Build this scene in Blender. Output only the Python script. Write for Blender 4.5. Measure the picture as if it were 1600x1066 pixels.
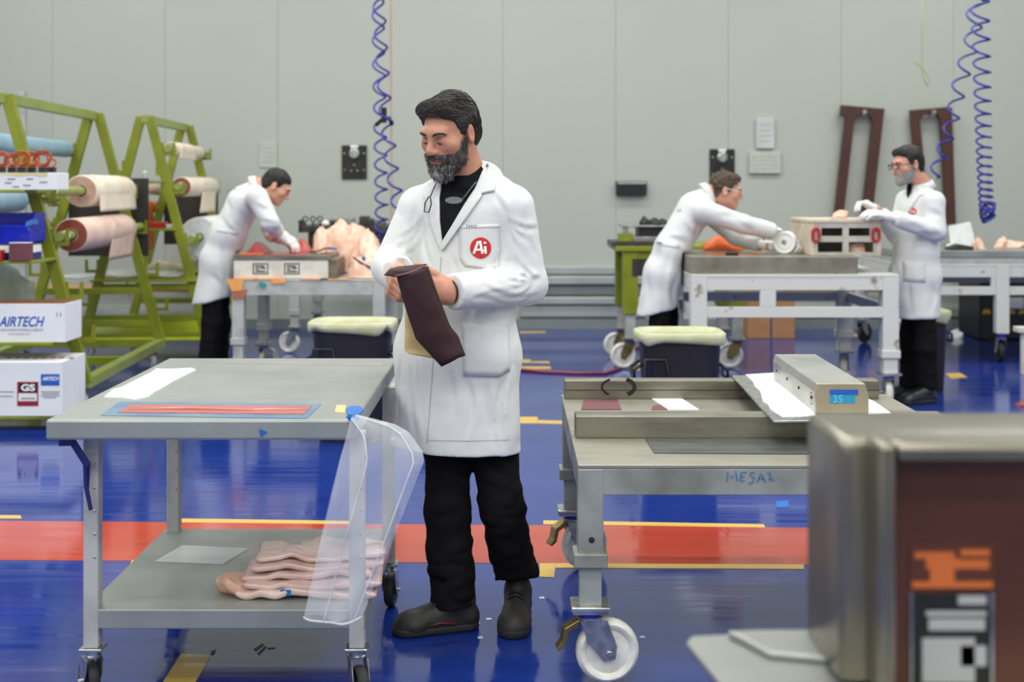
import bpy, bmesh, math, random
import numpy as np
from mathutils import Vector, Matrix
from mathutils.bvhtree import BVHTree

for o in list(bpy.data.objects):
    bpy.data.objects.remove(o)
SC = bpy.context.scene
COL = SC.collection
random.seed(7)
PI = math.pi
F, CH, HZ, CX = 2000.0, 1.46, 292.0, 800.0      # focal length in px, eye height, horizon row, centre column

# ------------------------------------------------------------------ camera, world, lamps, exposure
cam_d = bpy.data.cameras.new('camera')
cam = bpy.data.objects.new('camera', cam_d)
COL.objects.link(cam)
cam.location = (0, 0, CH)
cam.rotation_euler = (PI / 2, 0, 0)
cam_d.sensor_width = 36
cam_d.lens = 45
cam_d.shift_y = -(533 - HZ) / 1600.0
cam_d.clip_start = 0.05
cam_d.dof.use_dof = True
cam_d.dof.focus_distance = 4.2
cam_d.dof.aperture_fstop = 2.9
SC.camera = cam
w = bpy.data.worlds.new('hall_light')
SC.world = w
w.use_nodes = True
w.node_tree.nodes['Background'].inputs[0].default_value = (0.97, 1.0, 0.975, 1)
w.node_tree.nodes['Background'].inputs[1].default_value = 0.55
def area(name, loc, sx, sy, power, col=(0.99, 1.0, 0.97)):
    d = bpy.data.lights.new(name, 'AREA')
    d.shape = 'RECTANGLE'
    d.size, d.size_y, d.energy, d.color = sx, sy, power, col
    o = bpy.data.objects.new(name, d)
    o.location = loc
    COL.objects.link(o)
for y_ in (-7.4, -4.4, -1.4, 1.6, 4.6, 7.6, 10.6):                  # rows of fluorescent ceiling fittings; those behind the camera added as frontal fill
    for x_ in (-4.5, 0.0, 4.5):
        area('ceiling_and_fill_lamp', (x_, y_, 5.6), 2.4, 0.5, 90)
vs = SC.view_settings
vs.view_transform = 'Standard'
vs.look = 'None'
vs.gamma = 1.0
vs.use_curve_mapping = False
vs.exposure = 0.0

# ------------------------------------------------------------------ helpers
def lin(c):
    return tuple(((v / 255) / 12.92 if v / 255 <= 0.04045 else ((v / 255 + 0.055) / 1.055) ** 2.4) for v in c)
def P(x, y, Y):                                    # photo pixel + distance -> world point
    return Vector(((x - CX) / F * Y, Y, CH - (y - HZ) / F * Y))
def G(x, y, z=0.0):                                # photo pixel on the horizontal plane at height z
    Y = F * (CH - z) / (y - HZ)
    return Vector(((x - CX) / F * Y, Y, z))

MATS = {}
def mat(name, col, rough=0.5, metal=0.0, col2=None, nscale=6.0, mix=(0.35, 0.7), bump=0.0, bscale=40.0, stretch=(1, 1, 1),
        alpha=1.0, spec=0.5, trans=0.0, rvar=0.0, emit=None, coat=0.0, sss=0.0, bstretch=None, detail=4.0):
    if name in MATS:
        return MATS[name]
    m = bpy.data.materials.new(name)
    m.use_nodes = True
    nt = m.node_tree
    b = nt.nodes['Principled BSDF']
    N, L = nt.nodes.new, nt.links.new
    tc = N('ShaderNodeTexCoord')
    mp = N('ShaderNodeMapping')
    mp.inputs['Scale'].default_value = stretch
    L(tc.outputs['Object'], mp.inputs[0])
    c1 = lin(col) + (1,)
    b.inputs['Base Color'].default_value = c1
    nz = N('ShaderNodeTexNoise')
    nz.inputs['Scale'].default_value = nscale
    nz.inputs['Detail'].default_value = detail
    L(mp.outputs[0], nz.inputs['Vector'])
    c2 = lin(col2) if col2 else tuple(v * 0.86 for v in c1[:3])
    r = N('ShaderNodeValToRGB')
    r.color_ramp.elements[0].position, r.color_ramp.elements[1].position = mix
    r.color_ramp.elements[0].color = c1
    r.color_ramp.elements[1].color = tuple(c2) + (1,)
    L(nz.outputs['Fac'], r.inputs[0])
    L(r.outputs[0], b.inputs['Base Color'])
    b.inputs['Roughness'].default_value = rough
    b.inputs['Metallic'].default_value = metal
    b.inputs['Specular IOR Level'].default_value = spec
    b.inputs['Alpha'].default_value = alpha
    b.inputs['Transmission Weight'].default_value = trans
    b.inputs['Coat Weight'].default_value = coat
    b.inputs['Subsurface Weight'].default_value = sss
    b.inputs['Subsurface Radius'].default_value = (0.02, 0.008, 0.005)
    b.inputs['Subsurface Scale'].default_value = 0.4
    if rvar:
        mr = N('ShaderNodeMapRange')
        mr.inputs[3].default_value, mr.inputs[4].default_value = rough - rvar, rough + rvar
        L(nz.outputs['Fac'], mr.inputs[0])
        L(mr.outputs[0], b.inputs['Roughness'])
    if bump:
        n2 = N('ShaderNodeTexNoise')
        n2.inputs['Scale'].default_value = bscale
        n2.inputs['Detail'].default_value = 3
        if bstretch:
            m2 = N('ShaderNodeMapping')
            m2.inputs['Scale'].default_value = bstretch
            L(tc.outputs['Object'], m2.inputs[0])
            L(m2.outputs[0], n2.inputs['Vector'])
        else:
            L(mp.outputs[0], n2.inputs['Vector'])
        bp = N('ShaderNodeBump')
        bp.inputs['Strength'].default_value = bump
        bp.inputs['Distance'].default_value = 0.01
        L(n2.outputs['Fac'], bp.inputs['Height'])
        L(bp.outputs[0], b.inputs['Normal'])
    if emit:
        b.inputs['Emission Color'].default_value = lin(emit[0]) + (1,)
        b.inputs['Emission Strength'].default_value = emit[1]
    MATS[name] = m
    return m

class MB:
    def __init__(s):
        s.v, s.f = [], []
    def add(s, vs, fs):
        n = len(s.v)
        s.v += [tuple(p) for p in vs]
        s.f += [tuple(i + n for i in f) for f in fs]
        return s
    def box(s, x0, x1, y0, y1, z0, z1):
        return s.add([(x0, y0, z0), (x1, y0, z0), (x1, y1, z0), (x0, y1, z0), (x0, y0, z1), (x1, y0, z1), (x1, y1, z1), (x0, y1, z1)],
                     [(0, 3, 2, 1), (4, 5, 6, 7), (0, 1, 5, 4), (1, 2, 6, 5), (2, 3, 7, 6), (3, 0, 4, 7)])
    def beam(s, p, q, w_, h_, up=(0, 0, 1)):       # w_ across, h_ along up
        p, q = Vector(p), Vector(q)
        d = (q - p).normalized()
        u = Vector(up)
        sd = d.cross(u)
        if sd.length < 1e-4:
            sd = d.cross(Vector((1, 0, 0)))
        sd.normalize()
        u = sd.cross(d).normalized()
        a, b = sd * w_ / 2, u * h_ / 2
        vs = []
        for e in (p, q):
            vs += [e - a - b, e + a - b, e + a + b, e - a + b]
        return s.add(vs, [(0, 1, 2, 3), (7, 6, 5, 4), (0, 4, 5, 1), (1, 5, 6, 2), (2, 6, 7, 3), (3, 7, 4, 0)])
    def cyl(s, p, q, r, r2=None, n=16, cap=True):
        return s.lathe(p, Vector(q) - Vector(p), [(r, 0), (r if r2 is None else r2, (Vector(q) - Vector(p)).length)], n, cap)
    def lathe(s, p, ax, prof, n=24, cap=True, close=False):
        p, ax = Vector(p), Vector(ax).normalized()
        e1 = ax.cross(Vector((0, 0, 1)))
        if e1.length < 1e-3:
            e1 = Vector((1, 0, 0))
        e1.normalize()
        e2 = ax.cross(e1)
        vs, fs = [], []
        k = len(prof)
        for r, t in prof:
            for i in range(n):
                a = 2 * PI * i / n
                vs.append(p + ax * t + (e1 * math.cos(a) + e2 * math.sin(a)) * r)
        for j in range(k if close else k - 1):
            j2 = (j + 1) % k
            for i in range(n):
                i2 = (i + 1) % n
                fs.append((j * n + i, j * n + i2, j2 * n + i2, j2 * n + i))
        if cap and not close:
            fs.append(tuple(range(n))[::-1])
            fs.append(tuple((k - 1) * n + i for i in range(n)))
        return s.add(vs, fs)
    def tube(s, pts, r, n=8, closed=False, cap=True):
        pts = [Vector(p) for p in pts]
        m = len(pts)
        rr = r if hasattr(r, '__len__') else [r] * m
        prev = None
        vs, fs = [], []
        for i in range(m):
            a = pts[i - 1] if (i > 0 or closed) else pts[i]
            b = pts[(i + 1) % m] if (i < m - 1 or closed) else pts[i]
            d = (b - a).normalized()
            if prev is None:
                e = d.cross(Vector((0, 0, 1)))
                if e.length < 1e-3:
                    e = d.cross(Vector((1, 0, 0)))
            else:
                e = prev - d * prev.dot(d)
            e.normalize()
            prev = e
            g = d.cross(e)
            for k in range(n):
                t = 2 * PI * k / n
                vs.append(pts[i] + (e * math.cos(t) + g * math.sin(t)) * rr[i])
        for i in range(m if closed else m - 1):
            j = (i + 1) % m
            for k in range(n):
                k2 = (k + 1) % n
                fs.append((i * n + k, i * n + k2, j * n + k2, j * n + k))
        if cap and not closed:
            fs.append(tuple(range(n))[::-1])
            fs.append(tuple((m - 1) * n + k for k in range(n)))
        return s.add(vs, fs)
    def prism(s, poly, vec):
        poly = [Vector(p) for p in poly]
        vec = Vector(vec)
        n = len(poly)
        nrm = Vector((0, 0, 0))
        for i in range(n):
            nrm += poly[i].cross(poly[(i + 1) % n])
        if nrm.dot(vec) > 0:
            poly = poly[::-1]
        vs = poly + [p + vec for p in poly]
        fs = [tuple(range(n)), tuple(range(2 * n - 1, n - 1, -1))]
        for i in range(n):
            j = (i + 1) % n
            fs.append((j, i, n + i, n + j))
        return s.add(vs, fs)
    def grid(s, A):                                 # A: rows x cols array of points
        r, c = len(A), len(A[0])
        vs = [tuple(A[i][j]) for i in range(r) for j in range(c)]
        fs = [(i * c + j, i * c + j + 1, (i + 1) * c + j + 1, (i + 1) * c + j) for i in range(r - 1) for j in range(c - 1)]
        return s.add(vs, fs)
    def ring(s, rings, cap=True):                   # loft of closed rings with equal counts
        n = len(rings[0])
        vs = [p for r_ in rings for p in r_]
        fs = []
        for i in range(len(rings) - 1):
            for k in range(n):
                k2 = (k + 1) % n
                fs.append((i * n + k, i * n + k2, (i + 1) * n + k2, (i + 1) * n + k))
        if cap:
            fs.append(tuple(range(n))[::-1])
            fs.append(tuple((len(rings) - 1) * n + k for k in range(n)))
        return s.add(vs, fs)

WORLD = {}                                          # world matrix of roots
def wmat(o):
    return WORLD.get(o.name, Matrix.Identity(4))
def tag(o, label=None, cat=None, group=None, kind=None):
    if label: o['label'] = label
    if cat: o['category'] = cat
    if group: o['group'] = group
    if kind: o['kind'] = kind
    return o
def ob(name, mb, m, parent=None, label=None, cat=None, group=None, kind=None, smooth=False, bevel=0.0, solid=0.0, segs=2, sub=0, local=False):
    me = bpy.data.meshes.new(name)
    if isinstance(mb, MB):
        me.from_pydata(mb.v, [], mb.f)
    else:
        me.from_pydata(mb[0], [], mb[1])
    me.validate()
    me.update()
    if m is not None:
        me.materials.append(m)
    o = bpy.data.objects.new(name, me)
    COL.objects.link(o)
    if parent is not None:
        o.parent = parent
        if not local:
            o.matrix_parent_inverse = wmat(parent).inverted()
        else:
            WORLD[o.name] = wmat(parent)
    if smooth:
        for p in me.polygons:
            p.use_smooth = True
        if smooth == 'auto':
            me.set_sharp_from_angle(angle=math.radians(38))
    if solid:
        md = o.modifiers.new('thickness', 'SOLIDIFY')
        md.thickness = solid
        md.offset = 0
    if bevel:
        md = o.modifiers.new('edge', 'BEVEL')
        md.width = bevel
        md.segments = segs
        md.limit_method = 'ANGLE'
    if sub:
        md = o.modifiers.new('sub', 'SUBSURF')
        md.levels = md.render_levels = sub
    return tag(o, label, cat, group, kind)
def thing(name, label, cat, loc=(0, 0, 0), rz=0.0, group=None, kind=None):
    o = bpy.data.objects.new(name, None)
    COL.objects.link(o)
    o.location = loc
    o.rotation_euler = (0, 0, rz)
    o.empty_display_size = 0.1
    WORLD[o.name] = Matrix.Translation(Vector(loc)) @ Matrix.Rotation(rz, 4, 'Z')
    return tag(o, label, cat, group, kind)
def dup(root, loc, rz=0.0, label=None):
    r = root.copy()
    COL.objects.link(r)
    r.location = loc
    r.rotation_euler = (0, 0, rz)
    if label: r['label'] = label
    for ch in list(root.children):
        c = ch.copy()
        COL.objects.link(c)
        c.parent = r
        for g in list(ch.children):
            d = g.copy()
            COL.objects.link(d)
            d.parent = c
    return r

# text and strokes ---------------------------------------------------
def text_polys(txt, height, shear=0.0, bold=0.0):
    cu = bpy.data.curves.new('t', 'FONT')
    cu.body = txt
    cu.size = 1.0
    cu.shear = shear
    cu.offset = bold
    cu.align_x = 'CENTER'
    cu.align_y = 'CENTER'
    o = bpy.data.objects.new('t', cu)
    COL.objects.link(o)
    dg = bpy.context.evaluated_depsgraph_get()
    me = bpy.data.meshes.new_from_object(o.evaluated_get(dg))
    V = np.array([v.co[:] for v in me.vertices])
    fs = [tuple(p.vertices) for p in me.polygons]
    bpy.data.objects.remove(o)
    V = V[:, :2]
    k = height / (V[:, 1].max() - V[:, 1].min())
    V = (V - (V.max(0) + V.min(0)) / 2) * k
    return V, fs
def text_on(name, txt, height, origin, ux, uy, m, parent, width=None, shear=0.0, bold=0.0, lift=0.0015):
    V, fs = text_polys(txt, height, shear, bold)
    if width:
        V[:, 0] *= width / (V[:, 0].max() - V[:, 0].min())
    o, ux, uy = Vector(origin), Vector(ux).normalized(), Vector(uy).normalized()
    n = ux.cross(uy)
    mb = MB().add([o + ux * a + uy * b + n * lift for a, b in V], fs)
    return ob(name, mb, m, parent)
def strokes_on(mb, strokes, wd, origin, ux, uy, lift=0.0015):
    o, ux, uy = Vector(origin), Vector(ux), Vector(uy)
    n = ux.cross(uy).normalized()
    for st in strokes:
        pts = [o + ux * a + uy * b + n * lift for a, b in st]
        L_, R_ = [], []
        for i, p in enumerate(pts):
            d = (pts[min(i + 1, len(pts) - 1)] - pts[max(i - 1, 0)]).normalized()
            e = d.cross(n) * wd / 2
            L_.append(p + e)
            R_.append(p - e)
        mb.grid([L_, R_])
    return mb
def arc(cx, cy, r, a0, a1, n=16, ry=None):
    ry = ry or r
    return [(cx + r * math.cos(math.radians(a0 + (a1 - a0) * i / n)), cy + ry * math.sin(math.radians(a0 + (a1 - a0) * i / n))) for i in range(n + 1)]

# noise ---------------------------------------------------------------
_rng = np.random.default_rng(5)
_LAT = _rng.random((32, 32, 32)).astype(np.float32) * 2 - 1
def vnoise(x, y, z):
    xi, yi, zi = np.floor(x).astype(int), np.floor(y).astype(int), np.floor(z).astype(int)
    fx, fy, fz = x - xi, y - yi, z - zi
    fx, fy, fz = fx * fx * (3 - 2 * fx), fy * fy * (3 - 2 * fy), fz * fz * (3 - 2 * fz)
    g = lambda a, b, c: _LAT[(xi + a) & 31, (yi + b) & 31, (zi + c) & 31]
    x00 = g(0, 0, 0) * (1 - fx) + g(1, 0, 0) * fx
    x10 = g(0, 1, 0) * (1 - fx) + g(1, 1, 0) * fx
    x01 = g(0, 0, 1) * (1 - fx) + g(1, 0, 1) * fx
    x11 = g(0, 1, 1) * (1 - fx) + g(1, 1, 1) * fx
    return (x00 * (1 - fy) + x10 * fy) * (1 - fz) + (x01 * (1 - fy) + x11 * fy) * fz
def n1(p, f, seed=0.0):
    return float(vnoise(np.array([p[0] * f + seed]), np.array([p[1] * f + seed * 1.7]), np.array([p[2] * f - seed]))[0])

# ------------------------------------------------------------------ materials
def wear(name, base, dark, rough, metal, s=5.0, **k):
    return mat(name, base, rough, metal, dark, s, (0.4, 0.72), **k)
M_wall = mat('wall_panel_paint', (176, 180, 170), 0.55, 0, (173, 177, 168), 0.7, spec=0.35)
M_seam = mat('panel_joint', (172, 176, 168), 0.7)
M_steel = wear('galvanised_steel', (188, 188, 182), (158, 160, 156), 0.45, 0.2, 9.0, rvar=0.1, bump=0.05, bscale=90)
M_steel_top = wear('scuffed_steel_sheet', (158, 162, 157), (138, 143, 139), 0.36, 0.4, 4.0, rvar=0.12, bump=0.03, bscale=60)
M_zinc = mat('zinc_plate', (196, 198, 196), 0.28, 0.9, (150, 150, 146), 30)
M_raw = wear('raw_steel', (136, 132, 118), (96, 93, 82), 0.40, 0.55, 7.0, rvar=0.12, stretch=(0.6, 2, 3), bump=0.05, bscale=60)
M_rawdark = wear('dark_steel', (84, 82, 78), (52, 50, 47), 0.42, 0.7, 8.0)
M_brass = mat('brass_pedal', (158, 140, 92), 0.32, 0.9, (120, 104, 64), 18)
M_bluepl = mat('blue_plastic', (22, 40, 190), 0.35, 0, (14, 24, 150), 12)
M_navy = mat('navy_paint', (28, 34, 110), 0.4)
M_black = mat('black_plastic', (22, 22, 30), 0.42, 0, (30, 30, 40), 8)
M_blackmetal = mat('black_metal', (28, 27, 27), 0.45, 0.3, (44, 42, 40), 10)
M_nylon = mat('white_nylon', (226, 226, 218), 0.4, 0, (200, 198, 188), 25)
M_rubber = mat('black_rubber', (32, 32, 34), 0.7)
M_green = mat('olive_green_paint', (134, 142, 28), 0.42, 0.0, (114, 122, 20), 5, bump=0.02, bscale=50)
M_greenlt = mat('pale_olive_paint', (146, 156, 84), 0.42, 0.0, (132, 144, 66), 5)
M_whitepaint = wear('chipped_white_paint', (206, 206, 200), (120, 108, 84), 0.5, 0.0, 11.0, detail=8.0)
MATS['chipped_white_paint'].node_tree.nodes['Color Ramp'].color_ramp.elements[0].position = 0.62
MATS['chipped_white_paint'].node_tree.nodes['Color Ramp'].color_ramp.elements[1].position = 0.74
M_whitetool = mat('white_tool_paint', (216, 214, 204), 0.5, 0, (186, 180, 166), 9, (0.5, 0.8))
M_paper = mat('white_paper', (236, 236, 234), 0.75, 0, (224, 224, 222), 5)
M_cloth = mat('white_cotton', (216, 217, 216), 0.85, 0, (210, 211, 210), 3, bump=0.12, bscale=35, spec=0.2)
M_glove = mat('white_knit', (232, 232, 230), 0.9, 0, (214, 214, 212), 60, bump=0.3, bscale=160, spec=0.2)
M_trouser = mat('black_cotton', (15, 14, 15), 0.9, 0, (22, 21, 22), 10, bump=0.2, bscale=30, spec=0.15)
M_shirt = mat('black_knit', (18, 18, 19), 0.9, 0, (24, 24, 25), 20, spec=0.15)
M_shoe = mat('charcoal_leather', (30, 28, 27), 0.6, 0, (46, 43, 40), 14, bump=0.15, bscale=60)
M_red = mat('red_paint', (186, 34, 36), 0.45, 0, (160, 28, 30), 8)
M_logo = mat('red_print', (205, 30, 34), 0.7)
M_print = mat('white_print', (244, 244, 242), 0.7)
M_ink = mat('blue_ink', (44, 110, 170), 0.6)
M_inkblue = mat('blue_label', (28, 92, 186), 0.6, 0, (24, 84, 176), 6)
M_grey = mat('grey_print', (120, 124, 128), 0.7)
M_blackink = mat('black_ink', (20, 19, 18), 0.6)
M_orange = mat('orange_sheet', (236, 110, 40), 0.45, 0, (224, 96, 34), 10)
M_otape = mat('orange_tape', (240, 168, 96), 0.55, 0, (232, 150, 78), 14)
M_btape = mat('blue_tape', (20, 110, 190), 0.45, 0, (16, 90, 170), 14)
M_ytape = mat('yellow_tape', (232, 190, 90), 0.5, 0, (216, 172, 76), 7)
M_film = mat('peach_film', (238, 190, 164), 0.22, 0, (244, 208, 186), 16, bump=0.6, bscale=26, alpha=0.88, spec=0.7)
M_filmpink = mat('pink_film', (224, 194, 184), 0.2, 0, (204, 168, 158), 10, bump=0.35, bscale=22, spec=0.7)
M_filmpale = mat('pale_pink_film', (232, 206, 196), 0.18, 0, (214, 178, 166), 10, bump=0.35, bscale=22, alpha=0.9, spec=0.7)
M_filmred = mat('red_film', (196, 70, 74), 0.2, 0, (216, 120, 120), 12, alpha=0.85, spec=0.7)
M_clear = mat('clear_film', (232, 238, 244), 0.12, 0, (246, 248, 250), 7, alpha=0.22, bump=0.25, bscale=16, spec=0.6)
M_clear2 = mat('clear_sheet', (226, 230, 230), 0.15, 0, (240, 242, 242), 9, alpha=0.45, spec=0.6)
M_liner = mat('yellow_liner', (206, 208, 160), 0.45, 0, (222, 222, 196), 12, alpha=0.6, bump=0.4, bscale=40)
M_cream = mat('cream_film_roll', (232, 222, 202), 0.5, 0, (226, 208, 186), 7)
M_pinkroll = mat('pink_film_roll', (222, 196, 182), 0.5, 0, (208, 170, 156), 7)
M_core = mat('cardboard_core', (190, 156, 138), 0.7, 0, (176, 138, 118), 20)
M_corered = mat('reddish_core', (142, 70, 52), 0.6, 0, (126, 58, 44), 20)
M_hole = mat('core_inside', (40, 34, 30), 0.9)
M_ltblue = mat('pale_blue_film', (158, 190, 208), 0.45, 0, (142, 178, 200), 8)
M_card = mat('cardboard', (168, 124, 84), 0.8, 0, (154, 112, 76), 7)
M_cartonwhite = mat('white_carton', (232, 233, 236), 0.6, 0, (222, 224, 228), 4)
M_browncarton = mat('carton_edge', (160, 110, 76), 0.8)
M_brown = mat('brown_painted_frame', (74, 38, 26), 0.5, 0, (60, 30, 20), 6)
M_hose = mat('blue_hose', (26, 32, 140), 0.3, 0, (26, 30, 140), 20)
M_pipe = mat('orange_pipe', (226, 150, 40), 0.45)
M_copper = mat('copper_wire', (196, 88, 48), 0.4, 0.4, (160, 66, 36), 30)
M_darkboard = mat('dark_board', (52, 46, 40), 0.6, 0, (40, 36, 32), 5)
M_wine = mat('burgundy_prepreg', (112, 62, 68), 0.5, 0, (98, 54, 60), 10)
M_winedark = mat('dark_brown_prepreg', (58, 36, 38), 0.62, 0, (50, 30, 33), 5, spec=0.3, bump=0.08, bscale=400)
M_tan = mat('tan_backing_paper', (206, 182, 128), 0.65, 0, (196, 172, 118), 4)
M_white2 = mat('white_backing', (238, 238, 236), 0.6)
M_glass = mat('spectacle_glass', (240, 244, 246), 0.05, 0, alpha=0.18, spec=0.8)
M_guard = mat('grey_wall_guard', (172, 178, 174), 0.4, 0.3, (156, 162, 160), 3)
M_guard2 = mat('grey_plinth', (132, 140, 138), 0.45, 0.2, (118, 126, 126), 3)
# ------------------------------------------------------------------ floor, wall
def floor_mat(name, col, col2, rough=0.075):
    m = mat(name, col, rough, 0, col2, 1.3, (0.35, 0.75), stretch=(0.5, 1.5, 1), spec=0.6)
    nt = m.node_tree
    N, L = nt.nodes.new, nt.links.new
    tc = N('ShaderNodeTexCoord')
    mp = N('ShaderNodeMapping')
    mp.inputs['Scale'].default_value = (0.6, 9, 1)
    L(tc.outputs['Object'], mp.inputs[0])
    nz = N('ShaderNodeTexNoise')
    nz.inputs['Scale'].default_value = 2.2
    nz.inputs['Detail'].default_value = 7
    L(mp.outputs[0], nz.inputs['Vector'])
    mr = N('ShaderNodeMapRange')
    mr.inputs[1].default_value, mr.inputs[2].default_value = 0.3, 0.75
    mr.inputs[3].default_value, mr.inputs[4].default_value = rough * 0.5, rough * 2.6
    L(nz.outputs['Fac'], mr.inputs[0])
    L(mr.outputs[0], nt.nodes['Principled BSDF'].inputs['Roughness'])
    bp = N('ShaderNodeBump')
    bp.inputs['Strength'].default_value = 0.035
    bp.inputs['Distance'].default_value = 0.01
    L(nz.outputs['Fac'], bp.inputs['Height'])
    L(bp.outputs[0], nt.nodes['Principled BSDF'].inputs['Normal'])
    return m
M_floor = floor_mat('blue_floor_coating', (20, 44, 122), (32, 58, 138))
M_floorred = floor_mat('red_floor_stripe', (172, 62, 46), (182, 72, 54))
M_flooryel = floor_mat('yellow_floor_tape', (212, 176, 84), (204, 166, 74), 0.2)
WY = 13.2
floor = ob('floor', MB().box(-9, 9, -9, WY + 0.2, -0.1, 0), M_floor, kind='structure', label='glossy blue coated factory floor')
def floor_quad(name, pts, m, h):
    return ob(name, MB().prism([G(x, y) for x, y in pts], (0, 0, h)), m, floor)
floor_quad('red_stripe', [(-260, 812), (1700, 829), (1700, 886), (-260, 874)], M_floorred, 0.0012)
for q in ([(-240, 804), (32, 806), (34, 811), (-240, 809)], [(282, 811), (560, 815), (560, 820), (282, 817)],
          [(849, 814), (1193, 820), (1196, 825), (849, 820)],
          [(206, 876), (229, 877), (222, 884), (203, 883)], [(843, 881), (868, 881), (866, 903), (843, 902)],
          [(868, 881), (1256, 883), (1256, 890), (868, 888)], [(1330, 822), (1500, 824), (1500, 830), (1330, 828)],
          [(812, 652), (840, 652), (841, 662), (812, 662)], [(841, 657), (880, 658), (881, 663), (841, 662)],
          [(808, 562), (828, 562), (829, 567), (808, 567)], [(829, 565), (858, 565), (859, 568), (829, 567)],
          [(808, 573), (860, 573), (861, 577), (808, 577)], [(812, 518), (852, 518), (853, 520), (812, 521)],
          [(1170, 521), (1222, 521), (1226, 525), (1168, 525)], [(1322, 522), (1350, 522), (1352, 526), (1322, 526)],
          [(1478, 584), (1500, 583), (1512, 590), (1486, 592)], [(1540, 527), (1562, 527), (1564, 531), (1540, 531)],
          [(986, 566), (1002, 566), (1002, 570), (986, 570)], [(986, 575), (1002, 575), (1002, 579), (986, 579)],
          [(283, 1022), (329, 1026), (292, 1090), (240, 1090)]):
    floor_quad('yellow_marking', q, M_flooryel, 0.002)
# dark scuffs on the floor below the cart
M_scuff = mat('tyre_scuff', (30, 34, 60), 0.5)
for q in ([(396, 1015), (410, 1006), (413, 1008), (400, 1018)], [(402, 1022), (414, 1010), (417, 1012), (405, 1024)],
          [(418, 1013), (430, 1012), (430, 1014), (418, 1015)], [(330, 1018), (338, 1016), (335, 1023), (329, 1024)]):
    floor_quad('scuff_mark', q, M_scuff, 0.0012)
M_fleck = mat('pale_fleck', (210, 220, 236), 0.4)  # small pale flecks lying flat on the floor
for q in ([(1212, 784), (1232, 783), (1233, 793), (1214, 794)],):
    floor_quad('blue_tape_scrap', q, M_btape, 0.002)
for (x, y) in ((763, 968), (750, 997), (846, 935), (745, 975), (1003, 996)):
    floor_quad('pale_fleck', [(x - 4, y - 1), (x + 4, y - 1.5), (x + 5, y + 1), (x - 3, y + 1)], M_fleck, 0.002)

wall = ob('wall_back', MB().box(-9, 9, WY + 0.02, WY + 0.25, 0, 6.2), M_seam, kind='structure', label='pale grey wall of tall smooth insulated panels')
pw = 176 / F * WY
x = (258 - CX) / F * WY - 4 * pw
pm = MB().box(0.001, pw - 0.001, WY, WY + 0.05, 0, 6.2)
pmesh = None
for i in range(16):
    if pmesh is None:
        p_ = ob('wall_panel', pm, M_wall, wall, bevel=0.002)
        pmesh = p_
    else:
        p_ = pmesh.copy()
        COL.objects.link(p_)
    p_.location = (x + i * pw, 0, 0)
# skirting guard on the wall: stepped rail
base = ob('baseboard_back', MB().box(-9, 9, WY - 0.06, WY, 0.0, 0.10), M_guard2, kind='structure')
for z0, z1, d, m in ((0.12, 0.24, 0.05, M_guard), (0.255, 0.33, 0.09, M_guard), (0.35, 0.45, 0.05, M_guard2), (0.46, 0.545, 0.10, M_guard), (0.56, 0.64, 0.05, M_guard)):
    ob('guard_rail', MB().box(P(812, 0, WY).x, P(1010, 0, WY).x, WY - d, WY, z0, z1), m, base, bevel=0.01)
for px0, px1 in ((80, 330), (1120, 1640)):
    ob('guard_rail', MB().box(P(px0, 0, WY).x, P(px1, 0, WY).x, WY - 0.05, WY, 0.12, 0.2), M_guard, base, bevel=0.01)
for px0, px1 in ((-30, 330), (1120, 1660)):
    mb = MB().cyl(P(px0, 452, WY - 0.13), P(px1, 452, WY - 0.13), 0.028, n=12)
    for k in range(4):
        c = P(px0 + (px1 - px0) * (k + 0.5) / 4, 452, WY - 0.13)
        mb.beam(c, c + Vector((0, 0.14, 0)), 0.03, 0.03)
    ob('pipe', mb, M_pipe, label='orange pipe running low along the wall behind the %s' % ('green racks' if px0 < 0 else 'white painted tables'),
       cat='pipe', smooth='auto', group='orange pipes along the wall')

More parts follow.
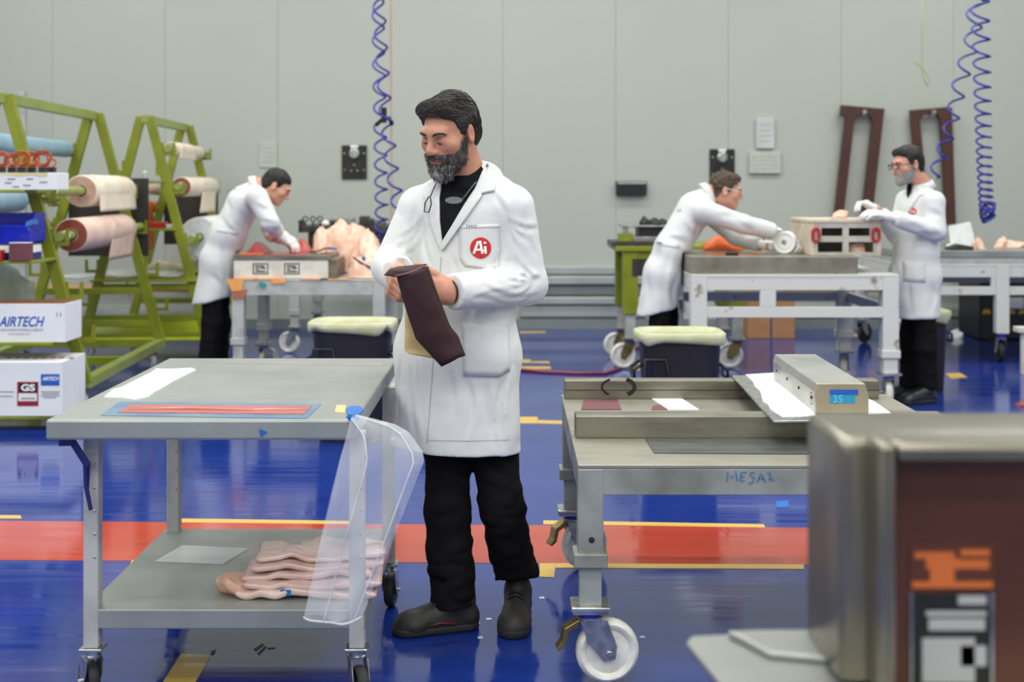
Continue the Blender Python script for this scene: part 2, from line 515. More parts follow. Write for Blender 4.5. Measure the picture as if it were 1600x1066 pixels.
# ------------------------------------------------------------------ casters
def wheel_mb(c, r, wd, ax):
    c, ax = Vector(c), Vector(ax).normalized()
    h = wd / 2
    return MB().lathe(c - ax * h, ax, [(r * 0.2, 0), (r * 0.24, -0.004), (r * 0.3, 0.004), (r * 0.68, wd * 0.16), (r * 0.74, 0.002), (r * 0.86, -0.001), (r * 0.95, wd * 0.1), (r, wd * 0.3),
                                       (r, wd * 0.7), (r * 0.95, wd * 0.9), (r * 0.86, wd + 0.001), (r * 0.74, wd - 0.002), (r * 0.68, wd * 0.84), (r * 0.3, wd - 0.004), (r * 0.24, wd + 0.004), (r * 0.2, wd)], 28)
def caster(root, x, y, zt, r, wd, yaw, mw, mring=None, pedal=False, mf=None):
    d = Vector((math.cos(yaw), math.sin(yaw), 0))
    sdir = Vector((-d.y, d.x, 0))
    tr = r * 0.55
    ax = Vector((x, y, r + 0.001)) + d * tr
    mb = MB().box(x - r * 0.55, x + r * 0.55, y - r * 0.5, y + r * 0.5, zt - 0.008, zt)
    ro = r + 0.001
    zf = min(zt - 0.03, 2 * r + 0.02)
    mb.cyl((x, y, zf), (x, y, zf + 0.008), r * 0.42, n=20)
    for sg in (-1, 1):
        o_ = sdir * (wd / 2 + 0.006) * sg
        q = lambda a, z: Vector((x, y, 0)) + d * a + o_ + Vector((0, 0, z))
        mb.prism([q(-r * 0.36, zf), q(r * 0.5, zf), q(tr + r * 0.26, ro + 0.02), q(tr + r * 0.2, ro - r * 0.2), q(tr - r * 0.15, ro - r * 0.26), q(-r * 0.1, ro + r * 0.35)], sdir * 0.004 * sg)
    mb.cyl(ax - sdir * (wd / 2 + 0.018), ax + sdir * (wd / 2 + 0.018), r * 0.1, n=8)
    c = ob('caster', mb, mf or M_zinc, root, bevel=0.0015, segs=1)
    ob('swivel_ring', MB().cyl((x, y, zf + 0.008), (x, y, zt - 0.008), r * 0.36, n=20), mring or M_zinc, c, smooth='auto')
    ob('wheel', wheel_mb(ax, r, wd, sdir), mw, c, smooth='auto')
    if pedal:
        pv = Vector((x, y, zf * 0.86)) - d * r * 0.35
        q = lambda a, z: pv - d * a + Vector((0, 0, z))
        pm_ = MB()
        pm_.prism([q(0, 0.01) - sdir * wd * 0.5, q(r * 0.34, -r * 0.08) - sdir * wd * 0.5, q(r * 0.44, -r * 0.5) - sdir * wd * 0.5, q(r * 0.66, -r * 0.66) - sdir * wd * 0.5, q(r * 0.72, -r * 0.58) - sdir * wd * 0.5, q(r * 0.56, -r * 0.36) - sdir * wd * 0.5, q(r * 0.48, r * 0.04) - sdir * wd * 0.5, q(0, 0.03) - sdir * wd * 0.5], sdir * wd)
        ob('brake_pedal', pm_, M_brass, c, bevel=0.002)
    return c

def patch(name, px, z, m, label, cat, h=0.002, parent=None, group=None):
    return ob(name, MB().prism([G(a, b, z) for a, b in px], (0, 0, h)), m, parent, label, cat, group)

# ------------------------------------------------------------------ front steel cart (left)
CT = 0.827
cart = thing('steel_cart', 'galvanised steel two-tier cart in the left foreground beside the standing man', 'cart', (-0.81, 4.0, 0))
ob('tabletop', MB().box(-1.268, -0.425, 3.478, 4.728, CT - 0.056, CT), M_steel_top, cart, bevel=0.007)
ob('shelf', MB().box(-1.205, -0.412, 3.597, 4.447, 0.216, 0.272), M_steel_top, cart, bevel=0.004)
for lx, ly in ((-1.184, 3.617), (-0.437, 3.617), (-1.168, 4.425), (-0.425, 4.425)):
    mb = MB().box(lx - 0.0215, lx + 0.0215, ly - 0.0215, ly + 0.0215, 0.162, CT - 0.056)
    lg = ob('leg', mb, M_steel, cart, bevel=0.004)
    for k in range(5):
        ob('rivet', MB().lathe((lx + 0.012, ly - 0.0215, 0.42 + k * 0.065), (0, -1, 0), [(0.004, 0), (0.0035, 0.002), (0.001, 0.003)], 8), M_zinc, lg, smooth=True)
caster(cart, -1.184, 3.617, 0.162, 0.058, 0.03, 2.2, M_rubber)
caster(cart, -0.437, 3.617, 0.162, 0.058, 0.03, -1.2, M_rubber, pedal=False)
caster(cart, -1.168, 4.425, 0.162, 0.058, 0.03, 1.3, M_rubber)
caster(cart, -0.425, 4.425, 0.162, 0.058, 0.03, 1.45, M_rubber)
mb = MB().beam(P(93, 691, 3.56), P(116, 690, 3.56), 0.02, 0.02).beam(P(112, 688, 3.56), P(138, 729, 3.56), 0.012, 0.018)
ob('hinge_bracket', mb, M_navy, cart, bevel=0.002)
ob('support_strut', MB().tube([P(133, 724, 3.57), P(134, 760, 3.57), P(142, 797, 3.57)], 0.006, 8).tube([P(139, 727, 3.58), P(137, 765, 3.58), P(143, 796, 3.58)], 0.004, 8), M_navy, cart)
# pieces lying on the cart
z = CT
wp = [(163, 621), (176, 610), (190, 606), (236, 583), (245, 577), (262, 578), (300, 576), (306, 579), (272, 596), (252, 608), (240, 614), (233, 620), (212, 625), (190, 622)]
patch('backing_paper', wp, z, M_white2, 'torn white paper strip lying on the left steel cart', 'paper', 0.003)
fr = patch('film_strip', [(157, 650), (186, 629), (502, 632), (479, 655)], z, mat('blue_tape_frame', (84, 116, 150), 0.3, 0, (112, 138, 156), 9), 'long strip of red film framed in blue tape on the left cart', 'film strip', 0.002)
ob('film', MB().prism([G(a, b, z + 0.002) for a, b in [(184, 645), (206, 633), (487, 635), (474, 648)]], (0, 0, 0.002)), mat('red_film_strip', (186, 112, 104), 0.25, 0, (164, 84, 80), 12, stretch=(1, 8, 1)), fr)
ob('wrinkle', MB().tube([G(200, 640, z + 0.004), G(300, 638, z + 0.007), G(390, 641, z + 0.005), G(478, 640, z + 0.004)], 0.005, 6), mat('red_film_light', (200, 138, 130), 0.2), fr, smooth=True)
patch('tape_square', [(526, 634), (541, 634), (539, 646), (523, 645)], z, M_tan, 'small beige tape square near the corner of the left cart', 'tape')
patch('marker_line', [(347, 563), (600, 567), (596, 572), (352, 568)], z, mat('faint_stain', (160, 152, 152), 0.45, 0.4), 'faint long stain strip along the far edge of the left cart', 'stain', 0.0008)
ob('blue_tape_chip', MB().prism([P(405, 670, 3.476), P(418, 675, 3.476), P(407, 683, 3.476)], (0, -0.002, 0)), M_btape, None, 'small triangle of blue tape stuck on the front edge of the left cart', 'tape')
# hanging clear bag
def bag_sheet(off, seed):
    A = []
    nr, nc = 26, 18
    Lf = [(0, 552, 646), (0.1, 545, 672), (0.25, 533, 715), (0.6, 505, 835), (1, 479, 955)]
    Rt = [(0, 560, 645), (0.1, 634, 664), (0.22, 667, 708), (0.6, 612, 848), (1, 567, 957)]
    for i in range(nr):
        t = i / (nr - 1)
        def ip(S):
            for a, b in zip(S, S[1:]):
                if t <= b[0]:
                    k = (t - a[0]) / (b[0] - a[0])
                    return a[1] + (b[1] - a[1]) * k, a[2] + (b[2] - a[2]) * k
            return S[-1][1:]
        l, r = ip(Lf), ip(Rt)
        row = []
        for j in range(nc):
            u = j / (nc - 1)
            bulge = off * math.sin(PI * u) * (0.4 + 0.6 * math.sin(PI * min(1, t * 1.2 + 0.1)))
            q = P(l[0] + (r[0] - l[0]) * u, l[1] + (r[1] - l[1]) * u + 6 * math.sin(u * 3) * t, 3.455)
            fold = 0.028 * math.sin(u * 9 + t * 3 + seed) * min(1, t * 3 + 0.2) + 0.02 * n1((u * 3, t * 5, seed), 1.7, seed)
            q.y += -abs(bulge) if off > 0 else 0.0
            q.y += fold * 0.6 - 0.03
            row.append(q)
        A.append(row)
    return A
bag = thing('plastic_bag', 'clear plastic bag taped to the corner of the left cart and hanging down', 'bag', P(553, 650, 3.46))
ob('front_sheet', MB().grid(bag_sheet(0.08, 1.0)), M_clear, bag, smooth=True)
ob('back_sheet', MB().grid(bag_sheet(-0.02, 2.6)), M_clear, bag, smooth=True)
mb = MB()
for (a, b, s_) in (((560, 650), (600, 930), 3), ((575, 655), (520, 950), 5), ((634, 668), (570, 950), 9)):
    pass
ob('hem', MB().tube([q + Vector((0, -0.003, 0)) for q in bag_sheet(0.08, 1.0)[-1]], 0.003, 6), M_clear2, bag, smooth=True)
ob('seam', MB().tube([q[6] + Vector((0, -0.004, 0)) for q in bag_sheet(0.08, 1.0)], 0.0022, 5), M_clear2, bag, smooth=True)
ob('seam', MB().tube([q[15] + Vector((0, -0.004, 0)) for q in bag_sheet(0.08, 1.0)], 0.0022, 5), M_clear2, bag, smooth=True)
tp = MB().prism([G(a, b, CT + 0.001) for a, b in [(541, 640), (550, 636), (563, 637), (568, 642), (561, 650), (543, 650)]], (0, 0, 0.004)).prism([P(a, b, 3.474) for a, b in [(540, 651), (562, 650), (559, 659), (545, 657)]], (0, -0.003, 0))
ob('tape', tp, M_btape, bag)['kind'] = 'stuff'
# folded pink film on the lower shelf
def pillow(c, sx, sy, sz, rz, seed, amp=0.006, n=34, m=14, e=0.45, zmin=-9.0):
    R_ = Matrix.Rotation(rz, 3, 'Z')
    rings = []
    for i in range(n):
        u = -1 + 2 * i / (n - 1)
        ru = max(0.02, (1 - abs(u) ** 20)) ** 0.5
        rg = []
        for k in range(m * 2):
            a = PI * k / m
            ca, sa = math.cos(a), math.sin(a)
            yy = math.copysign(abs(ca) ** e, ca) * sy * (0.85 + 0.15 * ru)
            zz = math.copysign(abs(sa) ** e, sa) * sz * ru
            q = Vector((u * sx, yy, zz))
            q.z += amp * n1((q.x, q.y, q.z), 9, seed) * 1.5 + amp * n1((q.x, q.y, q.z), 24, seed + 3)
            q.y += amp * 1.5 * n1((q.x, q.y, q.z), 11, seed + 7)
            q = R_ @ q + Vector(c)
            q.z = max(q.z, zmin)
            rg.append(q)
        rings.append(rg)
    return MB().ring(rings)
pk = thing('folded_film', 'folded pink plastic film lying on the lower shelf of the left cart', 'plastic film', (-0.65, 3.85, 0.272))
for (c, sx, sy, sz, rz, sd) in (((-0.60, 3.79, 0.288), 0.205, 0.115, 0.012, 0.04, 1), ((-0.585, 3.80, 0.308), 0.20, 0.11, 0.010, 0.07, 2), ((-0.60, 3.83, 0.328), 0.19, 0.11, 0.010, 0.03, 3), ((-0.58, 3.84, 0.348), 0.195, 0.105, 0.010, 0.10, 4), ((-0.575, 3.87, 0.366), 0.19, 0.10, 0.009, 0.13, 5)):
    ob('fold', pillow(c, sx, sy, sz, rz, sd, 0.007, 60, 14, 0.30, 0.273), (M_filmpink, M_filmpale)[sd % 2], pk, smooth=True)
ob('loose_edge', pillow((-0.775, 3.76, 0.298), 0.085, 0.07, 0.022, 0.5, 5, 0.012, zmin=0.273), mat('peach_film_edge', (232, 176, 146), 0.2, 0, (240, 200, 176), 12, alpha=0.75, bump=0.5, bscale=30), pk, smooth=True)
ob('tape', MB().box(-0.665, -0.635, 3.675, 3.682, 0.285, 0.302), M_btape, pk)
ob('film_sleeve', MB().prism([G(a, b, 0.273) for a, b in [(242, 878), (348, 882), (388, 858), (285, 853)]], (0, 0, 0.002)), M_clear2, None, 'flat clear plastic sleeve on the lower shelf of the left cart', 'plastic sleeve')

# ------------------------------------------------------------------ bench on the right of the man (marked in ink)
MT = 0.65
M_bench = wear('worn_bench_steel', (160, 164, 156), (118, 118, 106), 0.42, 0.3, 6.0, rvar=0.1, detail=7.0)
bench = thing('steel_bench', 'heavy bare steel bench with white casters right of the standing man', 'bench', (0.8, 4.3, 0))
bx0, bx1, by0, by1 = 0.192, 1.46, 3.73, 5.0
ob('tabletop', MB().box(bx0, bx1, by0, by1, MT - 0.012, MT), wear('steel_bench_top', (158, 154, 140), (122, 119, 108), 0.38, 0.4, 3.0, rvar=0.1, stretch=(0.7, 2, 1)), bench, bevel=0.003)
ap = ob('apron', MB().box(bx0 + 0.07, bx1 - 0.07, by0 + 0.002, by0 + 0.03, MT - 0.09, MT - 0.012), M_bench, bench, bevel=0.003)
ob('apron', MB().box(bx0 + 0.07, bx1 - 0.07, by1 - 0.03, by1, MT - 0.09, MT - 0.012), M_bench, bench)
ob('apron', MB().box(bx0 + 0.002, bx0 + 0.03, by0 + 0.07, by1 - 0.07, MT - 0.09, MT - 0.012), M_bench, bench)
ob('apron', MB().box(bx1 - 0.03, bx1, by0 + 0.07, by1 - 0.07, MT - 0.09, MT - 0.012), M_bench, bench)
for lx, ly in ((bx0, by0), (bx1 - 0.075, by0), (bx0, by1 - 0.075 - 0.08), (bx1 - 0.075, by1 - 0.155)):
    lg = ob('leg', MB().box(lx, lx + 0.075, ly, ly + 0.075, 0.385, MT - 0.012), M_bench, bench, bevel=0.004)
    ob('sleeve', MB().box(lx - 0.012, lx + 0.087, ly - 0.012, ly + 0.087, 0.35, 0.392), M_bench, lg, bevel=0.004)
    ob('lower_leg', MB().box(lx + 0.005, lx + 0.07, ly + 0.005, ly + 0.07, 0.235, 0.35), M_bench, lg, bevel=0.003)
    ob('foot_plate', MB().box(lx - 0.02, lx + 0.095, ly - 0.015, ly + 0.09, 0.222, 0.238), M_zinc, lg, bevel=0.004)
    ob('bolt_hole', MB().cyl((lx + 0.04, ly - 0.0008, 0.43), (lx + 0.04, ly + 0.001, 0.43), 0.009, n=14), M_blackink, lg)
    caster(bench, lx + 0.037, ly + 0.037, 0.222, 0.094, 0.045, 0.12 if ly < 4 else 0.4, M_nylon, M_bluepl, pedal=True)
mesa = [[(0, 0), (0.05, 0.9), (0.32, 0.25), (0.6, 1.0), (0.68, 0.02)], [(1.35, 0.85), (0.95, 0.82), (0.9, 0.0), (1.2, 0.02)], [(0.92, 0.42), (1.2, 0.42)],
        [(1.9, 0.8), (1.6, 0.82), (1.55, 0.5), (1.85, 0.35), (1.75, -0.1), (1.45, -0.25)], [(2.05, -0.1), (2.3, 0.75), (2.6, -0.1)], [(2.15, 0.25), (2.5, 0.25)],
        [(2.75, 0.8), (3.0, 0.75), (2.85, 0.5), (3.05, 0.35), (2.8, 0.15), (3.2, 0.1)]]
o_ = P(1136, 752, by0)
ob('ink_lettering', strokes_on(MB(), [[(a * 0.043, b * 0.030) for a, b in st] for st in mesa], 0.0035, o_, (1, 0, 0), (0, 0, 1), 0.001), M_ink, ap)
# two steel bars on the bench
rail_f = ob('steel_bar', MB().box(0.205, 1.40, 4.12, 4.215, MT, MT + 0.072), M_raw, None, 'near raw steel bar lying across the steel bench', 'steel bar', bevel=0.004)
rail_b = thing('steel_bar', 'far raw steel bar with black marker arcs across the steel bench', 'steel bar', (0.8, 4.9, MT))
ob('bar', MB().box(0.2, 1.40, 4.88, 4.95, MT, MT + 0.072), M_raw, rail_b, bevel=0.004)
o_ = P(966, 605, 4.879)
for a0, a1, wd in ((120, 235, 0.008), (-55, 60, 0.016)):
    mk = MB()
    strokes_on(mk, [[(p[0], p[1]) for p in arc(0, 0, 0.062, a0, a1, 14, 0.034)]], wd, o_, (1, 0, 0), (0, 0, 1), 0.001)
    ob('marker_arc', mk, M_blackink, rail_b)

ob('groove', MB().box(0.203, 1.40, 4.8785, 4.881, MT + 0.033, MT + 0.036), M_rawdark, rail_b)
def bpatch(name, px, m, label, cat, h=0.003):
    return patch(name, px, MT, m, label, cat, h)
bpatch('prepreg_piece', [(912, 626), (965, 625), (971, 641), (908, 641)], M_wine, 'burgundy fabric piece lying between the steel bars', 'fabric piece')
bpatch('paper_piece', [(1017, 623), (1064, 623), (1092, 641), (1044, 641)], M_white2, 'white paper piece lying between the two steel bars', 'paper')
bpatch('prepreg_scrap', [(1020, 635), (1035, 632), (1043, 641), (1018, 641)], M_wine, 'small burgundy scrap at the edge of the white paper piece', 'fabric scrap', 0.002)
bpatch('dark_sheet', [(1008, 687), (1420, 687), (1440, 712), (1022, 709)], mat('dark_sheet', (92, 94, 92), 0.4, 0.4, (70, 72, 72), 7, stretch=(1, 4, 1)), 'dark grey sheet lying on the steel bench in front of the near bar', 'sheet')
# hat-shaped mould: flat white plate with a bevelled block
ZP = MT + 0.073
mould = thing('bar_mould', 'long grey metal block on a white plate lying across the steel bars', 'mould', (1.02, 4.5, ZP))
pl = [(0.815, 3.99), (1.215, 4.02), (1.25, 4.96), (0.85, 4.95)]
ob('base_plate', MB().prism([(a, b, ZP) for a, b in pl], (0, 0, 0.008)), M_zinc, mould, bevel=0.002)
wpz = ZP + 0.008
ob('white_film', MB().prism([G(a, b, wpz) for a, b in [(1165, 586), (1215, 583), (1236, 590), (1262, 620), (1275, 650), (1222, 652), (1204, 640), (1200, 632), (1192, 628), (1188, 612), (1180, 605), (1176, 596)]], (0, 0, 0.002)), M_white2, mould)
ob('white_film', MB().prism([G(a, b, wpz) for a, b in [(1352, 622), (1366, 628), (1392, 646), (1356, 648)]], (0, 0, 0.002)), M_white2, mould)
f0, f1 = [G(1275, 647, wpz), G(1356, 646, wpz)]
hB = 0.098
yf, yb = f0.y, f0.y + 0.72
xa, xb = f0.x, f1.x
sec = lambda y_, dx: [(xa + dx, y_, wpz), (xb + dx, y_, wpz), (xb + dx, y_, wpz + 0.058), (xb - 0.012 + dx, y_, wpz + hB), (xa + 0.004 + dx, y_, wpz + hB), (xa + dx - 0.004, y_, wpz + 0.07)]
M_alu = wear('aluminium_block', (186, 186, 182), (158, 158, 152), 0.36, 0.65, 5.0)
M_gold = wear('anodised_end', (176, 166, 138), (158, 146, 116), 0.4, 0.5, 7.0)
rg = [sec(yf + 0.012, 0), sec(yb, 0.012)]
ob('block', MB().ring([[Vector(q) for q in r_] for r_ in rg]), M_alu, mould, bevel=0.004)
ob('end_face', MB().ring([[Vector(q) for q in r_] for r_ in [sec(yf, 0), sec(yf + 0.012, 0)]]), M_gold, mould, bevel=0.003)
tg = ob('tape_label', MB().box(xa + 0.045, xb - 0.045, yf - 0.002, yf, wpz + 0.035, wpz + 0.068), mat('blue_tape_label', (40, 150, 196), 0.5), mould)
ob('tape_strip', MB().box(xa + 0.045, xb - 0.035, yf - 0.003, yf, wpz + 0.062, wpz + 0.078), M_inkblue, mould)
n35 = [[(0, 1), (0.5, 1), (0.2, 0.55), (0.5, 0.4), (0.4, 0.05), (0, 0)], [(1.3, 1), (0.85, 1), (0.8, 0.6), (1.25, 0.5), (1.2, 0.05), (0.8, 0)]]
ob('chalk_number', strokes_on(MB(), [[(a * 0.022, b * 0.02) for a, b in st] for st in n35], 0.003, (xa + 0.055, yf - 0.002, wpz + 0.039), (1, 0, 0), (0, 0, 1), 0.001), mat('pale_blue_chalk', (130, 220, 240), 0.7), mould)
for k in range(4):
    c = Vector((xa - 0.003 + 0.012 * k / 3, yf + 0.05 + 0.2 * k, wpz + 0.045))
    ob('bolt_hole', MB().cyl(c + Vector((-0.003, 0, 0)), c + Vector((0.004, 0, 0)), 0.005, n=10), M_blackink, mould)
sq = MB()
strokes_on(sq, [arc(0, 0, 0.016, 0, 360, 18, 0.02), [(-0.004, -0.012), (0.004, 0.012)]], 0.003, (xa - 0.0025, yf + 0.05, wpz + 0.042), (0, -1, 0), (0, 0, 1), 0.002)
ob('marker_circle', sq, M_blackink, mould)

# ------------------------------------------------------------------ blurred mould in the right foreground
fm = thing('box_mould', 'large blurred steel box mould close to the camera at lower right', 'mould', (0.72, 1.75, 0.86))
M_fm = wear('brushed_tool_steel', (142, 137, 122), (118, 113, 98), 0.30, 0.85, 4.0, rvar=0.05)
Yf = 1.62
xl = (1312 - CX) / F * Yf
zt = CH - (684 - HZ) / F * Yf
zb = 0.834
def rrect(x0, x1, z0, z1, r, y_, n=6, rb=0.004):
    pts = []
    for cx_, cz_, a0, rr in ((x1 - r, z1 - r, 0, r), (x0 + r, z1 - r, 90, r), (x0 + rb, z0 + rb, 180, rb), (x1 - rb, z0 + rb, 270, rb)):
        for k in range(n + 1):
            a = math.radians(a0 + 90 * k / n)
            pts.append(Vector((cx_ + rr * math.cos(a), y_, cz_ + rr * math.sin(a))))
    return pts[::-1]
xr = 1.05
rings = []
for dy, ins in ((0.0, 0.014), (0.002, 0.008), (0.005, 0.003), (0.009, 0.001), (0.014, 0), (0.175, 0), (0.19, 0.004)):
    rings.append(rrect(xl + ins, xr - ins, zb, zt - ins, 0.014, Yf + dy))
ob('body', MB().ring(rings), M_fm, fm, smooth=True)
def frame_mb(x0, x1, z0, z1, b, y0, y1):
    return [MB().box(x0, x0 + b, y0, y1, z0, z1), MB().box(x1 - b, x1, y0, y1, z0, z1), MB().box(x0 + b, x1 - b, y0, y1, z1 - b, z1)]
Yr = 1.56
rx0 = (1374 - CX) / F * Yr
rz1 = CH - (694 - HZ) / F * Yr
fr_all = MB()
for m_ in frame_mb(rx0, 0.98, zb, rz1, 0.022, Yr, Yf + 0.01):
    fr_all.add(m_.v, m_.f)
ob('rim', fr_all, M_fm, fm, bevel=0.008, segs=3, smooth='auto')
ob('panel', MB().box(rx0 + 0.02, 0.96, Yf - 0.018, Yf, zb, rz1 - 0.02), mat('brown_varnish', (96, 60, 44), 0.3, 0.25, (78, 44, 30), 3), fm)
yp = Yf - 0.018
def fpq(x0, x1, y0, y1, lift=0.002):
    a, b = P(x0, y0, yp), P(x1, y1, yp)
    return MB().box(a.x, b.x, yp - lift, yp, b.z, a.z)
lb1 = ob('copper_label', fpq(1420, 1552, 850, 920), mat('dark_copper_label', (86, 44, 24), 0.4), fm)
for q in ((1428, 1490, 862, 872), (1446, 1500, 872, 888), (1452, 1490, 888, 908), (1500, 1545, 858, 868), (1500, 1544, 874, 888), (1424, 1550, 908, 918)):
    ob('print_block', fpq(*q, 0.003), mat('copper_print', (200, 104, 44), 0.4), lb1)
lb2 = ob('black_label', fpq(1424, 1546, 928, 1075), mat('black_label', (16, 16, 15), 0.5), fm)
for q in ((1496, 1540, 930, 944), (1446, 1540, 954, 962), (1450, 1538, 966, 984), (1440, 1522, 996, 1066), (1500, 1540, 1008, 1040)):
    ob('print_block', fpq(*q, 0.003), mat('pale_print', (168, 170, 170), 0.6), lb2)
ob('label_edge', fpq(1421, 1424, 925, 1075, 0.005), M_zinc, fm)
ob('label_edge', fpq(1546, 1550, 925, 1075, 0.005), M_zinc, fm)
# base flange plates
M_fl = wear('flange_steel', (158, 160, 156), (136, 138, 134), 0.32, 0.6, 5.0)
zfl = 0.812
def gp(px, z):
    return [G(a, b, z) for a, b in px]
ob('flange', MB().prism(gp([(1072, 1016), (1080, 1006), (1180, 1002), (1300, 1000), (1500, 1000), (1500, 1250), (1260, 1250), (1120, 1075)], zfl), (0, 0, 0.012)), M_fl, fm, bevel=0.004)
ob('flange', MB().prism(gp([(1135, 996), (1180, 994), (1420, 994), (1420, 1050), (1200, 1030), (1160, 1008)], zfl + 0.012), (0, 0, 0.01)), M_fl, fm, bevel=0.004)
# stand below the mould (below the picture's edge)
st = thing('tool_stand', 'steel stand under the blurred foreground mould', 'stand', (0.72, 1.7, 0))
ob('top_plate', MB().box(0.52, 1.0, 1.42, 1.62, 0.78, 0.812), M_steel, st)
for lx in (0.54, 0.96):
    for ly in (1.45, 1.6):
        ob('leg', MB().box(lx - 0.02, lx + 0.02, ly - 0.02, ly + 0.02, 0, 0.78), M_steel, st)
# ------------------------------------------------------------------ waste bins
def bin_(name, label, c, w_=0.46, d_=0.40, h=0.66, group='black waste bins', rz=0.0):
    root = thing(name, label, 'bin', (c[0], c[1], 0), rz, group)
    def rg(k, z, ex=0.0, n=40, e=0.45, seed=None):
        out = []
        for i in range(n):
            a = 2 * PI * i / n
            ca, sa = math.cos(a), math.sin(a)
            x_ = math.copysign(abs(ca) ** e, ca) * (w_ / 2 * k + ex)
            y_ = math.copysign(abs(sa) ** e, sa) * (d_ / 2 * k + ex)
            zz = z
            if seed is not None:
                q = n1((math.cos(a) * 2, math.sin(a) * 2, z * 6), 1.6, seed)
                x_ *= 1 + 0.022 * q
                y_ *= 1 + 0.022 * q
            out.append(Vector((x_, y_, zz)))
        return out
    prof = [(0.80, 0.0, 0), (0.82, 0.02, 0), (0.97, h - 0.05, 0), (0.97, h - 0.05, 0.012), (1.0, h, 0.014), (1.0, h, 0.0), (0.96, h - 0.06, -0.012), (0.80, 0.03, -0.012)]
    ob('body', MB().ring([rg(k, z, ex) for k, z, ex in prof]), M_black, root, smooth='auto', local=True)
    lr = []
    for k, z, ex in ((0.98, h - 0.045, 0.016), (0.99, h - 0.03, 0.022), (1.0, h - 0.02, 0.020), (1.01, h + 0.004, 0.018), (1.0, h + 0.010, 0.004), (0.96, h - 0.03, -0.016), (0.93, h - 0.2, -0.02), (0.88, h - 0.45, -0.02)):
        r_ = rg(k, z, ex, seed=c[0] * 3)
        for i, p in enumerate(r_):
            if z < h - 0.02 and ex > 0:
                p.z += 0.045 * n1((i * 0.31, z * 5, c[0]), 1.0, 2.0)
                p.z -= 0.02 * max(0, math.sin(2 * PI * i / 40 - 0.6))
        lr.append(r_)
    ob('bin_liner', MB().ring(lr, cap=False), M_liner, root, smooth=True, solid=0.003, local=True)
    for sx, fy in ((-1, 0), (1, 0)):
        hb = MB()
        y0 = -d_ / 2 * 0.95
        X = 0.0
        zc = h * 0.62
        xs = sx * w_ / 2 * 0.94
        hb.tube([(xs, -0.08, zc + 0.08), (xs + sx * 0.045, -0.08, zc + 0.05), (xs + sx * 0.045, -0.08, zc), (xs + sx * 0.045, 0.08, zc), (xs + sx * 0.045, 0.08, zc + 0.05), (xs, 0.08, zc + 0.08)], 0.009, 8)
        ob('handle', hb, M_black, root, smooth=True, local=True)
    hb = MB()
    yq = -d_ / 2 * 0.93
    zc = h * 0.60
    hx = -w_ * 0.30
    hb.tube([(hx - 0.07, yq - 0.006, zc + 0.13), (hx - 0.07, yq - 0.01, zc + 0.02), (hx - 0.09, yq - 0.01, zc - 0.06), (hx + 0.05, yq - 0.01, zc - 0.06), (hx + 0.06, yq - 0.01, zc + 0.03), (hx + 0.04, yq - 0.006, zc + 0.13)], 0.008, 8, closed=True)
    ob('front_clasp', hb, M_black, root, smooth=True, local=True)
    return root
b1 = P(552, 500, 7.45)
bin_('waste_bin', 'black waste bin with yellowish liner between left workbench and standing man', (b1.x, 7.45), 0.46, 0.36, 0.675)
b2 = P(1061, 512, 7.1)
bin_('waste_bin', 'black waste bin with yellowish liner below the worker leaning over the white table', (b2.x, 7.1), 0.45, 0.36, 0.655)
b3 = P(1450, 500, 9.2)
bin_('waste_bin', 'black waste bin with crumpled liner behind the man with black glasses', (b3.x, 9.25), 0.25, 0.34, 0.57)

# ------------------------------------------------------------------ generic bench
def trolley(name, label, cat, x0, x1, y0, y1, T, m, leg=0.075, apron=0.09, slab=0.012, zc=0.235, wr=0.094, mw=None, mid=None, mslab=None, yaws=(0.3, 2.6, 0.8, 2.0), mleg=None, low=True):
    root = thing(name, label, cat, ((x0 + x1) / 2, (y0 + y1) / 2, 0))
    ob('tabletop', MB().box(x0, x1, y0, y1, T - slab, T), mslab or m, root, bevel=0.003)
    z1 = T - slab
    for (a, b, c, d) in ((x0 + leg, x1 - leg, y0 + 0.003, y0 + 0.04), (x0 + leg, x1 - leg, y1 - 0.04, y1 - 0.003), (x0 + 0.003, x0 + 0.04, y0 + leg, y1 - leg), (x1 - 0.04, x1 - 0.003, y0 + leg, y1 - leg)):
        ob('apron', MB().box(a, b, c, d, z1 - apron, z1), m, root, bevel=0.003)
        if mid:
            ob('stretcher', MB().box(a, b, c, d, mid - 0.07, mid), m, root, bevel=0.003)
    for i, (lx, ly) in enumerate(((x0, y0), (x1 - leg, y0), (x0, y1 - leg), (x1 - leg, y1 - leg))):
        lg = ob('leg', MB().box(lx, lx + leg, ly, ly + leg, zc + 0.12, z1), m, root, bevel=0.004)
        ob('sleeve', MB().box(lx - 0.008, lx + leg + 0.008, ly - 0.008, ly + leg + 0.008, zc + 0.10, zc + 0.15), m, lg, bevel=0.003)
        ob('lower_leg', MB().box(lx + 0.008, lx + leg - 0.008, ly + 0.008, ly + leg - 0.008, zc, zc + 0.12), mleg or M_steel, lg)
        ob('foot_plate', MB().box(lx - 0.015, lx + leg + 0.015, ly - 0.015, ly + leg + 0.015, zc - 0.014, zc), M_zinc, lg)
        caster(root, lx + leg / 2, ly + leg / 2, zc - 0.014, wr, 0.045, yaws[i], mw or M_nylon, M_bluepl)
    if mid:
        for k in (0.37,):
            xm = x0 + (x1 - x0) * k
            ob('post', MB().box(xm - leg / 2, xm + leg / 2, y0 + 0.003, y0 + 0.04, mid, z1 - apron), m, root, bevel=0.003)
    return root

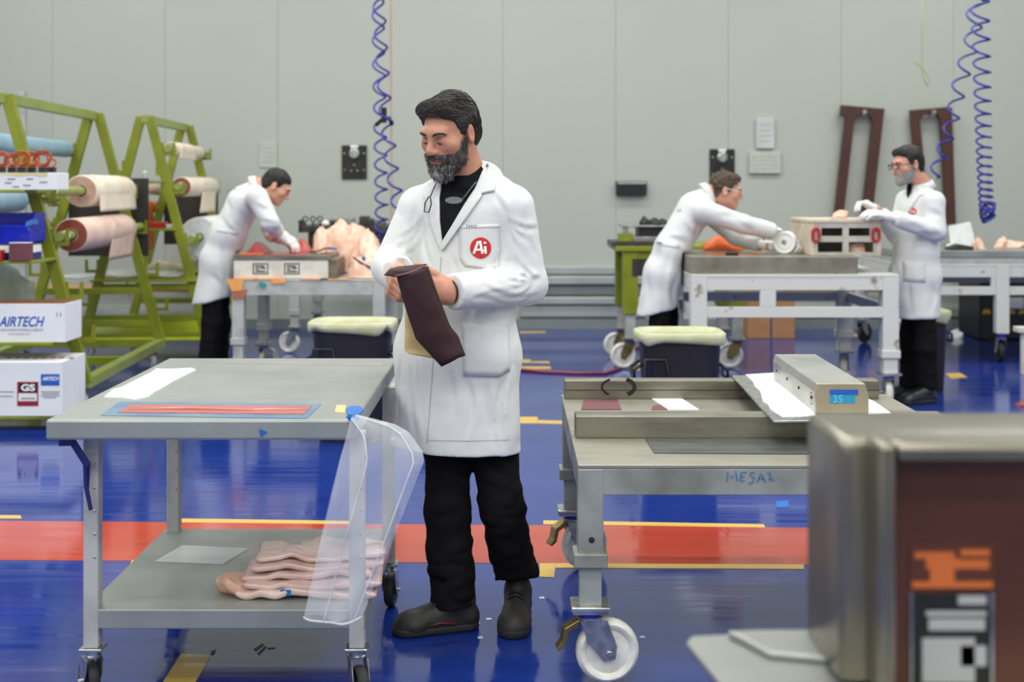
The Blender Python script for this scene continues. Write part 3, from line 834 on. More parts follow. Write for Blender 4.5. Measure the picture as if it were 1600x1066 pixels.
# left workbench (table A)
TA = 0.80
ax0, ax1, ay0, ay1 = (362 - CX) / F * 9.1, (601 - CX) / F * 9.1, 9.1, 10.1
ta = trolley('steel_workbench', 'steel workbench with orange tape where the left worker bends over', 'workbench', ax0, ax1, ay0, ay1, TA, M_steel, leg=0.085, apron=0.10, mw=M_nylon, yaws=(0.5, 0.4, 0.9, 2.9))
for (a, b, c, d) in ((365, 400, 434, 437), (398, 445, 434, 439), (470, 545, 434, 437), (500, 512, 436, 439)):
    p0, p1 = P(a, c, ay0 - 0.002), P(b, d, ay0 - 0.002)
    ob('orange_tape', MB().box(p0.x, p1.x, ay0 - 0.004, ay0 + 0.05, TA, TA + 0.003), M_otape, ta)
ob('orange_tape', MB().prism([P(354, 436, ay0 - 0.004), P(382, 435, ay0 - 0.004), P(377, 454, ay0 - 0.004), P(362, 455, ay0 - 0.004)], (0, -0.002, 0)), M_otape, ta)
ob('orange_tape', MB().prism([P(424, 436, ay0 - 0.004), P(446, 437, ay0 - 0.004), P(446, 442, ay0 - 0.004), P(423, 444, ay0 - 0.004)], (0, -0.002, 0)), M_otape, ta)
ob('rust_tape', MB().prism([P(363, 456, ay0 - 0.004), P(386, 452, ay0 - 0.004), P(382, 466, ay0 - 0.004), P(364, 469, ay0 - 0.004)], (0, -0.002, 0)), mat('rust_tape', (176, 104, 74), 0.6), ta)
ob('blue_tape', MB().prism([P(406, 440, ay0 - 0.004), P(417, 444, ay0 - 0.004), P(413, 451, ay0 - 0.004), P(404, 446, ay0 - 0.004)], (0, -0.002, 0)), mat('teal_tape', (40, 150, 140), 0.5), ta)
# white-fronted tool block on the workbench
tb = thing('tool_block', 'white sided steel tool block with two black printed labels on the left workbench', 'tool block', (P(440, 0, 9.2).x, 9.4, TA))
tx0, tx1 = P(365, 0, 9.15).x, P(514, 0, 9.15).x
tz0, tz1 = TA + 0.003, P(0, 399, 9.15).z
ob('body', MB().box(tx0, tx1 - 0.01, 9.15, 9.7, tz0, tz1 - 0.035), M_whitetool, tb, bevel=0.004)
ob('top_plate', MB().box(tx0 - 0.004, tx1, 9.145, 9.705, tz1 - 0.035, tz1), M_raw, tb, bevel=0.003)
ob('end_block', MB().box(tx1 - 0.01, tx1 + 0.05, 9.2, 9.65, TA + 0.003, tz1 - 0.03), M_raw, tb, bevel=0.004)
for cx_, cy_ in ((407, 420), (456, 420)):
    lb = MB()
    for (a, b, c, d) in ((-12, 12, 7, 8.5), (-12, -10.5, -8, 8), (10.5, 12, -8, 8), (-12, 12, -8.5, -7), (-8, 8, -5, -3), (-8, -2, -1, 1), (0, 8, 0, 2), (-8, 6, 3, 5)):
        p0, p1 = P(cx_ + a, cy_ - d, 9.148), P(cx_ + b, cy_ - c, 9.148)
        lb.box(p0.x, p1.x, 9.1475, 9.15, p1.z, p0.z)
    o_ = ob('printed_label', lb, M_blackink, tb)
    o_['kind'] = 'stuff'
# red film lying in peaks on the tool block
def facet(c, rx, ry, rz_, seed, n=44, m=24, flat=True, amp=0.08, nf=70, spread=(0.78, 1.0)):
    rng = np.random.default_rng(seed)
    N_ = rng.normal(size=(nf, 3))
    N_ /= np.linalg.norm(N_, axis=1)[:, None]
    D_ = rng.uniform(*spread, nf)
    vs = []
    for i in range(m + 1):
        th = PI * i / m
        for k in range(n):
            ph = 2 * PI * k / n
            d = np.array([math.sin(th) * math.cos(ph), math.sin(th) * math.sin(ph), math.cos(th)])
            t = (N_ @ d) / D_
            r = min(1.15, 1.0 / max(t.max(), 0.5))
            vs.append(d * r)
    V = np.array(vs)
    nn = vnoise(V[:, 0] * 3 + seed, V[:, 1] * 3, V[:, 2] * 3)
    n2_ = vnoise(V[:, 0] * 8 + seed, V[:, 1] * 8, V[:, 2] * 8)
    V = V * (1 + amp * nn + amp * 0.5 * n2_)[:, None] * np.array([rx, ry, rz_])
    if flat:
        V[:, 2] = np.where(V[:, 2] < 0, V[:, 2] * 0.02, V[:, 2])
        V[:, 2] -= V[:, 2].min()
    V += np.array(c)
    fs = [(i * n + k, (i + 1) * n + k, (i + 1) * n + (k + 1) % n, i * n + (k + 1) % n) for i in range(m) for k in range(n)]
    return MB().add(V.tolist(), fs)
def tent(name, pts, m, label, cat, group=None):
    pass
rfz = tz1 + 0.001
rf = thing('red_film', 'crumpled red and clear film standing in peaks on the tool block', 'plastic film', (P(430, 0, 9.3).x, 9.35, tz1))
for (a, b, c) in (((384, 399), (400, 378), (416, 399)), ((452, 399), (463, 377), (474, 399)), ((458, 399), (470, 373), (477, 399))):
    yq = 9.3 if a[0] < 440 else 9.485
    q = [P(*a, yq), P(*c, yq), P(*b, yq + 0.06)]
    q[0].z = q[1].z = tz1 + 0.006
    q2 = [q[0] + Vector((0.02, 0.19, 0)), q[1] + Vector((0.02, 0.19, 0))]
    mb = MB().add([q[0], q[1], q[2], q2[0], q2[1], q[2] + Vector((0.02, 0.1, -0.01))], [(0, 1, 2), (1, 4, 5, 2), (4, 3, 5), (3, 0, 2, 5)])
    ob('peak', mb, M_filmred, rf, solid=0.004)
ob('flat_film', MB().box(tx0 + 0.02, P(477, 0, 9.3).x, 9.2, 9.6, rfz, rfz + 0.003), M_filmred, rf)
ob('orange_film', MB().box(P(373, 0, 9.17).x, P(412, 0, 9.17).x, 9.155, 9.198, rfz, rfz + 0.012), M_orange, rf, bevel=0.003)
# heap of peach film
hp = thing('film_heap', 'big crumpled heap of peach plastic film on the left workbench', 'plastic film', (P(540, 0, 9.45).x, 9.55, TA))
for (cx_, cy_, Y_, rx, ry, rz_, sd) in ((530, 438, 9.90, 0.22, 0.15, 0.42, 11), (575, 438, 9.58, 0.135, 0.26, 0.34, 12), (584, 438, 9.42, 0.14, 0.20, 0.24, 14), (571, 438, 9.27, 0.135, 0.12, 0.16, 15), (553, 438, 9.88, 0.2, 0.15, 0.37, 16), (503, 0, 9.45, 0.072, 0.13, 0.20, 17)):
    c = P(cx_, cy_, Y_)
    ob('crumple', facet((c.x, c.y, tz1 + 0.003 if cy_ == 0 else TA + 0.004), rx, ry, rz_, sd, amp=0.11, nf=120, spread=(0.86, 1.0)), M_film, hp, smooth=True)
ob('dark_strip', MB().tube([P(485, 394, 9.28), P(497, 393, 9.26), P(508, 388, 9.24), P(520, 389, 9.25)], 0.006, 6), M_blackink, hp, smooth=True)
ob('dark_strip', MB().tube([P(552, 402, 9.2), P(566, 412, 9.18), P(578, 418, 9.18), P(590, 421, 9.18)], 0.007, 6), M_blackink, hp, smooth=True)
ob('blue_tape', MB().prism([P(513, 386, 9.22), P(527, 388, 9.22), P(526, 391, 9.22), P(515, 390, 9.22)], (0, -0.006, 0)), M_btape, hp)
ob('blue_tape', MB().prism([P(565, 401, 9.15), P(571, 401, 9.15), P(571, 408, 9.15), P(566, 407, 9.15)], (0, -0.006, 0)), M_btape, hp)
wc = P(514, 357, 9.95)

# dark workbench further back (table B) with steel tooling
TBz = 0.86
tbx0, tbx1 = P(452, 0, 11.2).x, P(660, 0, 11.2).x
tbk = trolley('steel_workbench', 'dark workbench against the wall behind the peach film heap', 'workbench', tbx0, tbx1, 11.2, 12.6, TBz, M_steel, leg=0.085, mw=M_nylon, yaws=(3.0, 2.4, 1.0, 0.5))
sl = thing('dark_tool_plate', 'thick dark steel tool slab with eye bolts on the far workbench', 'tool', (P(560, 0, 11.4).x, 11.5, TBz))
sx0, sx1 = P(468, 0, 11.4).x, P(690, 0, 11.4).x
sz1 = P(0, 353, 11.4).z
ob('slab', MB().box(sx0, sx1, 11.4, 12.2, sz1 - 0.06, sz1), M_rawdark, sl, bevel=0.005)
ob('riser', MB().box(sx0 + 0.06, sx1 - 0.06, 11.5, 12.1, TBz, sz1 - 0.06), M_rawdark, sl, bevel=0.005)
ob('end_stop', MB().box(sx0 - 0.01, sx0 + 0.012, 11.4, 11.6, sz1 - 0.06, sz1 + 0.05), M_rawdark, sl)
for px in (477, 489, 500):
    c = P(px, 344, 11.5)
    ob('eye_bolt', MB().tube([(c.x + 0.022 * math.cos(a), 11.5, c.z + 0.01 + 0.022 * math.sin(a)) for a in [2 * PI * k / 12 for k in range(12)]], 0.007, 6, closed=True).cyl((c.x, 11.5, sz1), (c.x, 11.5, c.z - 0.01), 0.008, n=8), M_rawdark, sl, smooth=True)
for (a, b, c, d, m, nm) in ((513, 528, 344, 353, M_rawdark, 'clamp_block'), (519, 552, 340, 353, M_zinc, 'clear_cover'), (561, 575, 338, 353, M_rawdark, 'clamp_block'), (574, 582, 342, 353, M_rawdark, 'clamp_block'), (586, 600, 343, 353, M_raw, 'clamp_block')):
    p0, p1 = P(a, c, 11.5), P(b, d, 11.5)
    ob(nm, MB().box(p0.x, p1.x, 11.5, 11.7, sz1, p0.z), m, sl, bevel=0.008)

ob('cotton_wad', MB().lathe((P(509, 0, 11.45).x, 11.45, sz1 + 0.001), (0, 0, 1), [(0.028, 0.0), (0.034, 0.012), (0.032, 0.028), (0.022, 0.041), (0.010, 0.046), (0.001, 0.047)], 18), M_paper, None, 'small white rounded cloth wad peeking over the peach film heap', 'cloth', smooth=True)
# ------------------------------------------------------------------ white table on the right
TW = 0.885
wx0, wx1, wy0, wy1 = P(1080, 0, 8.4).x, P(1405, 0, 8.4).x, 8.4, 9.65
tw = trolley('white_table', 'chipped white welded table where the worker leans over', 'table', wx0, wx1, wy0, wy1, TW, M_whitepaint, leg=0.105, apron=0.085, slab=0.02, mid=P(0, 480, 8.4).z, mw=M_nylon, yaws=(2.2, 1.5, 0.7, 1.2), mleg=M_whitepaint)
zpl = P(0, 401, 8.42).z
ob('tool_plate', MB().box(P(1080, 0, 8.4).x, P(1342, 0, 8.4).x, 8.42, 9.3, TW, zpl), wear('stained_plate', (150, 146, 132), (122, 116, 100), 0.4, 0.6, 7.0), None, 'thick stained steel plate lying on the white table', 'tool plate', bevel=0.004)
# sheets on the plate
ob('orange_sheet', MB().grid([[Vector((P(1098 + 12 * j, 0, 9.2).x, 9.145 + 0.145 * i / 6, zpl + 0.004 + 0.105 * math.sin(PI * min(1, i / 6 * 0.9)) * math.sin(PI * (j + 0.6) / 6.2))) for j in range(6)] for i in range(7)]), M_orange, None,
   'bulging orange plastic sheet behind the leaning worker\'s arms', 'plastic sheet', smooth=True, solid=0.003)
ob('amber_film', MB().prism([(P(1098, 0, 8.6).x, 8.5, zpl), (P(1175, 0, 8.6).x, 8.5, zpl), (P(1190, 0, 8.9).x, 8.72, zpl), (P(1098, 0, 8.9).x, 8.72, zpl)], (0, 0, 0.002)), mat('amber_film', (222, 134, 92), 0.15, 0, alpha=0.7), None, 'flat glossy amber film on the steel plate', 'plastic film')
ob('knife_handle', MB().tube([P(1134, 397, 8.52), P(1143, 395.5, 8.52), P(1153, 397, 8.52)], [0.012, 0.016, 0.012], 8), M_black, None, 'small black cutter handle on the steel plate', 'cutter', smooth=True)
# white crate with openings
ck = thing('open_crate', 'whitish wooden crate with cut-outs and red shackles on the white table', 'crate', (P(1325, 0, 8.6).x, 8.8, TW))
cx0, cx1 = P(1266, 0, 8.55).x, P(1377, 0, 8.55).x
cz0, cz1 = zpl + 0.001, P(0, 348, 8.55).z
cz0r = cz0
M_crate = mat('pale_crate_paint', (204, 192, 172), 0.6, 0, (176, 160, 138), 12, (0.45, 0.75))
M_crate2 = mat('grey_crate_face', (186, 182, 172), 0.55, 0, (158, 152, 140), 14, (0.45, 0.75))
cy0, cy1 = 8.55, 9.15
fw = cx1 - cx0
ob('side', MB().box(cx0, cx0 + 0.03, cy0, cy1, cz0, cz1), M_crate, ck, bevel=0.004)
ob('side', MB().box(cx1 - 0.03, cx1, cy0, cy1, cz0, cz1), M_crate, ck, bevel=0.004)
ob('lid', MB().box(cx0 - 0.006, cx1 + 0.02, cy0 - 0.006, cy1, cz1, cz1 + 0.022), M_crate, ck, bevel=0.003)
ob('back', MB().box(cx0 + 0.03, cx1 - 0.03, cy1 - 0.02, cy1, cz0, cz1), M_crate2, ck)
ob('floor_board', MB().box(cx0 + 0.03, cx1 - 0.03, cy0 + 0.02, cy1 - 0.02, cz0, cz0 + 0.015), M_crate2, ck)
zm = (cz0 + cz1) / 2
xm = (cx0 + cx1) / 2
for (a, b, c, d) in ((cx0 + 0.03, cx1 - 0.03, cz1 - 0.035, cz1), (cx0 + 0.03, cx1 - 0.03, zm - 0.02, zm + 0.02), (cx0 + 0.03, cx1 - 0.03, cz0, cz0 + 0.02),
                     (cx0 + 0.03, cx0 + 0.05, cz0 + 0.02, zm - 0.02), (cx0 + 0.03, cx0 + 0.075, zm + 0.02, cz1 - 0.035), (xm - 0.02, xm + 0.02, cz0 + 0.02, zm - 0.02), (xm - 0.02, xm + 0.02, zm + 0.02, cz1 - 0.035),
                     (cx1 - 0.05, cx1 - 0.03, cz0 + 0.02, zm - 0.02), (cx1 - 0.075, cx1 - 0.03, zm + 0.02, cz1 - 0.035)):
    ob('front_rib', MB().box(a, b, cy0, cy0 + 0.02, c, d), M_crate2, ck)
for px in (1275, 1369):
    c = P(px, 367, cy0 - 0.014)
    ob('shackle', MB().tube([(c.x + 0.022 * math.cos(a), cy0 - 0.014, c.z + (0.02 if math.sin(a) > 0 else -0.02) + 0.022 * math.sin(a)) for a in [2 * PI * k / 16 for k in range(16)]], 0.010, 8, closed=True), M_red, ck, smooth=True)
c = P(1352, 401, cy0)
ob('peach_rag', facet((P(1338, 0, cy0 + 0.1).x, cy0 + 0.10, cz0 + 0.016), 0.07, 0.06, 0.07, 31), M_film, None, 'peach film scrap inside the crate opening', 'plastic film', smooth='auto')
c = P(1352, 348, 8.75)
ob('peach_film', facet((P(1310, 0, 8.75).x, 8.75, cz1 + 0.023), 0.085, 0.12, 0.07, 33, spread=(0.5, 1.0), nf=40, amp=0.14), M_film, None, 'peach film lying on the crate lid beside the gloved hands', 'plastic film', smooth='auto')
ob('peach_film', facet((P(1186, 0, 9.2).x, 9.2, zpl + 0.001), 0.06, 0.05, 0.20, 35, spread=(0.5, 1.0)), M_film, None, 'upright peach film scrap behind the leaning worker\'s arms', 'plastic film', smooth='auto')
# ------------------------------------------------------------------ far right bench
TR = 0.93
rx0, rx1, ry0, ry1 = P(1472, 0, 10.6).x, 5.4, 10.6, 12.0
tr = trolley('white_table', 'chipped white table with film scraps at the right edge behind the man with glasses', 'table', rx0 - 0.35, rx1, ry0, ry1, TR - 0.11, M_whitepaint, leg=0.1, apron=0.09, slab=0.02, mid=P(0, 448, 10.6).z, mw=M_rubber, yaws=(1.2, 1.5, 0.7, 1.2))
ob('top_beam', MB().box(rx0 - 0.33, rx1, ry0 + 0.01, ry1, TR - 0.11, TR - 0.055), M_steel, tr, bevel=0.004)
ob('leg', MB().box(P(1556, 0, ry0).x, P(1576, 0, ry0).x, ry0 - 0.02, ry0 + 0.06, 0.25, TR - 0.11), M_whitepaint, tr, bevel=0.004)
caster(tr, P(1566, 0, ry0).x, ry0 + 0.02, 0.25, 0.09, 0.045, 1.5, M_rubber, M_bluepl)
ob('top_plate', MB().box(rx0 - 0.34, rx1, ry0, ry1, TR - 0.055, TR), M_steel_top, tr, bevel=0.004)
for (px, rx, ry, rz_, sd, m, nm, lb) in ((1526, 0.075, 0.09, 0.10, 41, M_film, 'peach_film', 'peach film scrap left of the coiled blue hose end'), (1562, 0.10, 0.10, 0.12, 42, M_film, 'peach_film', 'upright peach film scrap right of the coiled blue hose end'), (1606, 0.18, 0.12, 0.075, 43, M_film, 'peach_film', 'low spread of peach film at the right edge of the picture'), (1492, 0.07, 0.07, 0.06, 44, M_paper, 'white_cloth', 'crumpled white cloth on the far right table')):
    ob(nm, facet((P(px, 0, 10.9).x, (10.88 if px < 1590 else 11.25) if nm == 'peach_film' else 11.02, TR + 0.001), rx, ry, rz_ * 1.2, sd, spread=(0.35, 1.0), nf=26, amp=0.16), m, None, lb, 'plastic film' if nm == 'peach_film' else 'cloth', smooth='auto')
ob('grey_block', MB().prism([(P(1484, 0, 10.7).x, 10.68, TR), (P(1520, 0, 10.7).x, 10.68, TR), (P(1520, 0, 10.7).x, 10.68, TR + 0.03), (P(1500, 0, 10.7).x, 10.68, TR + 0.05), (P(1484, 0, 10.7).x, 10.68, TR + 0.02)], (0, 0.15, 0)), M_rawdark, None, 'flat dark wedge shaped tool on the far right table', 'tool', bevel=0.003)
ob('clear_panel', MB().prism([(P(1487, 0, 11.3).x, 11.32, TR + 0.001), (P(1527, 0, 11.3).x, 11.32, TR + 0.001), (P(1524, 0, 11.3).x, 11.42, TR + 0.22), (P(1489, 0, 11.3).x, 11.42, TR + 0.18)], (0, 0.01, 0)), M_clear2, None, 'clear plastic sheet leaning upright on the far right table', 'plastic sheet')
# black box with yellow chevrons, white crumpled bag, cardboard carton, low white box
bb = thing('black_crate', 'black crate with yellow bands and a white label under the far right table', 'crate', (P(1570, 0, 12.4).x, 12.4, 0))
kx0, kx1 = P(1531, 0, 12.2).x, P(1625, 0, 12.2).x
kz1 = P(0, 437, 12.2).z
ob('body', MB().box(kx0, kx1, 12.2, 12.8, 0, kz1), M_black, bb, bevel=0.02)
ob('lid', MB().box(kx0 - 0.01, kx1 + 0.01, 12.19, 12.81, kz1, kz1 + 0.04), M_bluepl, bb, bevel=0.01)
for k in range(5):
    a = kx0 + 0.02 + k * 0.115
    ob('yellow_band', MB().prism([(a, 12.199, P(0, 491, 12.2).z), (a + 0.085, 12.199, P(0, 490, 12.2).z), (a + 0.075, 12.199, P(0, 484, 12.2).z), (a + 0.02, 12.199, P(0, 483, 12.2).z)], (0, -0.003, 0)), mat('yellow_paint', (232, 176, 30), 0.5), bb)
p0, p1 = P(1555, 465, 12.19), P(1600, 482, 12.19)
lb = ob('label', MB().box(p0.x, p1.x, 12.192, 12.2, p1.z, p0.z), M_paper, bb)
ob('label_border', MB().box(p0.x - 0.01, p1.x, 12.191, 12.2, p1.z - 0.012, p1.z), M_btape, bb)
ob('crumpled_bag', facet((P(1495, 0, 12.4).x, 12.4, 0), 0.11, 0.12, 0.13, 51, spread=(0.4, 1.0)), M_paper, None, 'crumpled white bag on the floor beside the black crate', 'bag', smooth='auto')
ob('white_post', MB().box(P(1503, 0, 12.9).x, P(1514, 0, 12.9).x, 12.9, 12.96, 0, 1.0).box(P(1499, 0, 12.9).x, P(1518, 0, 12.9).x, 12.86, 13.0, 0, 0.02), M_whitetool, None, 'white floor post standing behind the crumpled white bag', 'post', bevel=0.003)
cb = thing('cardboard_box', 'closed brown cardboard box under the white table by the wall', 'box', (P(1205, 0, 12.3).x, 12.5, 0))
p0, p1 = P(1168, 462, 12.3), P(1242, 521, 12.3)
ob('carton', MB().box(p0.x, p1.x, 12.3, 12.8, 0.0, p0.z), M_card, cb, bevel=0.006)
ob('tape_strip', MB().box(P(1205, 0, 12.3).x - 0.01, P(1205, 0, 12.3).x + 0.008, 12.297, 12.3, 0.01, p0.z - 0.01), mat('dark_strip', (70, 70, 110), 0.5), cb)
ob('low_white_box', MB().box(P(1588, 0, 9.95).x, P(1680, 0, 9.95).x, 9.9, 10.02, 0.33, 0.37).box(P(1597, 0, 9.95).x, P(1600, 0, 9.95).x, 9.93, 9.99, 0.0, 0.33).box(P(1660, 0, 9.95).x, P(1664, 0, 9.95).x, 9.93, 9.99, 0.0, 0.33), M_whitetool, None, 'low white stool top cut off by the right edge', 'stool', bevel=0.004)
ob('red_scrap', facet((G(1598, 634).x, G(1598, 634).y, 0.001), 0.055, 0.05, 0.03, 61), mat('rust_red', (150, 60, 44), 0.5), None, 'small rust red scrap on the floor at the right edge', 'scrap', smooth='auto')
# ------------------------------------------------------------------ green table behind the leaning worker
gx0, gx1 = P(958, 0, 10.2).x, P(1180, 0, 10.2).x
TGz = P(0, 385, 10.2).z
tg_ = thing('green_table', 'olive green table behind the worker leaning over the white table', 'table', ((gx0 + gx1) / 2, 10.6, 0))
ob('tabletop', MB().box(gx0 + 0.02, gx1, 10.2, 11.1, TGz - 0.04, TGz), M_green, tg_, bevel=0.004)
for lx in (P(974, 0, 10.2).x, P(1143, 0, 10.2).x):
    for ly in (10.22, 10.95):
        lg = ob('leg', MB().box(lx, lx + 0.12, ly, ly + 0.12, 0.44, TGz - 0.04), M_green, tg_, bevel=0.005)
        ob('lower_leg', MB().box(lx + 0.02, lx + 0.10, ly + 0.02, ly + 0.10, 0.25, 0.44), M_steel, lg)
        ob('foot_plate', MB().box(lx - 0.0, lx + 0.12, ly, ly + 0.12, 0.235, 0.25), M_zinc, lg)
        caster(tg_, lx + 0.06, ly + 0.06, 0.235, 0.105, 0.045, 3.3 if lx < 1.2 else 3.0, M_nylon, M_bluepl, mf=M_brass)
ob('side_panel', MB().box(P(974, 0, 10.2).x + 0.12, P(1143, 0, 10.2).x, 10.23, 10.26, TGz - 0.16, TGz - 0.04), M_green, tg_)
ob('drawer_box', MB().box(P(988, 0, 10.2).x, P(1040, 0, 10.2).x, 10.215, 10.6, TGz - 0.24, TGz - 0.1), M_rawdark, tg_)
pq = ob('steel_plate', MB().prism([P(956, 372, 10.15), P(1060, 372, 10.15), P(1060, 377, 10.15), P(956, 376, 10.15)], (0, 0.5, 0)), M_rawdark, None)
bpy.data.objects.remove(pq)
ts = thing('tool_stack', 'stack of grey plates and dark stones on the green table', 'tools', (P(1000, 0, 10.4).x, 10.4, TGz))
ob('under_plate', MB().box(P(956, 0, 10.2).x, P(1070, 0, 10.2).x, 10.22, 10.7, TGz, TGz + 0.035), M_rawdark, ts)
ob('green_block', MB().box(P(968, 0, 10.2).x, P(990, 0, 10.2).x, 10.25, 10.4, TGz + 0.035, TGz + 0.10), M_green, ts, bevel=0.004)
ob('grey_plate', MB().box(P(990, 0, 10.2).x, P(1040, 0, 10.2).x, 10.23, 10.6, TGz + 0.035, TGz + 0.075), M_zinc, ts, bevel=0.005)
ob('dark_plate', MB().box(P(1000, 0, 10.2).x, P(1045, 0, 10.2).x, 10.28, 10.6, TGz + 0.075, TGz + 0.15), M_blackmetal, ts, bevel=0.005)
ob('top_tray', MB().box(P(972, 0, 10.2).x, P(1050, 0, 10.2).x, 10.25, 10.6, TGz + 0.15, TGz + 0.165), M_zinc, ts, bevel=0.004)
ob('tray_prop', MB().box(P(976, 0, 10.2).x, P(984, 0, 10.2).x, 10.3, 10.4, TGz + 0.10, TGz + 0.15), M_zinc, ts)
for k, px in enumerate((1008, 1024, 1036)):
    ob('dark_lump', facet((P(px, 0, 10.35).x, 10.4, TGz + 0.165), 0.05, 0.05, 0.075 - 0.01 * k, 71 + k), M_blackmetal, ts, smooth='auto')
# hose on the floor
ob('floor_hose', MB().tube([G(805, 577, 0.012), G(850, 581, 0.012), G(900, 583, 0.012), G(945, 583, 0.012), G(968, 576, 0.012), G(985, 561, 0.012), G(992, 545, 0.012), G(1003, 540, 0.012)], 0.012, 8), mat('red_hose', (140, 60, 70), 0.4), None, 'thin dull red hose lying on the floor left of the waste bin', 'hose', smooth=True)

# ------------------------------------------------------------------ things on the back wall
def wall_box(x0, y0, x1, y1, d, zoff=0.0, Y=WY):
    a, b = P(x0, y0, Y - d - zoff), P(x1, y1, Y - d - zoff)
    return MB().box(a.x, b.x, Y - d - zoff, Y - zoff, b.z, a.z)
for (x0, y0, x1, y1, lb) in ((534, 227, 573, 280, 'black wall outlet plate with round socket left of the blue hoses'), (1109, 233, 1148, 285, 'black wall outlet plate with round socket above the leaning worker')):
    r = thing('outlet_plate', lb, 'wall plate', P((x0 + x1) / 2, y1, WY), 0, 'black outlet plates on the wall')
    ob('plate', wall_box(x0, y0, x1, y1, 0.02), M_blackmetal, r, bevel=0.003)
    cxp = (x0 + x1) / 2
    c = P(cxp, y0 + 13, WY - 0.02)
    ob('socket', MB().lathe(c, (0, -1, 0), [(0.052, 0), (0.052, 0.018), (0.04, 0.022), (0.036, 0.012), (0.016, 0.012), (0.014, 0.02), (0.001, 0.02)], 20), M_zinc, r, smooth='auto')
    ob('tag', wall_box(cxp - 6, y0, cxp + 6, y0 + 4, 0.006, 0.02), M_paper, r)
    for dx, dy in ((-15, 13), (15, 13), (0, 31), (-15, 39), (-5, 40), (5, 40), (15, 39)):
        ob('screw', MB().lathe(P(cxp + dx, y0 + dy, WY - 0.02), (0, -1, 0), [(0.011, 0), (0.009, 0.006), (0.001, 0.007)], 8), M_zinc, r, smooth=True)
bx = thing('wall_unit', 'small black wall unit with a pale strip between the two men', 'wall unit', P(987, 305, WY))
ob('body', wall_box(963, 283, 1011, 305, 0.08), M_black, bx, bevel=0.006)
ob('pale_strip', wall_box(965, 284, 1010, 287.5, 0.004, 0.08), M_guard, bx)
for i in range(7):
    xx = 967 + i * 6.2
    ob('rib', wall_box(xx, 289, xx + 2, 304, 0.01, 0.08), M_blackmetal, bx)
for (x0, y0, x1, y1, lb, m) in ((405, 222, 433, 262, 'faint paper notice on the wall above the left worker', mat('faint_notice', (184, 187, 180), 0.6)), (1182, 185, 1210, 232, 'white paper notice holder on the wall right of the outlet plate', mat('notice_white', (194, 197, 194), 0.5)), (1171, 237, 1220, 271, 'creased clear document pocket on the wall below the notice holder', mat('document_pocket', (190, 191, 182), 0.18, 0, (178, 178, 168), 20, bump=0.3, bscale=20))):
    r = thing('wall_notice', lb, 'notice', P((x0 + x1) / 2, y1, WY))
    ob('sheet', wall_box(x0, y0, x1, y1, 0.012 if x0 < 1000 else 0.04), m, r, bevel=0.003)
    for k in range(4):
        yy = y0 + (y1 - y0) * (0.2 + 0.18 * k)
        ob('print_line', wall_box(x0 + 4, yy, x1 - 5 - 2 * (k % 2), yy + 1.5, 0.002, 0.012 if x0 < 1000 else 0.04), mat('pale_print_line', (172, 175, 170), 0.6), r)
for (x, y, lb) in ((383, 285, ''), (524, 286, ''), (1098, 292, '')):
    pass
# brown U frames hung on the wall
def uframe(pts_o, pts_i, lb, hook):
    r = thing('brown_u_frame', lb, 'frame', P(pts_o[3][0], pts_o[3][1], WY - 0.1), 0, 'brown frames hung on the wall')
    Yq = WY - 0.13
    n = len(pts_o)
    poly = [P(a, b, Yq) for a, b in pts_o] + [P(a, b, Yq) for a, b in pts_i[::-1]]
    ob('frame', MB().prism(poly, (0, 0.07, 0)), M_brown, r, bevel=0.004)
    c = P(hook[0], hook[1], Yq)
    ob('hook', MB().cyl(c + Vector((0, 0.13, 0)), c + Vector((0, -0.03, 0)), 0.022, n=12), M_zinc, r, smooth='auto')
uframe([(1303, 350), (1322, 182), (1314, 180), (1315, 164), (1383, 170), (1381, 182), (1362, 350)], [(1317, 350), (1335, 192), (1341, 181), (1350, 178), (1360, 181), (1364, 192), (1346, 350)], 'brown inverted U frame hung on the wall left of the man with glasses', (1350, 175))
uframe([(1440, 350), (1424, 182), (1423, 172), (1480, 167), (1488, 168), (1488, 180), (1494, 350)], [(1453, 350), (1438, 188), (1444, 180), (1458, 176), (1466, 180), (1470, 190), (1480, 350)], 'brown inverted U frame hung on the wall behind the man with glasses', (1458, 175))
# ------------------------------------------------------------------ coiled hoses and string
def coil(path, R0, pitches, Y, seed=0, r=0.0075, squash=1.0):
    """path: pixel polyline; pitches: px spacing from start to end"""
    seg, tot = [], 0
    for a, b in zip(path, path[1:]):
        d = math.hypot(b[0] - a[0], b[1] - a[1])
        seg.append((tot, d, a, b))
        tot += d
    pts, s, ph = [], 0.0, seed
    while s < tot:
        for (t0, d, a, b) in seg:
            if s <= t0 + d:
                break
        k = (s - t0) / d
        cx_, cy_ = a[0] + (b[0] - a[0]) * k, a[1] + (b[1] - a[1]) * k
        c = P(cx_, cy_, Y)
        Rr = R0[0] + (R0[1] - R0[0]) * s / tot
        pts.append(c + Vector((Rr * math.cos(ph), Rr * squash * math.sin(ph), 0.35 * Rr * math.sin(ph))))
        pit = pitches[0] + (pitches[1] - pitches[0]) * s / tot
        ph += 2 * PI / 14
        s += pit / 14
    return MB().tube(pts, r, 6)
def hose(lb, path, R0, pitch, Y, seed=0, r=0.009):
    return ob('coiled_hose', coil(path, R0, pitch, Y, seed, r), M_hose, None, lb, 'air hose', 'blue coiled air hoses', smooth=True)
h_a = hose('straight hanging blue coiled hose left of the standing man', [(590, -40), (592, 100), (594, 200), (596, 300), (597, 398)], (0.045, 0.052), (44, 19), 10.3)
h_b = hose('blue coiled hose slanting towards the standing man\'s shoulder', [(590, -40), (597, 100), (603, 180), (612, 260), (626, 345)], (0.045, 0.05), (44, 33), 10.0, 2.0)
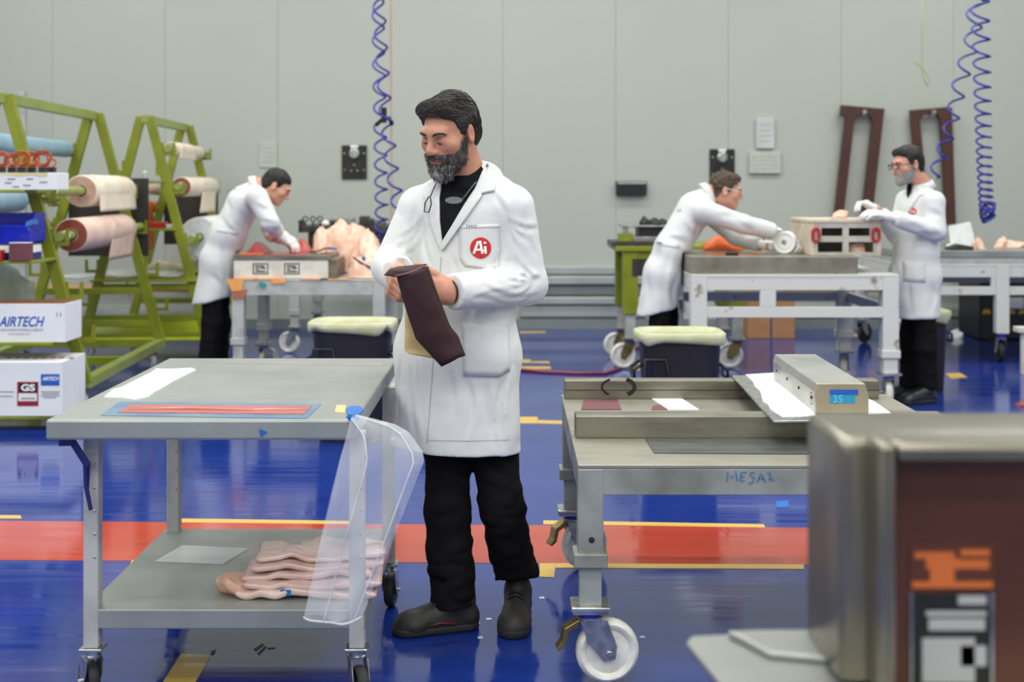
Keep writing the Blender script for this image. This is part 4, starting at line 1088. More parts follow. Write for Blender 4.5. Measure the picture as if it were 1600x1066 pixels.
h_c = hose('blue coiled hose hanging straight down to a bundled end at right', [(1530, -30), (1534, 90), (1536, 180), (1538, 250), (1541, 325)], (0.07, 0.05), (34, 9), 9.9)
hose('blue coiled hose slanting down behind the man with glasses', [(1528, -30), (1520, 60), (1500, 130), (1485, 200), (1470, 245), (1458, 280)], (0.065, 0.045), (42, 30), 10.1, 1.0)
cc = P(1543, 332, 9.9)
bun = MB()
for k in range(9):
    a = k * 0.7
    ctr = cc + Vector((0.012 * math.cos(a), 0.02 * math.sin(a), -0.05 + 0.012 * k))
    bun.tube([ctr + Vector((0.045 * math.cos(t), 0.045 * math.sin(t), 0.03 * math.cos(t + a))) for t in [2 * PI * i / 14 for i in range(14)]], 0.008, 6, closed=True)
hb = ob('bundled_end', bun, M_hose, h_c, smooth=True)
hb['kind'] = 'stuff'
c = P(600, 186, 10.04)
ob('valve_body', MB().cyl(c + Vector((0, 0, -0.03)), c + Vector((0, 0, 0.09)), 0.022, n=12), M_blackmetal, h_b, smooth='auto')
ob('cross_pipe', MB().tube([P(587, 196, 10.04), P(598, 186, 10.04), P(608, 184, 10.04), P(613, 196, 10.04)], 0.016, 8), M_blackmetal, h_b, smooth=True)
ob('red_line', MB().tube([P(611, -60, 11.45), P(612, 200, 11.45), P(613, 353.2, 11.45)], 0.0045, 5), mat('pale_red_line', (196, 140, 124), 0.6), None, 'thin pale red line hanging beside the left blue hoses', 'cord')
ob('string_loop', MB().tube([P(1441, -20, 11.8), P(1441, 50, 11.8), P(1441, 108, 11.8), P(1444, 124, 11.8), P(1449, 135, 11.8), P(1453, 130, 11.8), P(1450, 118, 11.8), P(1441, 106, 11.8), P(1432, 99, 11.8), P(1424, 94, 11.8)], 0.007, 6), mat('greenish_cord', (164, 176, 122), 0.6), None, 'greenish hanging cord ending in a knotted loop', 'cord', smooth=True)
# ------------------------------------------------------------------ green A-frame roll racks
def roll_mb(p, q, r, rin=0.04):
    p, q = Vector(p), Vector(q)
    L_ = (q - p).length
    return MB().lathe(p, q - p, [(rin, 0.0), (r - 0.004, 0), (r, 0.006), (r, L_ - 0.006), (r - 0.004, L_), (rin, L_)], 28, close=True)
def make_rack(name, label, ox, oy, yaw, L_, W, za=2.05, zb=0.20, shelves=(), hooks=None):
    R_ = Matrix.Rotation(yaw, 3, 'Z')
    O_ = Vector((ox, oy, 0))
    T = lambda x, y, z: R_ @ Vector((x, y, z)) + O_
    root = thing(name, label, 'rack', (ox, oy, 0))
    hw = lambda z: W * (za - z) / (za - zb)
    for y in (0.0, L_):
        for sg in (-1, 1):
            lg = ob('upright', MB().beam(T(sg * 0.035, y, za), T(sg * (W + 0.035), y, zb), 0.05, 0.075, R_ @ Vector((1, 0, 0.25 * sg))), M_green, root, bevel=0.004)
            for z in hooks[sg]:
                x = sg * (hw(z) + 0.05)
                bx = MB()
                for yy in (-0.006,):
                    pts = [T(x, y + yy, z - 0.06), T(x + sg * 0.13, y + yy, z - 0.06), T(x + sg * 0.13, y + yy, z + 0.05), T(x + sg * 0.108, y + yy, z + 0.05), T(x + sg * 0.104, y + yy, z - 0.034), T(x + sg * 0.036, y + yy, z - 0.034), T(x + sg * 0.034, y + yy, z + 0.05), T(x, y + yy, z + 0.05)]
                    bx.prism(pts, R_ @ Vector((0, 0.012, 0)))
                ob('hook_bracket', bx, M_green, lg)
        for z in (0.36, 0.62):
            ob('crossbar', MB().beam(T(-hw(z), y, z), T(hw(z), y, z), 0.04, 0.05), M_green, root, bevel=0.003)
    ob('ridge_beam', MB().beam(T(0, -0.03, za - 0.02), T(0, L_ + 0.03, za - 0.02), 0.06, 0.07), M_greenlt, root, bevel=0.004)
    for sg in (-1, 1):
        ob('base_rail', MB().beam(T(sg * (W + 0.03), -0.02, zb), T(sg * (W + 0.03), L_ + 0.02, zb), 0.07, 0.07), M_greenlt, root, bevel=0.004)
    for y in (0.0, L_ * 0.5, L_):
        ob('base_crossbar', MB().beam(T(-W, y, zb), T(W, y, zb), 0.06, 0.06), M_green, root, bevel=0.003)
    for z, y0, y1, ex in shelves:
        h = hw(z) + ex
        ob('shelf', MB().prism([T(-h, y0, z - 0.018), T(h, y0, z - 0.018), T(h, y1, z - 0.018), T(-h, y1, z - 0.018)], (0, 0, 0.018)), M_green, root, bevel=0.003)
    for (x, y) in ((-W, 0.1), (W, 0.1), (-W, L_ - 0.1), (W, L_ - 0.1)):
        p = T(x, y, 0)
        caster(root, p.x, p.y, zb - 0.035, 0.065, 0.035, 1.9, M_nylon, M_bluepl)
    root['_'] = 0
    del root['_']
    return root, T, hw
def film_roll(lb, T, x, y0, y1, z, r, m, mcore, sheet=None, arm=None, ends=M_core, root=None, group='film rolls on the green racks'):
    t = thing('film_roll', lb, 'film roll', T(x, y0, z - r), 0, group)
    ob('wound_film', roll_mb(T(x, y0, z), T(x, y1, z), r), m, t, smooth='auto')
    d = (T(x, y1, z) - T(x, y0, z)).normalized()
    ob('core_end', MB().lathe(T(x, y0, z) - d * 0.002, d, [(0.045, 0), (r - 0.008, 0), (r - 0.008, 0.004), (0.045, 0.004)], 28, close=True), mcore, t, smooth='auto')
    ob('core_hole', MB().cyl(T(x, y0, z) + d * 0.012, T(x, y0, z) + d * 0.014, 0.044, n=20), M_hole, t)
    if arm:
        a = MB().cyl(T(x, arm[0], z), T(x, arm[1], z), 0.032, n=16)
        ob('axle_bar', a, M_greenlt, t, smooth='auto')
        ob('white_ring', MB().cyl(T(x, arm[0] + 0.09, z), T(x, arm[0] + 0.13, z), 0.034, n=16), M_paper, t, smooth='auto')
    if sheet:
        dz, out, ya, yb = sheet
        A = []
        for i in range(12):
            k = i / 11
            a = 0.5 * PI * min(1, k * 3)
            row = []
            for j in range(7):
                yy = ya + (yb - ya) * j / 6 + 0.05 * k * (j / 6 - 0.5)
                if k < 1 / 3:
                    px_, pz_ = x + math.sin(a - 0.3) * (r + 0.004), z + math.cos(a - 0.3) * (r + 0.004)
                else:
                    kk = (k - 1 / 3) * 1.5
                    px_, pz_ = x + (r + 0.004) * math.sin(0.5 * PI - 0.3) * (1 - kk * 0.1) + out * kk, z + (r + 0.004) * math.cos(0.5 * PI - 0.3) - dz * kk
                row.append(T(px_ + 0.012 * n1((yy, pz_, x), 5, r), yy, pz_))
            A.append(row)
        ob('loose_sheet', MB().grid(A), m, t, smooth=True, solid=0.002)
    return t

rk1, T1, hw1 = make_rack('roll_rack', 'olive green A-frame roll rack at the left edge with cartons', -3.27, 8.2, 0.045, 2.1, 0.5, shelves=((1.44, -0.42, -0.03, 0.12), (1.01, -0.42, -0.03, 0.08), (0.52, -0.5, -0.03, 0.06), (0.085, -0.55, -0.03, 0.06)), hooks={1: (1.43, 1.14, 0.80, 0.52), -1: (1.76, 1.36, 1.16, 0.80, 0.52)})
# board hung in the far frame of the near rack
rk2, T2, hw2 = make_rack('roll_rack', 'olive green A-frame roll rack standing left of the bending worker', -3.08, 10.75, 0.05, 1.65, 0.47, shelves=((1.51, -0.05, 0.3, 0.02), (1.11, -0.05, 0.3, 0.02), (0.68, -0.05, 1.2, 0.10)), hooks={1: (1.78, 1.46, 1.02, 0.80, 0.52), -1: (1.63, 1.44, 1.27, 0.80, 0.52)})
ob('base_tray', MB().prism([T2(-0.5, -0.06, 0.17), T2(0.52, -0.06, 0.17), T2(0.52, 0.5, 0.30), T2(-0.5, 0.5, 0.30)], (0, 0, 0.02)), mat('bright_olive', (172, 186, 44), 0.35), rk2, bevel=0.003)
for (T, y, z0, z1, xa, xb, lb) in ((T1, 2.16, 0.90, 1.53, -0.22, 0.42, 'dark board hung inside the near green rack behind the rolls'), (T2, 1.71, 0.9, 1.5, -0.22, 0.30, 'dark board hung inside the far green rack')):
    t = thing('hanging_board', lb, 'board', T(0.1, y, z0))
    ob('board', MB().prism([T(xa, y, z0), T(xb, y, z0), T(xb, y, z1), T(xa, y, z1)], T(0, 0.02, 0) - T(0, 0, 0)), M_darkboard, t, bevel=0.003)
    for xq in (-0.175, 0.175):
        ob('hanger', MB().beam(T(xq, y, z1 - 0.02), T(xq, y - 0.031, z1 - 0.02), 0.02, 0.02), M_green, t)
hx = lambda hw, z: hw(z) + 0.12
film_roll('cream film roll with a hanging sheet, upper right side of the near rack', T1, hx(hw1, 1.43), 0.75, 1.85, 1.43, 0.112, M_cream, M_core, (0.18, 0.02, 0.85, 1.75), (-0.015, 2.115))
film_roll('pink film roll with reddish end face below the cream roll', T1, hx(hw1, 1.14), 0.25, 1.55, 1.14, 0.112, M_pinkroll, M_corered, (0.24, -0.02, 0.9, 1.5), (-0.015, 2.115))
film_roll('pale blue film roll on the far side of the near rack, upper', T1, -hx(hw1, 1.76), 0.06, 2.02, 1.76, 0.065, M_ltblue, M_core, None, (-0.015, 2.115))
film_roll('pale blue film roll on the far side of the near rack, lower', T1, -hx(hw1, 1.36), 0.06, 1.2, 1.36, 0.085, M_ltblue, M_core, None, (-0.015, 2.115))
film_roll('short brownish film roll seen between the rack uprights', T1, -hx(hw1, 1.16), 1.3, 1.95, 1.16, 0.075, M_core, M_core, None, (-0.015, 2.115))
film_roll('small cream roll at the top right of the far rack', T2, hx(hw2, 1.78), 0.10, 1.3, 1.78, 0.06, M_cream, M_corered, (0.1, 0.0, 0.2, 0.9), (-0.015, 1.665))
film_roll('cream roll with a long hanging strip on the far rack', T2, hx(hw2, 1.46), 0.15, 1.5, 1.46, 0.085, M_cream, M_corered, (0.26, -0.02, 0.7, 1.4), (-0.015, 1.665))
film_roll('large white film roll behind the bending worker', T2, hx(hw2, 1.02), 0.35, 1.5, 1.02, 0.175, M_paper, mat('white_roll_end', (222, 224, 226), 0.6, 0, (200, 204, 208), 40), (0.35, 0.0, 0.4, 1.4), (-0.015, 1.665))
film_roll('orange film roll with a hanging orange sheet on the far rack', T2, -hx(hw2, 1.27), 0.55, 1.6, 1.27, 0.055, M_orange, M_orange, (0.42, 0.0, 0.8, 1.45), (-0.015, 1.665))
film_roll('thin pinkish roll above the orange roll on the far rack', T2, -hx(hw2, 1.44), 0.75, 1.6, 1.44, 0.045, M_pinkroll, M_core, None, (-0.015, 1.665))
# small things on the far rack's shelves
b = T2(-0.02, 0.07, 1.511)
ob('small_bottle', MB().lathe(b, (0, 0, 1), [(0.025, 0), (0.028, 0.01), (0.028, 0.07), (0.012, 0.085), (0.012, 0.1), (0.016, 0.1), (0.016, 0.12)], 14), mat('bottle_clear', (206, 212, 208), 0.2), None, 'small clear bottle on the upper shelf of the far rack', 'bottle', smooth='auto')
ob('hand_scissors', MB().tube([T2(-0.12, 0.02, 1.52), T2(-0.05, 0.02, 1.525), T2(-0.0, 0.03, 1.52)], 0.008, 6), M_blackmetal, None, 'dark scissors lying on the upper shelf of the far rack', 'scissors')
bxm = MB().prism([T2(0.0, 0.05, 1.111), T2(0.15, 0.05, 1.111), T2(0.15, 0.2, 1.111), T2(0.0, 0.2, 1.111)], (0, 0, 0.05))
ob('red_tray', bxm, M_red, None, 'small red tray on the middle shelf of the far rack', 'tray', bevel=0.006)
ob('white_cloth', facet(T2(-0.13, 0.05, 1.112), 0.07, 0.06, 0.08, 81, spread=(0.4, 1.0)), M_paper, None, 'crumpled white cloth on the middle shelf of the far rack', 'cloth', smooth='auto')
ob('white_tray', MB().prism([T2(0.16, 0.05, 1.111), T2(0.23, 0.05, 1.111), T2(0.23, 0.2, 1.111), T2(0.16, 0.2, 1.111)], (0, 0, 0.03)), M_paper, None, 'small white tray on the middle shelf of the far rack', 'tray', bevel=0.004)
fs_ = MB()
A = [[T2(-0.9 + 1.15 * j / 14, 0.06 + 0.35 * i / 6, 0.69 + 0.03 * abs(n1((i, j, 3), 0.6)) + 0.06 * max(0, math.sin(PI * (j - 5) / 9)) * math.sin(PI * i / 6)) for j in range(15)] for i in range(7)]
ob('film_bundle', MB().grid(A), M_clear2, None, 'flattened bundle of clear film across the lower shelf of the far rack', 'plastic film', smooth=True, solid=0.012)
ob('beige_bundle', pillow(T2(0.12, 0.66, 0.745), 0.24, 0.11, 0.055, 0.05, 6, 0.014, zmin=0.682), mat('beige_film', (206, 200, 172), 0.35, 0, (190, 186, 160), 9), None, 'long beige film bundle lying on the lower shelf of the far rack', 'plastic film', smooth=True)

# ---- things on the near rack's front shelves
def carton(name, label, px0, px1, py0, py1, Yq, d, open_=False):
    a, b = P(px0, py0, Yq), P(px1, py1, Yq)
    r = thing(name, label, 'box', ((a.x + b.x) / 2, Yq + d / 2, b.z))
    if open_:
        w_ = 0.008
        ob('front', MB().box(a.x, b.x, Yq, Yq + w_, b.z, a.z), M_cartonwhite, r)
        ob('back', MB().box(a.x, b.x, Yq + d - w_, Yq + d, b.z, a.z), M_browncarton, r)
        ob('side', MB().box(a.x, a.x + w_, Yq + w_, Yq + d - w_, b.z, a.z), M_cartonwhite, r)
        ob('side', MB().box(b.x - w_, b.x, Yq + w_, Yq + d - w_, b.z, a.z), M_cartonwhite, r)
        ob('bottom', MB().box(a.x + w_, b.x - w_, Yq + w_, Yq + d - w_, b.z, b.z + w_), M_browncarton, r)
    else:
        ob('carton', MB().box(a.x, b.x, Yq, Yq + d, b.z, a.z), M_cartonwhite, r, bevel=0.004)
    return r, a, b
def lettering(r, name, txt, px, py, hpx, wpx, Yq, m, **k):
    sc_ = Yq / F
    return text_on(name, txt, hpx * sc_, P(px, py, Yq - 0.001), (1, 0, 0), (0, 0, 1), m, r, width=wpx * sc_, **k)
z1s = 0.521
YB = 7.74
bt = P(0, 0, YB)
bot1 = HZ + (CH - z1s) / YB * F
cA, a, b = carton('white_carton', 'open white carton with blue printed lettering on the middle shelf', -70, 102, bot1 - 60, bot1, YB, 0.30, True)
lettering(cA, 'lettering', 'AIRTECH', 34, bot1 - 32, 16, 72, YB, M_inkblue, shear=0.35, bold=0.02)
lettering(cA, 'small_print', 'ADVANCED MATERIALS GROUP', 34, bot1 - 19, 4, 66, YB, M_grey)
lettering(cA, 'small_print', 'www.airtech.com', 30, bot1 - 13, 3, 34, YB, M_grey)
lettering(cA, 'print_mark', 'I I', 92, bot1 - 43, 7, 7, YB, M_ink)
zb_ = 0.086
Yg = 7.66
bot2 = HZ + (CH - zb_) / Yg * F
cG, a, b = carton('white_carton', 'closed white carton with a dark red label on the lowest shelf', -70, 97, bot2 - 85, bot2, Yg, 0.42)
def lbl(r, name, x0, x1, y0, y1, Yq, m, lift=0.002):
    p, q = P(x0, y0, Yq), P(x1, y1, Yq)
    return ob(name, MB().box(p.x, q.x, Yq - lift, Yq, q.z, p.z), m, r)
by = bot2
rl = lbl(cG, 'red_label', 27, 60, by - 54, by - 16, Yg, mat('dark_red_label', (150, 26, 40), 0.6))
lbl(cG, 'black_field', 30, 58, by - 52, by - 38, Yg, M_blackink, 0.003)
lettering(cG, 'label_letters', 'GS', 44, by - 45, 11, 22, Yg - 0.003, M_print, bold=0.04)
lbl(cG, 'white_field', 29, 58, by - 36, by - 24, Yg, M_paper, 0.003)
lbl(cG, 'label_line', 33, 55, by - 29, by - 27, Yg, M_grey, 0.0035)
bl = lbl(cG, 'blue_label', 64, 93, by - 66, by - 48, Yg, M_inkblue)
lettering(cG, 'label_letters', 'AIRTECH', 79, by - 59, 6, 26, Yg - 0.002, M_print, shear=0.3, bold=0.03)
for yy, x0, x1 in ((by - 39, 64, 94), (by - 36, 66, 92), (by - 33, 64, 94), (by - 30, 68, 88), (by - 39, -10, 22), (by - 32, -10, 20)):
    lbl(cG, 'print_line', x0, x1, yy, yy + 1.2, Yg, M_grey)
for k in range(8):
    p, q = P(-8 + 14 * k, 0, Yg), P(0 + 14 * k, 0, Yg)
    ob('top_print', MB().box(p.x, q.x, Yg + 0.15, Yg + 0.21, a.z, a.z + 0.001), mat('brick_print', (160, 92, 84), 0.7), cG)
# upper shelf: white tray with copper spools
YS = 7.8
zs = 1.441
boty = HZ + (CH - zs) / YS * F
sp = thing('spool_tray', 'white labelled tray holding copper wire coils on the upper shelf', 'tray', (P(30, 0, YS).x, YS + 0.1, zs))
p, q = P(-60, boty - 27, YS), P(88, boty, YS)
ob('tray', MB().box(p.x, q.x, YS, YS + 0.22, zs, p.z), M_cartonwhite, sp, bevel=0.004)
for k, (x0, x1, yy) in enumerate(((12, 24, 18), (42, 52, 18), (8, 18, 12), (36, 48, 8), (62, 74, 13), (20, 30, 6))):
    pa, pb = P(x0, boty - yy, YS), P(x1, boty - yy + 2, YS)
    ob('print_line', MB().box(pa.x, pb.x, YS - 0.002, YS, pb.z, pa.z), M_grey, sp)
ob('torn_tape', MB().prism([P(-20, boty - 27, YS), P(75, boty - 27, YS), P(74, boty - 22, YS), P(64, boty - 20, YS), P(50, boty - 24, YS), P(30, boty - 21, YS), P(10, boty - 24, YS)], (0, -0.003, 0)), mat('cream_tape', (226, 214, 160), 0.6), sp)
ztop = p.z
for k, px in enumerate((2, 19, 34, 50, 67, 81)):
    ys = YS + (0.055, 0.16)[k % 2]
    c = P(px, 0, ys)
    st_ = thing('wire_spool', 'copper wire coil standing on a black clip, %s from the left in the tray' % ('first', 'second', 'third', 'fourth', 'fifth', 'sixth')[k], 'wire coil', (c.x, ys, ztop), 0, 'copper wire coils in the tray')
    ob('black_clip', MB().box(c.x - 0.022, c.x + 0.022, ys - 0.02, ys + 0.02, ztop + 0.0005, ztop + 0.035), M_black, st_, bevel=0.003)
    rr = (0.05, 0.046, 0.052, 0.05, 0.055, 0.03)[k]
    mb = MB()
    for j in range(5 if k < 5 else 2):
        w2 = 0.006 * j
        mb.tube([(c.x + (rr - w2) * math.cos(t) + 0.004 * math.sin(3 * t + j), ys - 0.01 + 0.008 * (j % 3), ztop + 0.03 + rr + (rr - w2) * math.sin(t)) for t in [2 * PI * i / 20 for i in range(20)]], 0.0035, 5, closed=True)
    w_ = ob('wire_loops', mb, M_copper, st_, smooth=True)
    w_['kind'] = 'stuff'
# third shelf: blue picking bin, burgundy box, red box
zs = 1.011
YS = 7.8
boty = HZ + (CH - zs) / YS * F
bb_ = thing('blue_picking_bin', 'dark blue plastic picking bin on the shelf below the wire coils', 'bin', (P(20, 0, YS).x, YS + 0.1, zs))
YK = YS + 0.075
x0, x1 = P(-60, 0, YS).x, P(40, 0, YS).x
zt_ = zs + 0.285
prof = [(YK, zs + 0.1), (YK + 0.02, zs + 0.1), (YK + 0.03, zs + 0.11), (YK + 0.26, zs + 0.11), (YK + 0.26, zt_), (YK + 0.09, zt_), (YK - 0.01, zs + 0.21), (YK - 0.02, zs + 0.18)]
ob('shell', MB().prism([(x1 - 0.012, yy, zz) for yy, zz in prof], (0.012, 0, 0)), M_bluepl, bb_, bevel=0.003)
ob('shell', MB().box(x0, x1 - 0.012, YK + 0.25, YK + 0.26, zs + 0.1, zt_), M_bluepl, bb_)
ob('front_lip', MB().prism([(x0, YK, zs + 0.1), (x0, YK - 0.02, zs + 0.21), (x0, YK - 0.005, zs + 0.215), (x0, YK + 0.012, zs + 0.1)], (x1 - 0.012 - x0, 0, 0)), M_bluepl, bb_, bevel=0.003)
ob('base', MB().box(x0, x1 - 0.012, YK, YK + 0.25, zs + 0.09, zs + 0.105), M_navy, bb_)
ob('side_lip', MB().prism([P(40, 355, YK - 0.02), P(50, 351, YK - 0.02), P(50, 343, YK - 0.02), P(40, 347, YK - 0.02)], (0, 0.1, 0)), mat('light_blue_plastic', (60, 120, 200), 0.4), bb_)
bo = thing('navy_box', 'navy and white box under the blue picking bin', 'box', (P(0, 0, YS).x, YS + 0.1, zs))
ob('lower_box', MB().box(x0, P(44, 0, YS).x, YS + 0.05, YS + 0.22, zs, zs + 0.045), M_navy, bo)
ob('upper_box', MB().box(x0, P(44, 0, YS).x, YS + 0.05, YS + 0.22, zs + 0.045, zs + 0.088), M_paper, bo)
pa, pb = P(14, boty - 28, YS - 0.02), P(46, boty, YS - 0.02)
wb = thing('burgundy_box', 'burgundy sample block with white top on the picking bin shelf', 'box', (pa.x, YS, zs))
ob('block', MB().box(pa.x, pb.x, YS - 0.02, YS + 0.04, zs, pa.z - 0.004), M_wine, wb)
ob('top_sheet', MB().box(pa.x, pb.x, YS - 0.022, YS + 0.04, pa.z - 0.004, pa.z), M_paper, wb)
pa, pb = P(-30, boty - 16, YS - 0.03), P(2, boty, YS - 0.03)
ob('red_box', MB().box(pa.x, pb.x, YS - 0.03, YS + 0.03, zs, pa.z), M_red, None, 'small red box at the left edge of the picking bin shelf', 'box', bevel=0.003)
# film drooping behind the carton
A = [[Vector((P(-30 + 10 * j, 0, 8.0).x, 8.28 + 0.05 * math.sin(j), zs - 0.03 - 0.42 * i / 7 - 0.02 * j * (1 - i / 7) + 0.03 * n1((i, j, 1), 0.7))) for j in range(7)] for i in range(8)]
ob('drooping_film', MB().grid(A), mat('greenish_film', (186, 200, 186), 0.25, 0, (164, 184, 170), 8, alpha=0.7, bump=0.3, bscale=18), None, 'greenish clear film drooping below the picking bin shelf', 'plastic film', smooth=True, solid=0.002)
gp_ = MB().box(P(30, 0, 12.6).x, P(39, 0, 12.6).x, 12.6, 12.66, 0.0, 2.4)
ob('grey_pole', gp_, M_steel, None, 'thin grey upright pole seen through the near green rack', 'pole')
# ------------------------------------------------------------------ smooth-surface modelling kit for figures
def surface_nets(Fd, o, h):
    S = Fd < 0
    nx, ny, nz = Fd.shape
    cnt = np.zeros((nx - 1, ny - 1, nz - 1), np.int8)
    corners = [(a, b, c) for a in (0, 1) for b in (0, 1) for c in (0, 1)]
    for a, b, c in corners:
        cnt += S[a:nx - 1 + a, b:ny - 1 + b, c:nz - 1 + c]
    mixed = (cnt > 0) & (cnt < 8)
    cells = np.argwhere(mixed)
    idx = np.full(mixed.shape, -1, np.int64)
    idx[mixed] = np.arange(len(cells))
    acc = np.zeros((len(cells), 3))
    num = np.zeros(len(cells))
    for a in corners:
        for ax in range(3):
            if a[ax] == 0:
                b = list(a)
                b[ax] = 1
                va = Fd[cells[:, 0] + a[0], cells[:, 1] + a[1], cells[:, 2] + a[2]]
                vb = Fd[cells[:, 0] + b[0], cells[:, 1] + b[1], cells[:, 2] + b[2]]
                cr = (va < 0) != (vb < 0)
                t = np.where(cr, va / np.where(cr, va - vb, 1), 0)
                pos = np.tile(np.array(a, float), (len(cells), 1))
                pos[:, ax] += t
                acc[cr] += pos[cr]
                num += cr
    V = o + h * (cells + acc / num[:, None])
    faces = []
    for d in range(3):
        u, v = (d + 1) % 3, (d + 2) % 3
        sl0 = [slice(None)] * 3
        sl1 = [slice(None)] * 3
        sl0[d] = slice(0, -1)
        sl1[d] = slice(1, None)
        A, B = S[tuple(sl0)], S[tuple(sl1)]
        pts = np.argwhere(A != B)
        ok = (pts[:, u] >= 1) & (pts[:, v] >= 1) & (pts[:, u] < Fd.shape[u] - 1) & (pts[:, v] < Fd.shape[v] - 1)
        pts = pts[ok]
        ins = S[pts[:, 0], pts[:, 1], pts[:, 2]]
        eu, ev = np.zeros(3, int), np.zeros(3, int)
        eu[u] = 1
        ev[v] = 1
        g = lambda q: idx[q[:, 0], q[:, 1], q[:, 2]]
        Q = np.stack([g(pts - eu - ev), g(pts - ev), g(pts), g(pts - eu)], 1)
        Q[~ins] = Q[~ins][:, ::-1]
        faces.append(Q)
    return V, np.concatenate(faces)

class Field:
    def __init__(s, lo, hi, h):
        s.o = np.array(lo, float)
        s.h = h
        n = np.ceil((np.array(hi, float) - s.o) / h).astype(int) + 1
        s.ax = [s.o[i] + h * np.arange(n[i]) for i in range(3)]
        s.F = np.full(tuple(n), 0.25, np.float32)
    def blk(s, lo, hi):
        sl = []
        for i in range(3):
            a = int(np.clip(np.floor((lo[i] - s.o[i]) / s.h), 0, len(s.ax[i])))
            b = int(np.clip(np.ceil((hi[i] - s.o[i]) / s.h) + 1, 0, len(s.ax[i])))
            sl.append(slice(a, b))
        X = s.ax[0][sl[0]][:, None, None]
        Y = s.ax[1][sl[1]][None, :, None]
        Z = s.ax[2][sl[2]][None, None, :]
        return tuple(sl), X, Y, Z
    def comb(s, sl, d, k, op):
        a = s.F[sl]
        d = d.astype(np.float32)
        if a.size == 0:
            return
        k = max(k, 1e-5)
        if op == 'u':
            hh = np.maximum(k - np.abs(a - d), 0) / k
            r = np.minimum(a, d) - hh * hh * k * 0.25
        elif op == 's':
            d = -d
            hh = np.maximum(k - np.abs(a - d), 0) / k
            r = np.maximum(a, d) + hh * hh * k * 0.25
        else:
            r = np.maximum(a, d)
        s.F[sl] = r
    def rc(s, a, b, ra, rb, k=0.02, sq=None, op='u', cuts=()):
        a, b = np.array(a, float), np.array(b, float)
        m = max(ra, rb) * (sq[1] if sq and sq[1] > 1 else 1) + k + 3 * s.h + 0.01
        sl, X, Y, Z = s.blk(np.minimum(a, b) - m, np.maximum(a, b) + m)
        ba = b - a
        L2 = ba @ ba + 1e-12
        px, py, pz = X - a[0], Y - a[1], Z - a[2]
        t = np.clip((px * ba[0] + py * ba[1] + pz * ba[2]) / L2, 0, 1)
        qx, qy, qz = px - t * ba[0], py - t * ba[1], pz - t * ba[2]
        d2 = qx * qx + qy * qy + qz * qz
        r = ra + (rb - ra) * t
        if sq:
            n = np.array(sq[0], float)
            n /= np.linalg.norm(n)
            qn = qx * n[0] + qy * n[1] + qz * n[2]
            d2 = d2 - qn * qn + (qn / sq[1]) ** 2
        d = np.sqrt(np.maximum(d2, 0)) - r
        for p, nn in cuts:
            nn = np.array(nn, float)
            nn /= np.linalg.norm(nn)
            d = np.maximum(d, (X - p[0]) * nn[0] + (Y - p[1]) * nn[1] + (Z - p[2]) * nn[2])
        s.comb(sl, d, k, op)
        return s
    def ell(s, c, r, k=0.02, R=None, op='u'):
        c, r = np.array(c, float), np.array(r, float)
        m = r.max() + k + 3 * s.h + 0.01
        sl, X, Y, Z = s.blk(c - m, c + m)
        x, y, z = X - c[0], Y - c[1], Z - c[2]
        if R is not None:
            R = np.array(R)
            x, y, z = (R[0][0] * x + R[1][0] * y + R[2][0] * z, R[0][1] * x + R[1][1] * y + R[2][1] * z, R[0][2] * x + R[1][2] * y + R[2][2] * z)
        q = np.sqrt((x / r[0]) ** 2 + (y / r[1]) ** 2 + (z / r[2]) ** 2)
        d = (q - 1) * r.min() * np.clip(q, 0.6, 1.0)
        s.comb(sl, d, k, op)
        return s
    def cut(s, p, n):
        n = np.array(n, float)
        n /= np.linalg.norm(n)
        sl, X, Y, Z = s.blk(s.o, [a[-1] for a in s.ax])
        s.F = np.maximum(s.F, ((X - p[0]) * n[0] + (Y - p[1]) * n[1] + (Z - p[2]) * n[2]).astype(np.float32))
        return s
    def press(s, lo, hi, gap=0.005):
        lo, hi = np.array(lo, float) - gap, np.array(hi, float) + gap
        sl, X, Y, Z = s.blk(lo - 0.03, hi + 0.03)
        d = np.maximum(np.maximum(np.maximum(lo[0] - X, X - hi[0]), np.maximum(lo[1] - Y, Y - hi[1])), np.maximum(lo[2] - Z, Z - hi[2]))
        s.comb(sl, d, 0.004, 's')
        return s
    def noise(s, amp, f, seed=0.0, ridged=False):
        band = np.abs(s.F) < max(0.03, amp * 3)
        I = np.argwhere(band)
        x, y, z = s.ax[0][I[:, 0]], s.ax[1][I[:, 1]], s.ax[2][I[:, 2]]
        w1 = vnoise(x * 4 + seed, y * 4, z * 4 + 3) * 0.35
        n = vnoise(x * f[0] + seed + w1, y * f[1] + seed * 2 + w1, z * f[2] - seed + w1)
        if ridged:
            n = 1 - 2 * np.abs(n)
        s.F[I[:, 0], I[:, 1], I[:, 2]] += (amp * n).astype(np.float32)
        return s
    def crease(s, a, b, w_, depth):
        a, b = np.array(a, float), np.array(b, float)
        m = w_ * 2.5
        sl, X, Y, Z = s.blk(np.minimum(a, b) - m, np.maximum(a, b) + m)
        ba = b - a
        t = np.clip(((X - a[0]) * ba[0] + (Y - a[1]) * ba[1] + (Z - a[2]) * ba[2]) / (ba @ ba + 1e-9), 0, 1)
        d2 = (X - a[0] - t * ba[0]) ** 2 + (Y - a[1] - t * ba[1]) ** 2 + (Z - a[2] - t * ba[2]) ** 2
        s.F[sl] += (depth * np.exp(-d2 / (w_ * w_)) * (0.35 + 0.65 * np.sin(PI * np.clip(t, 0.02, 0.98)))).astype(np.float32)
        return s
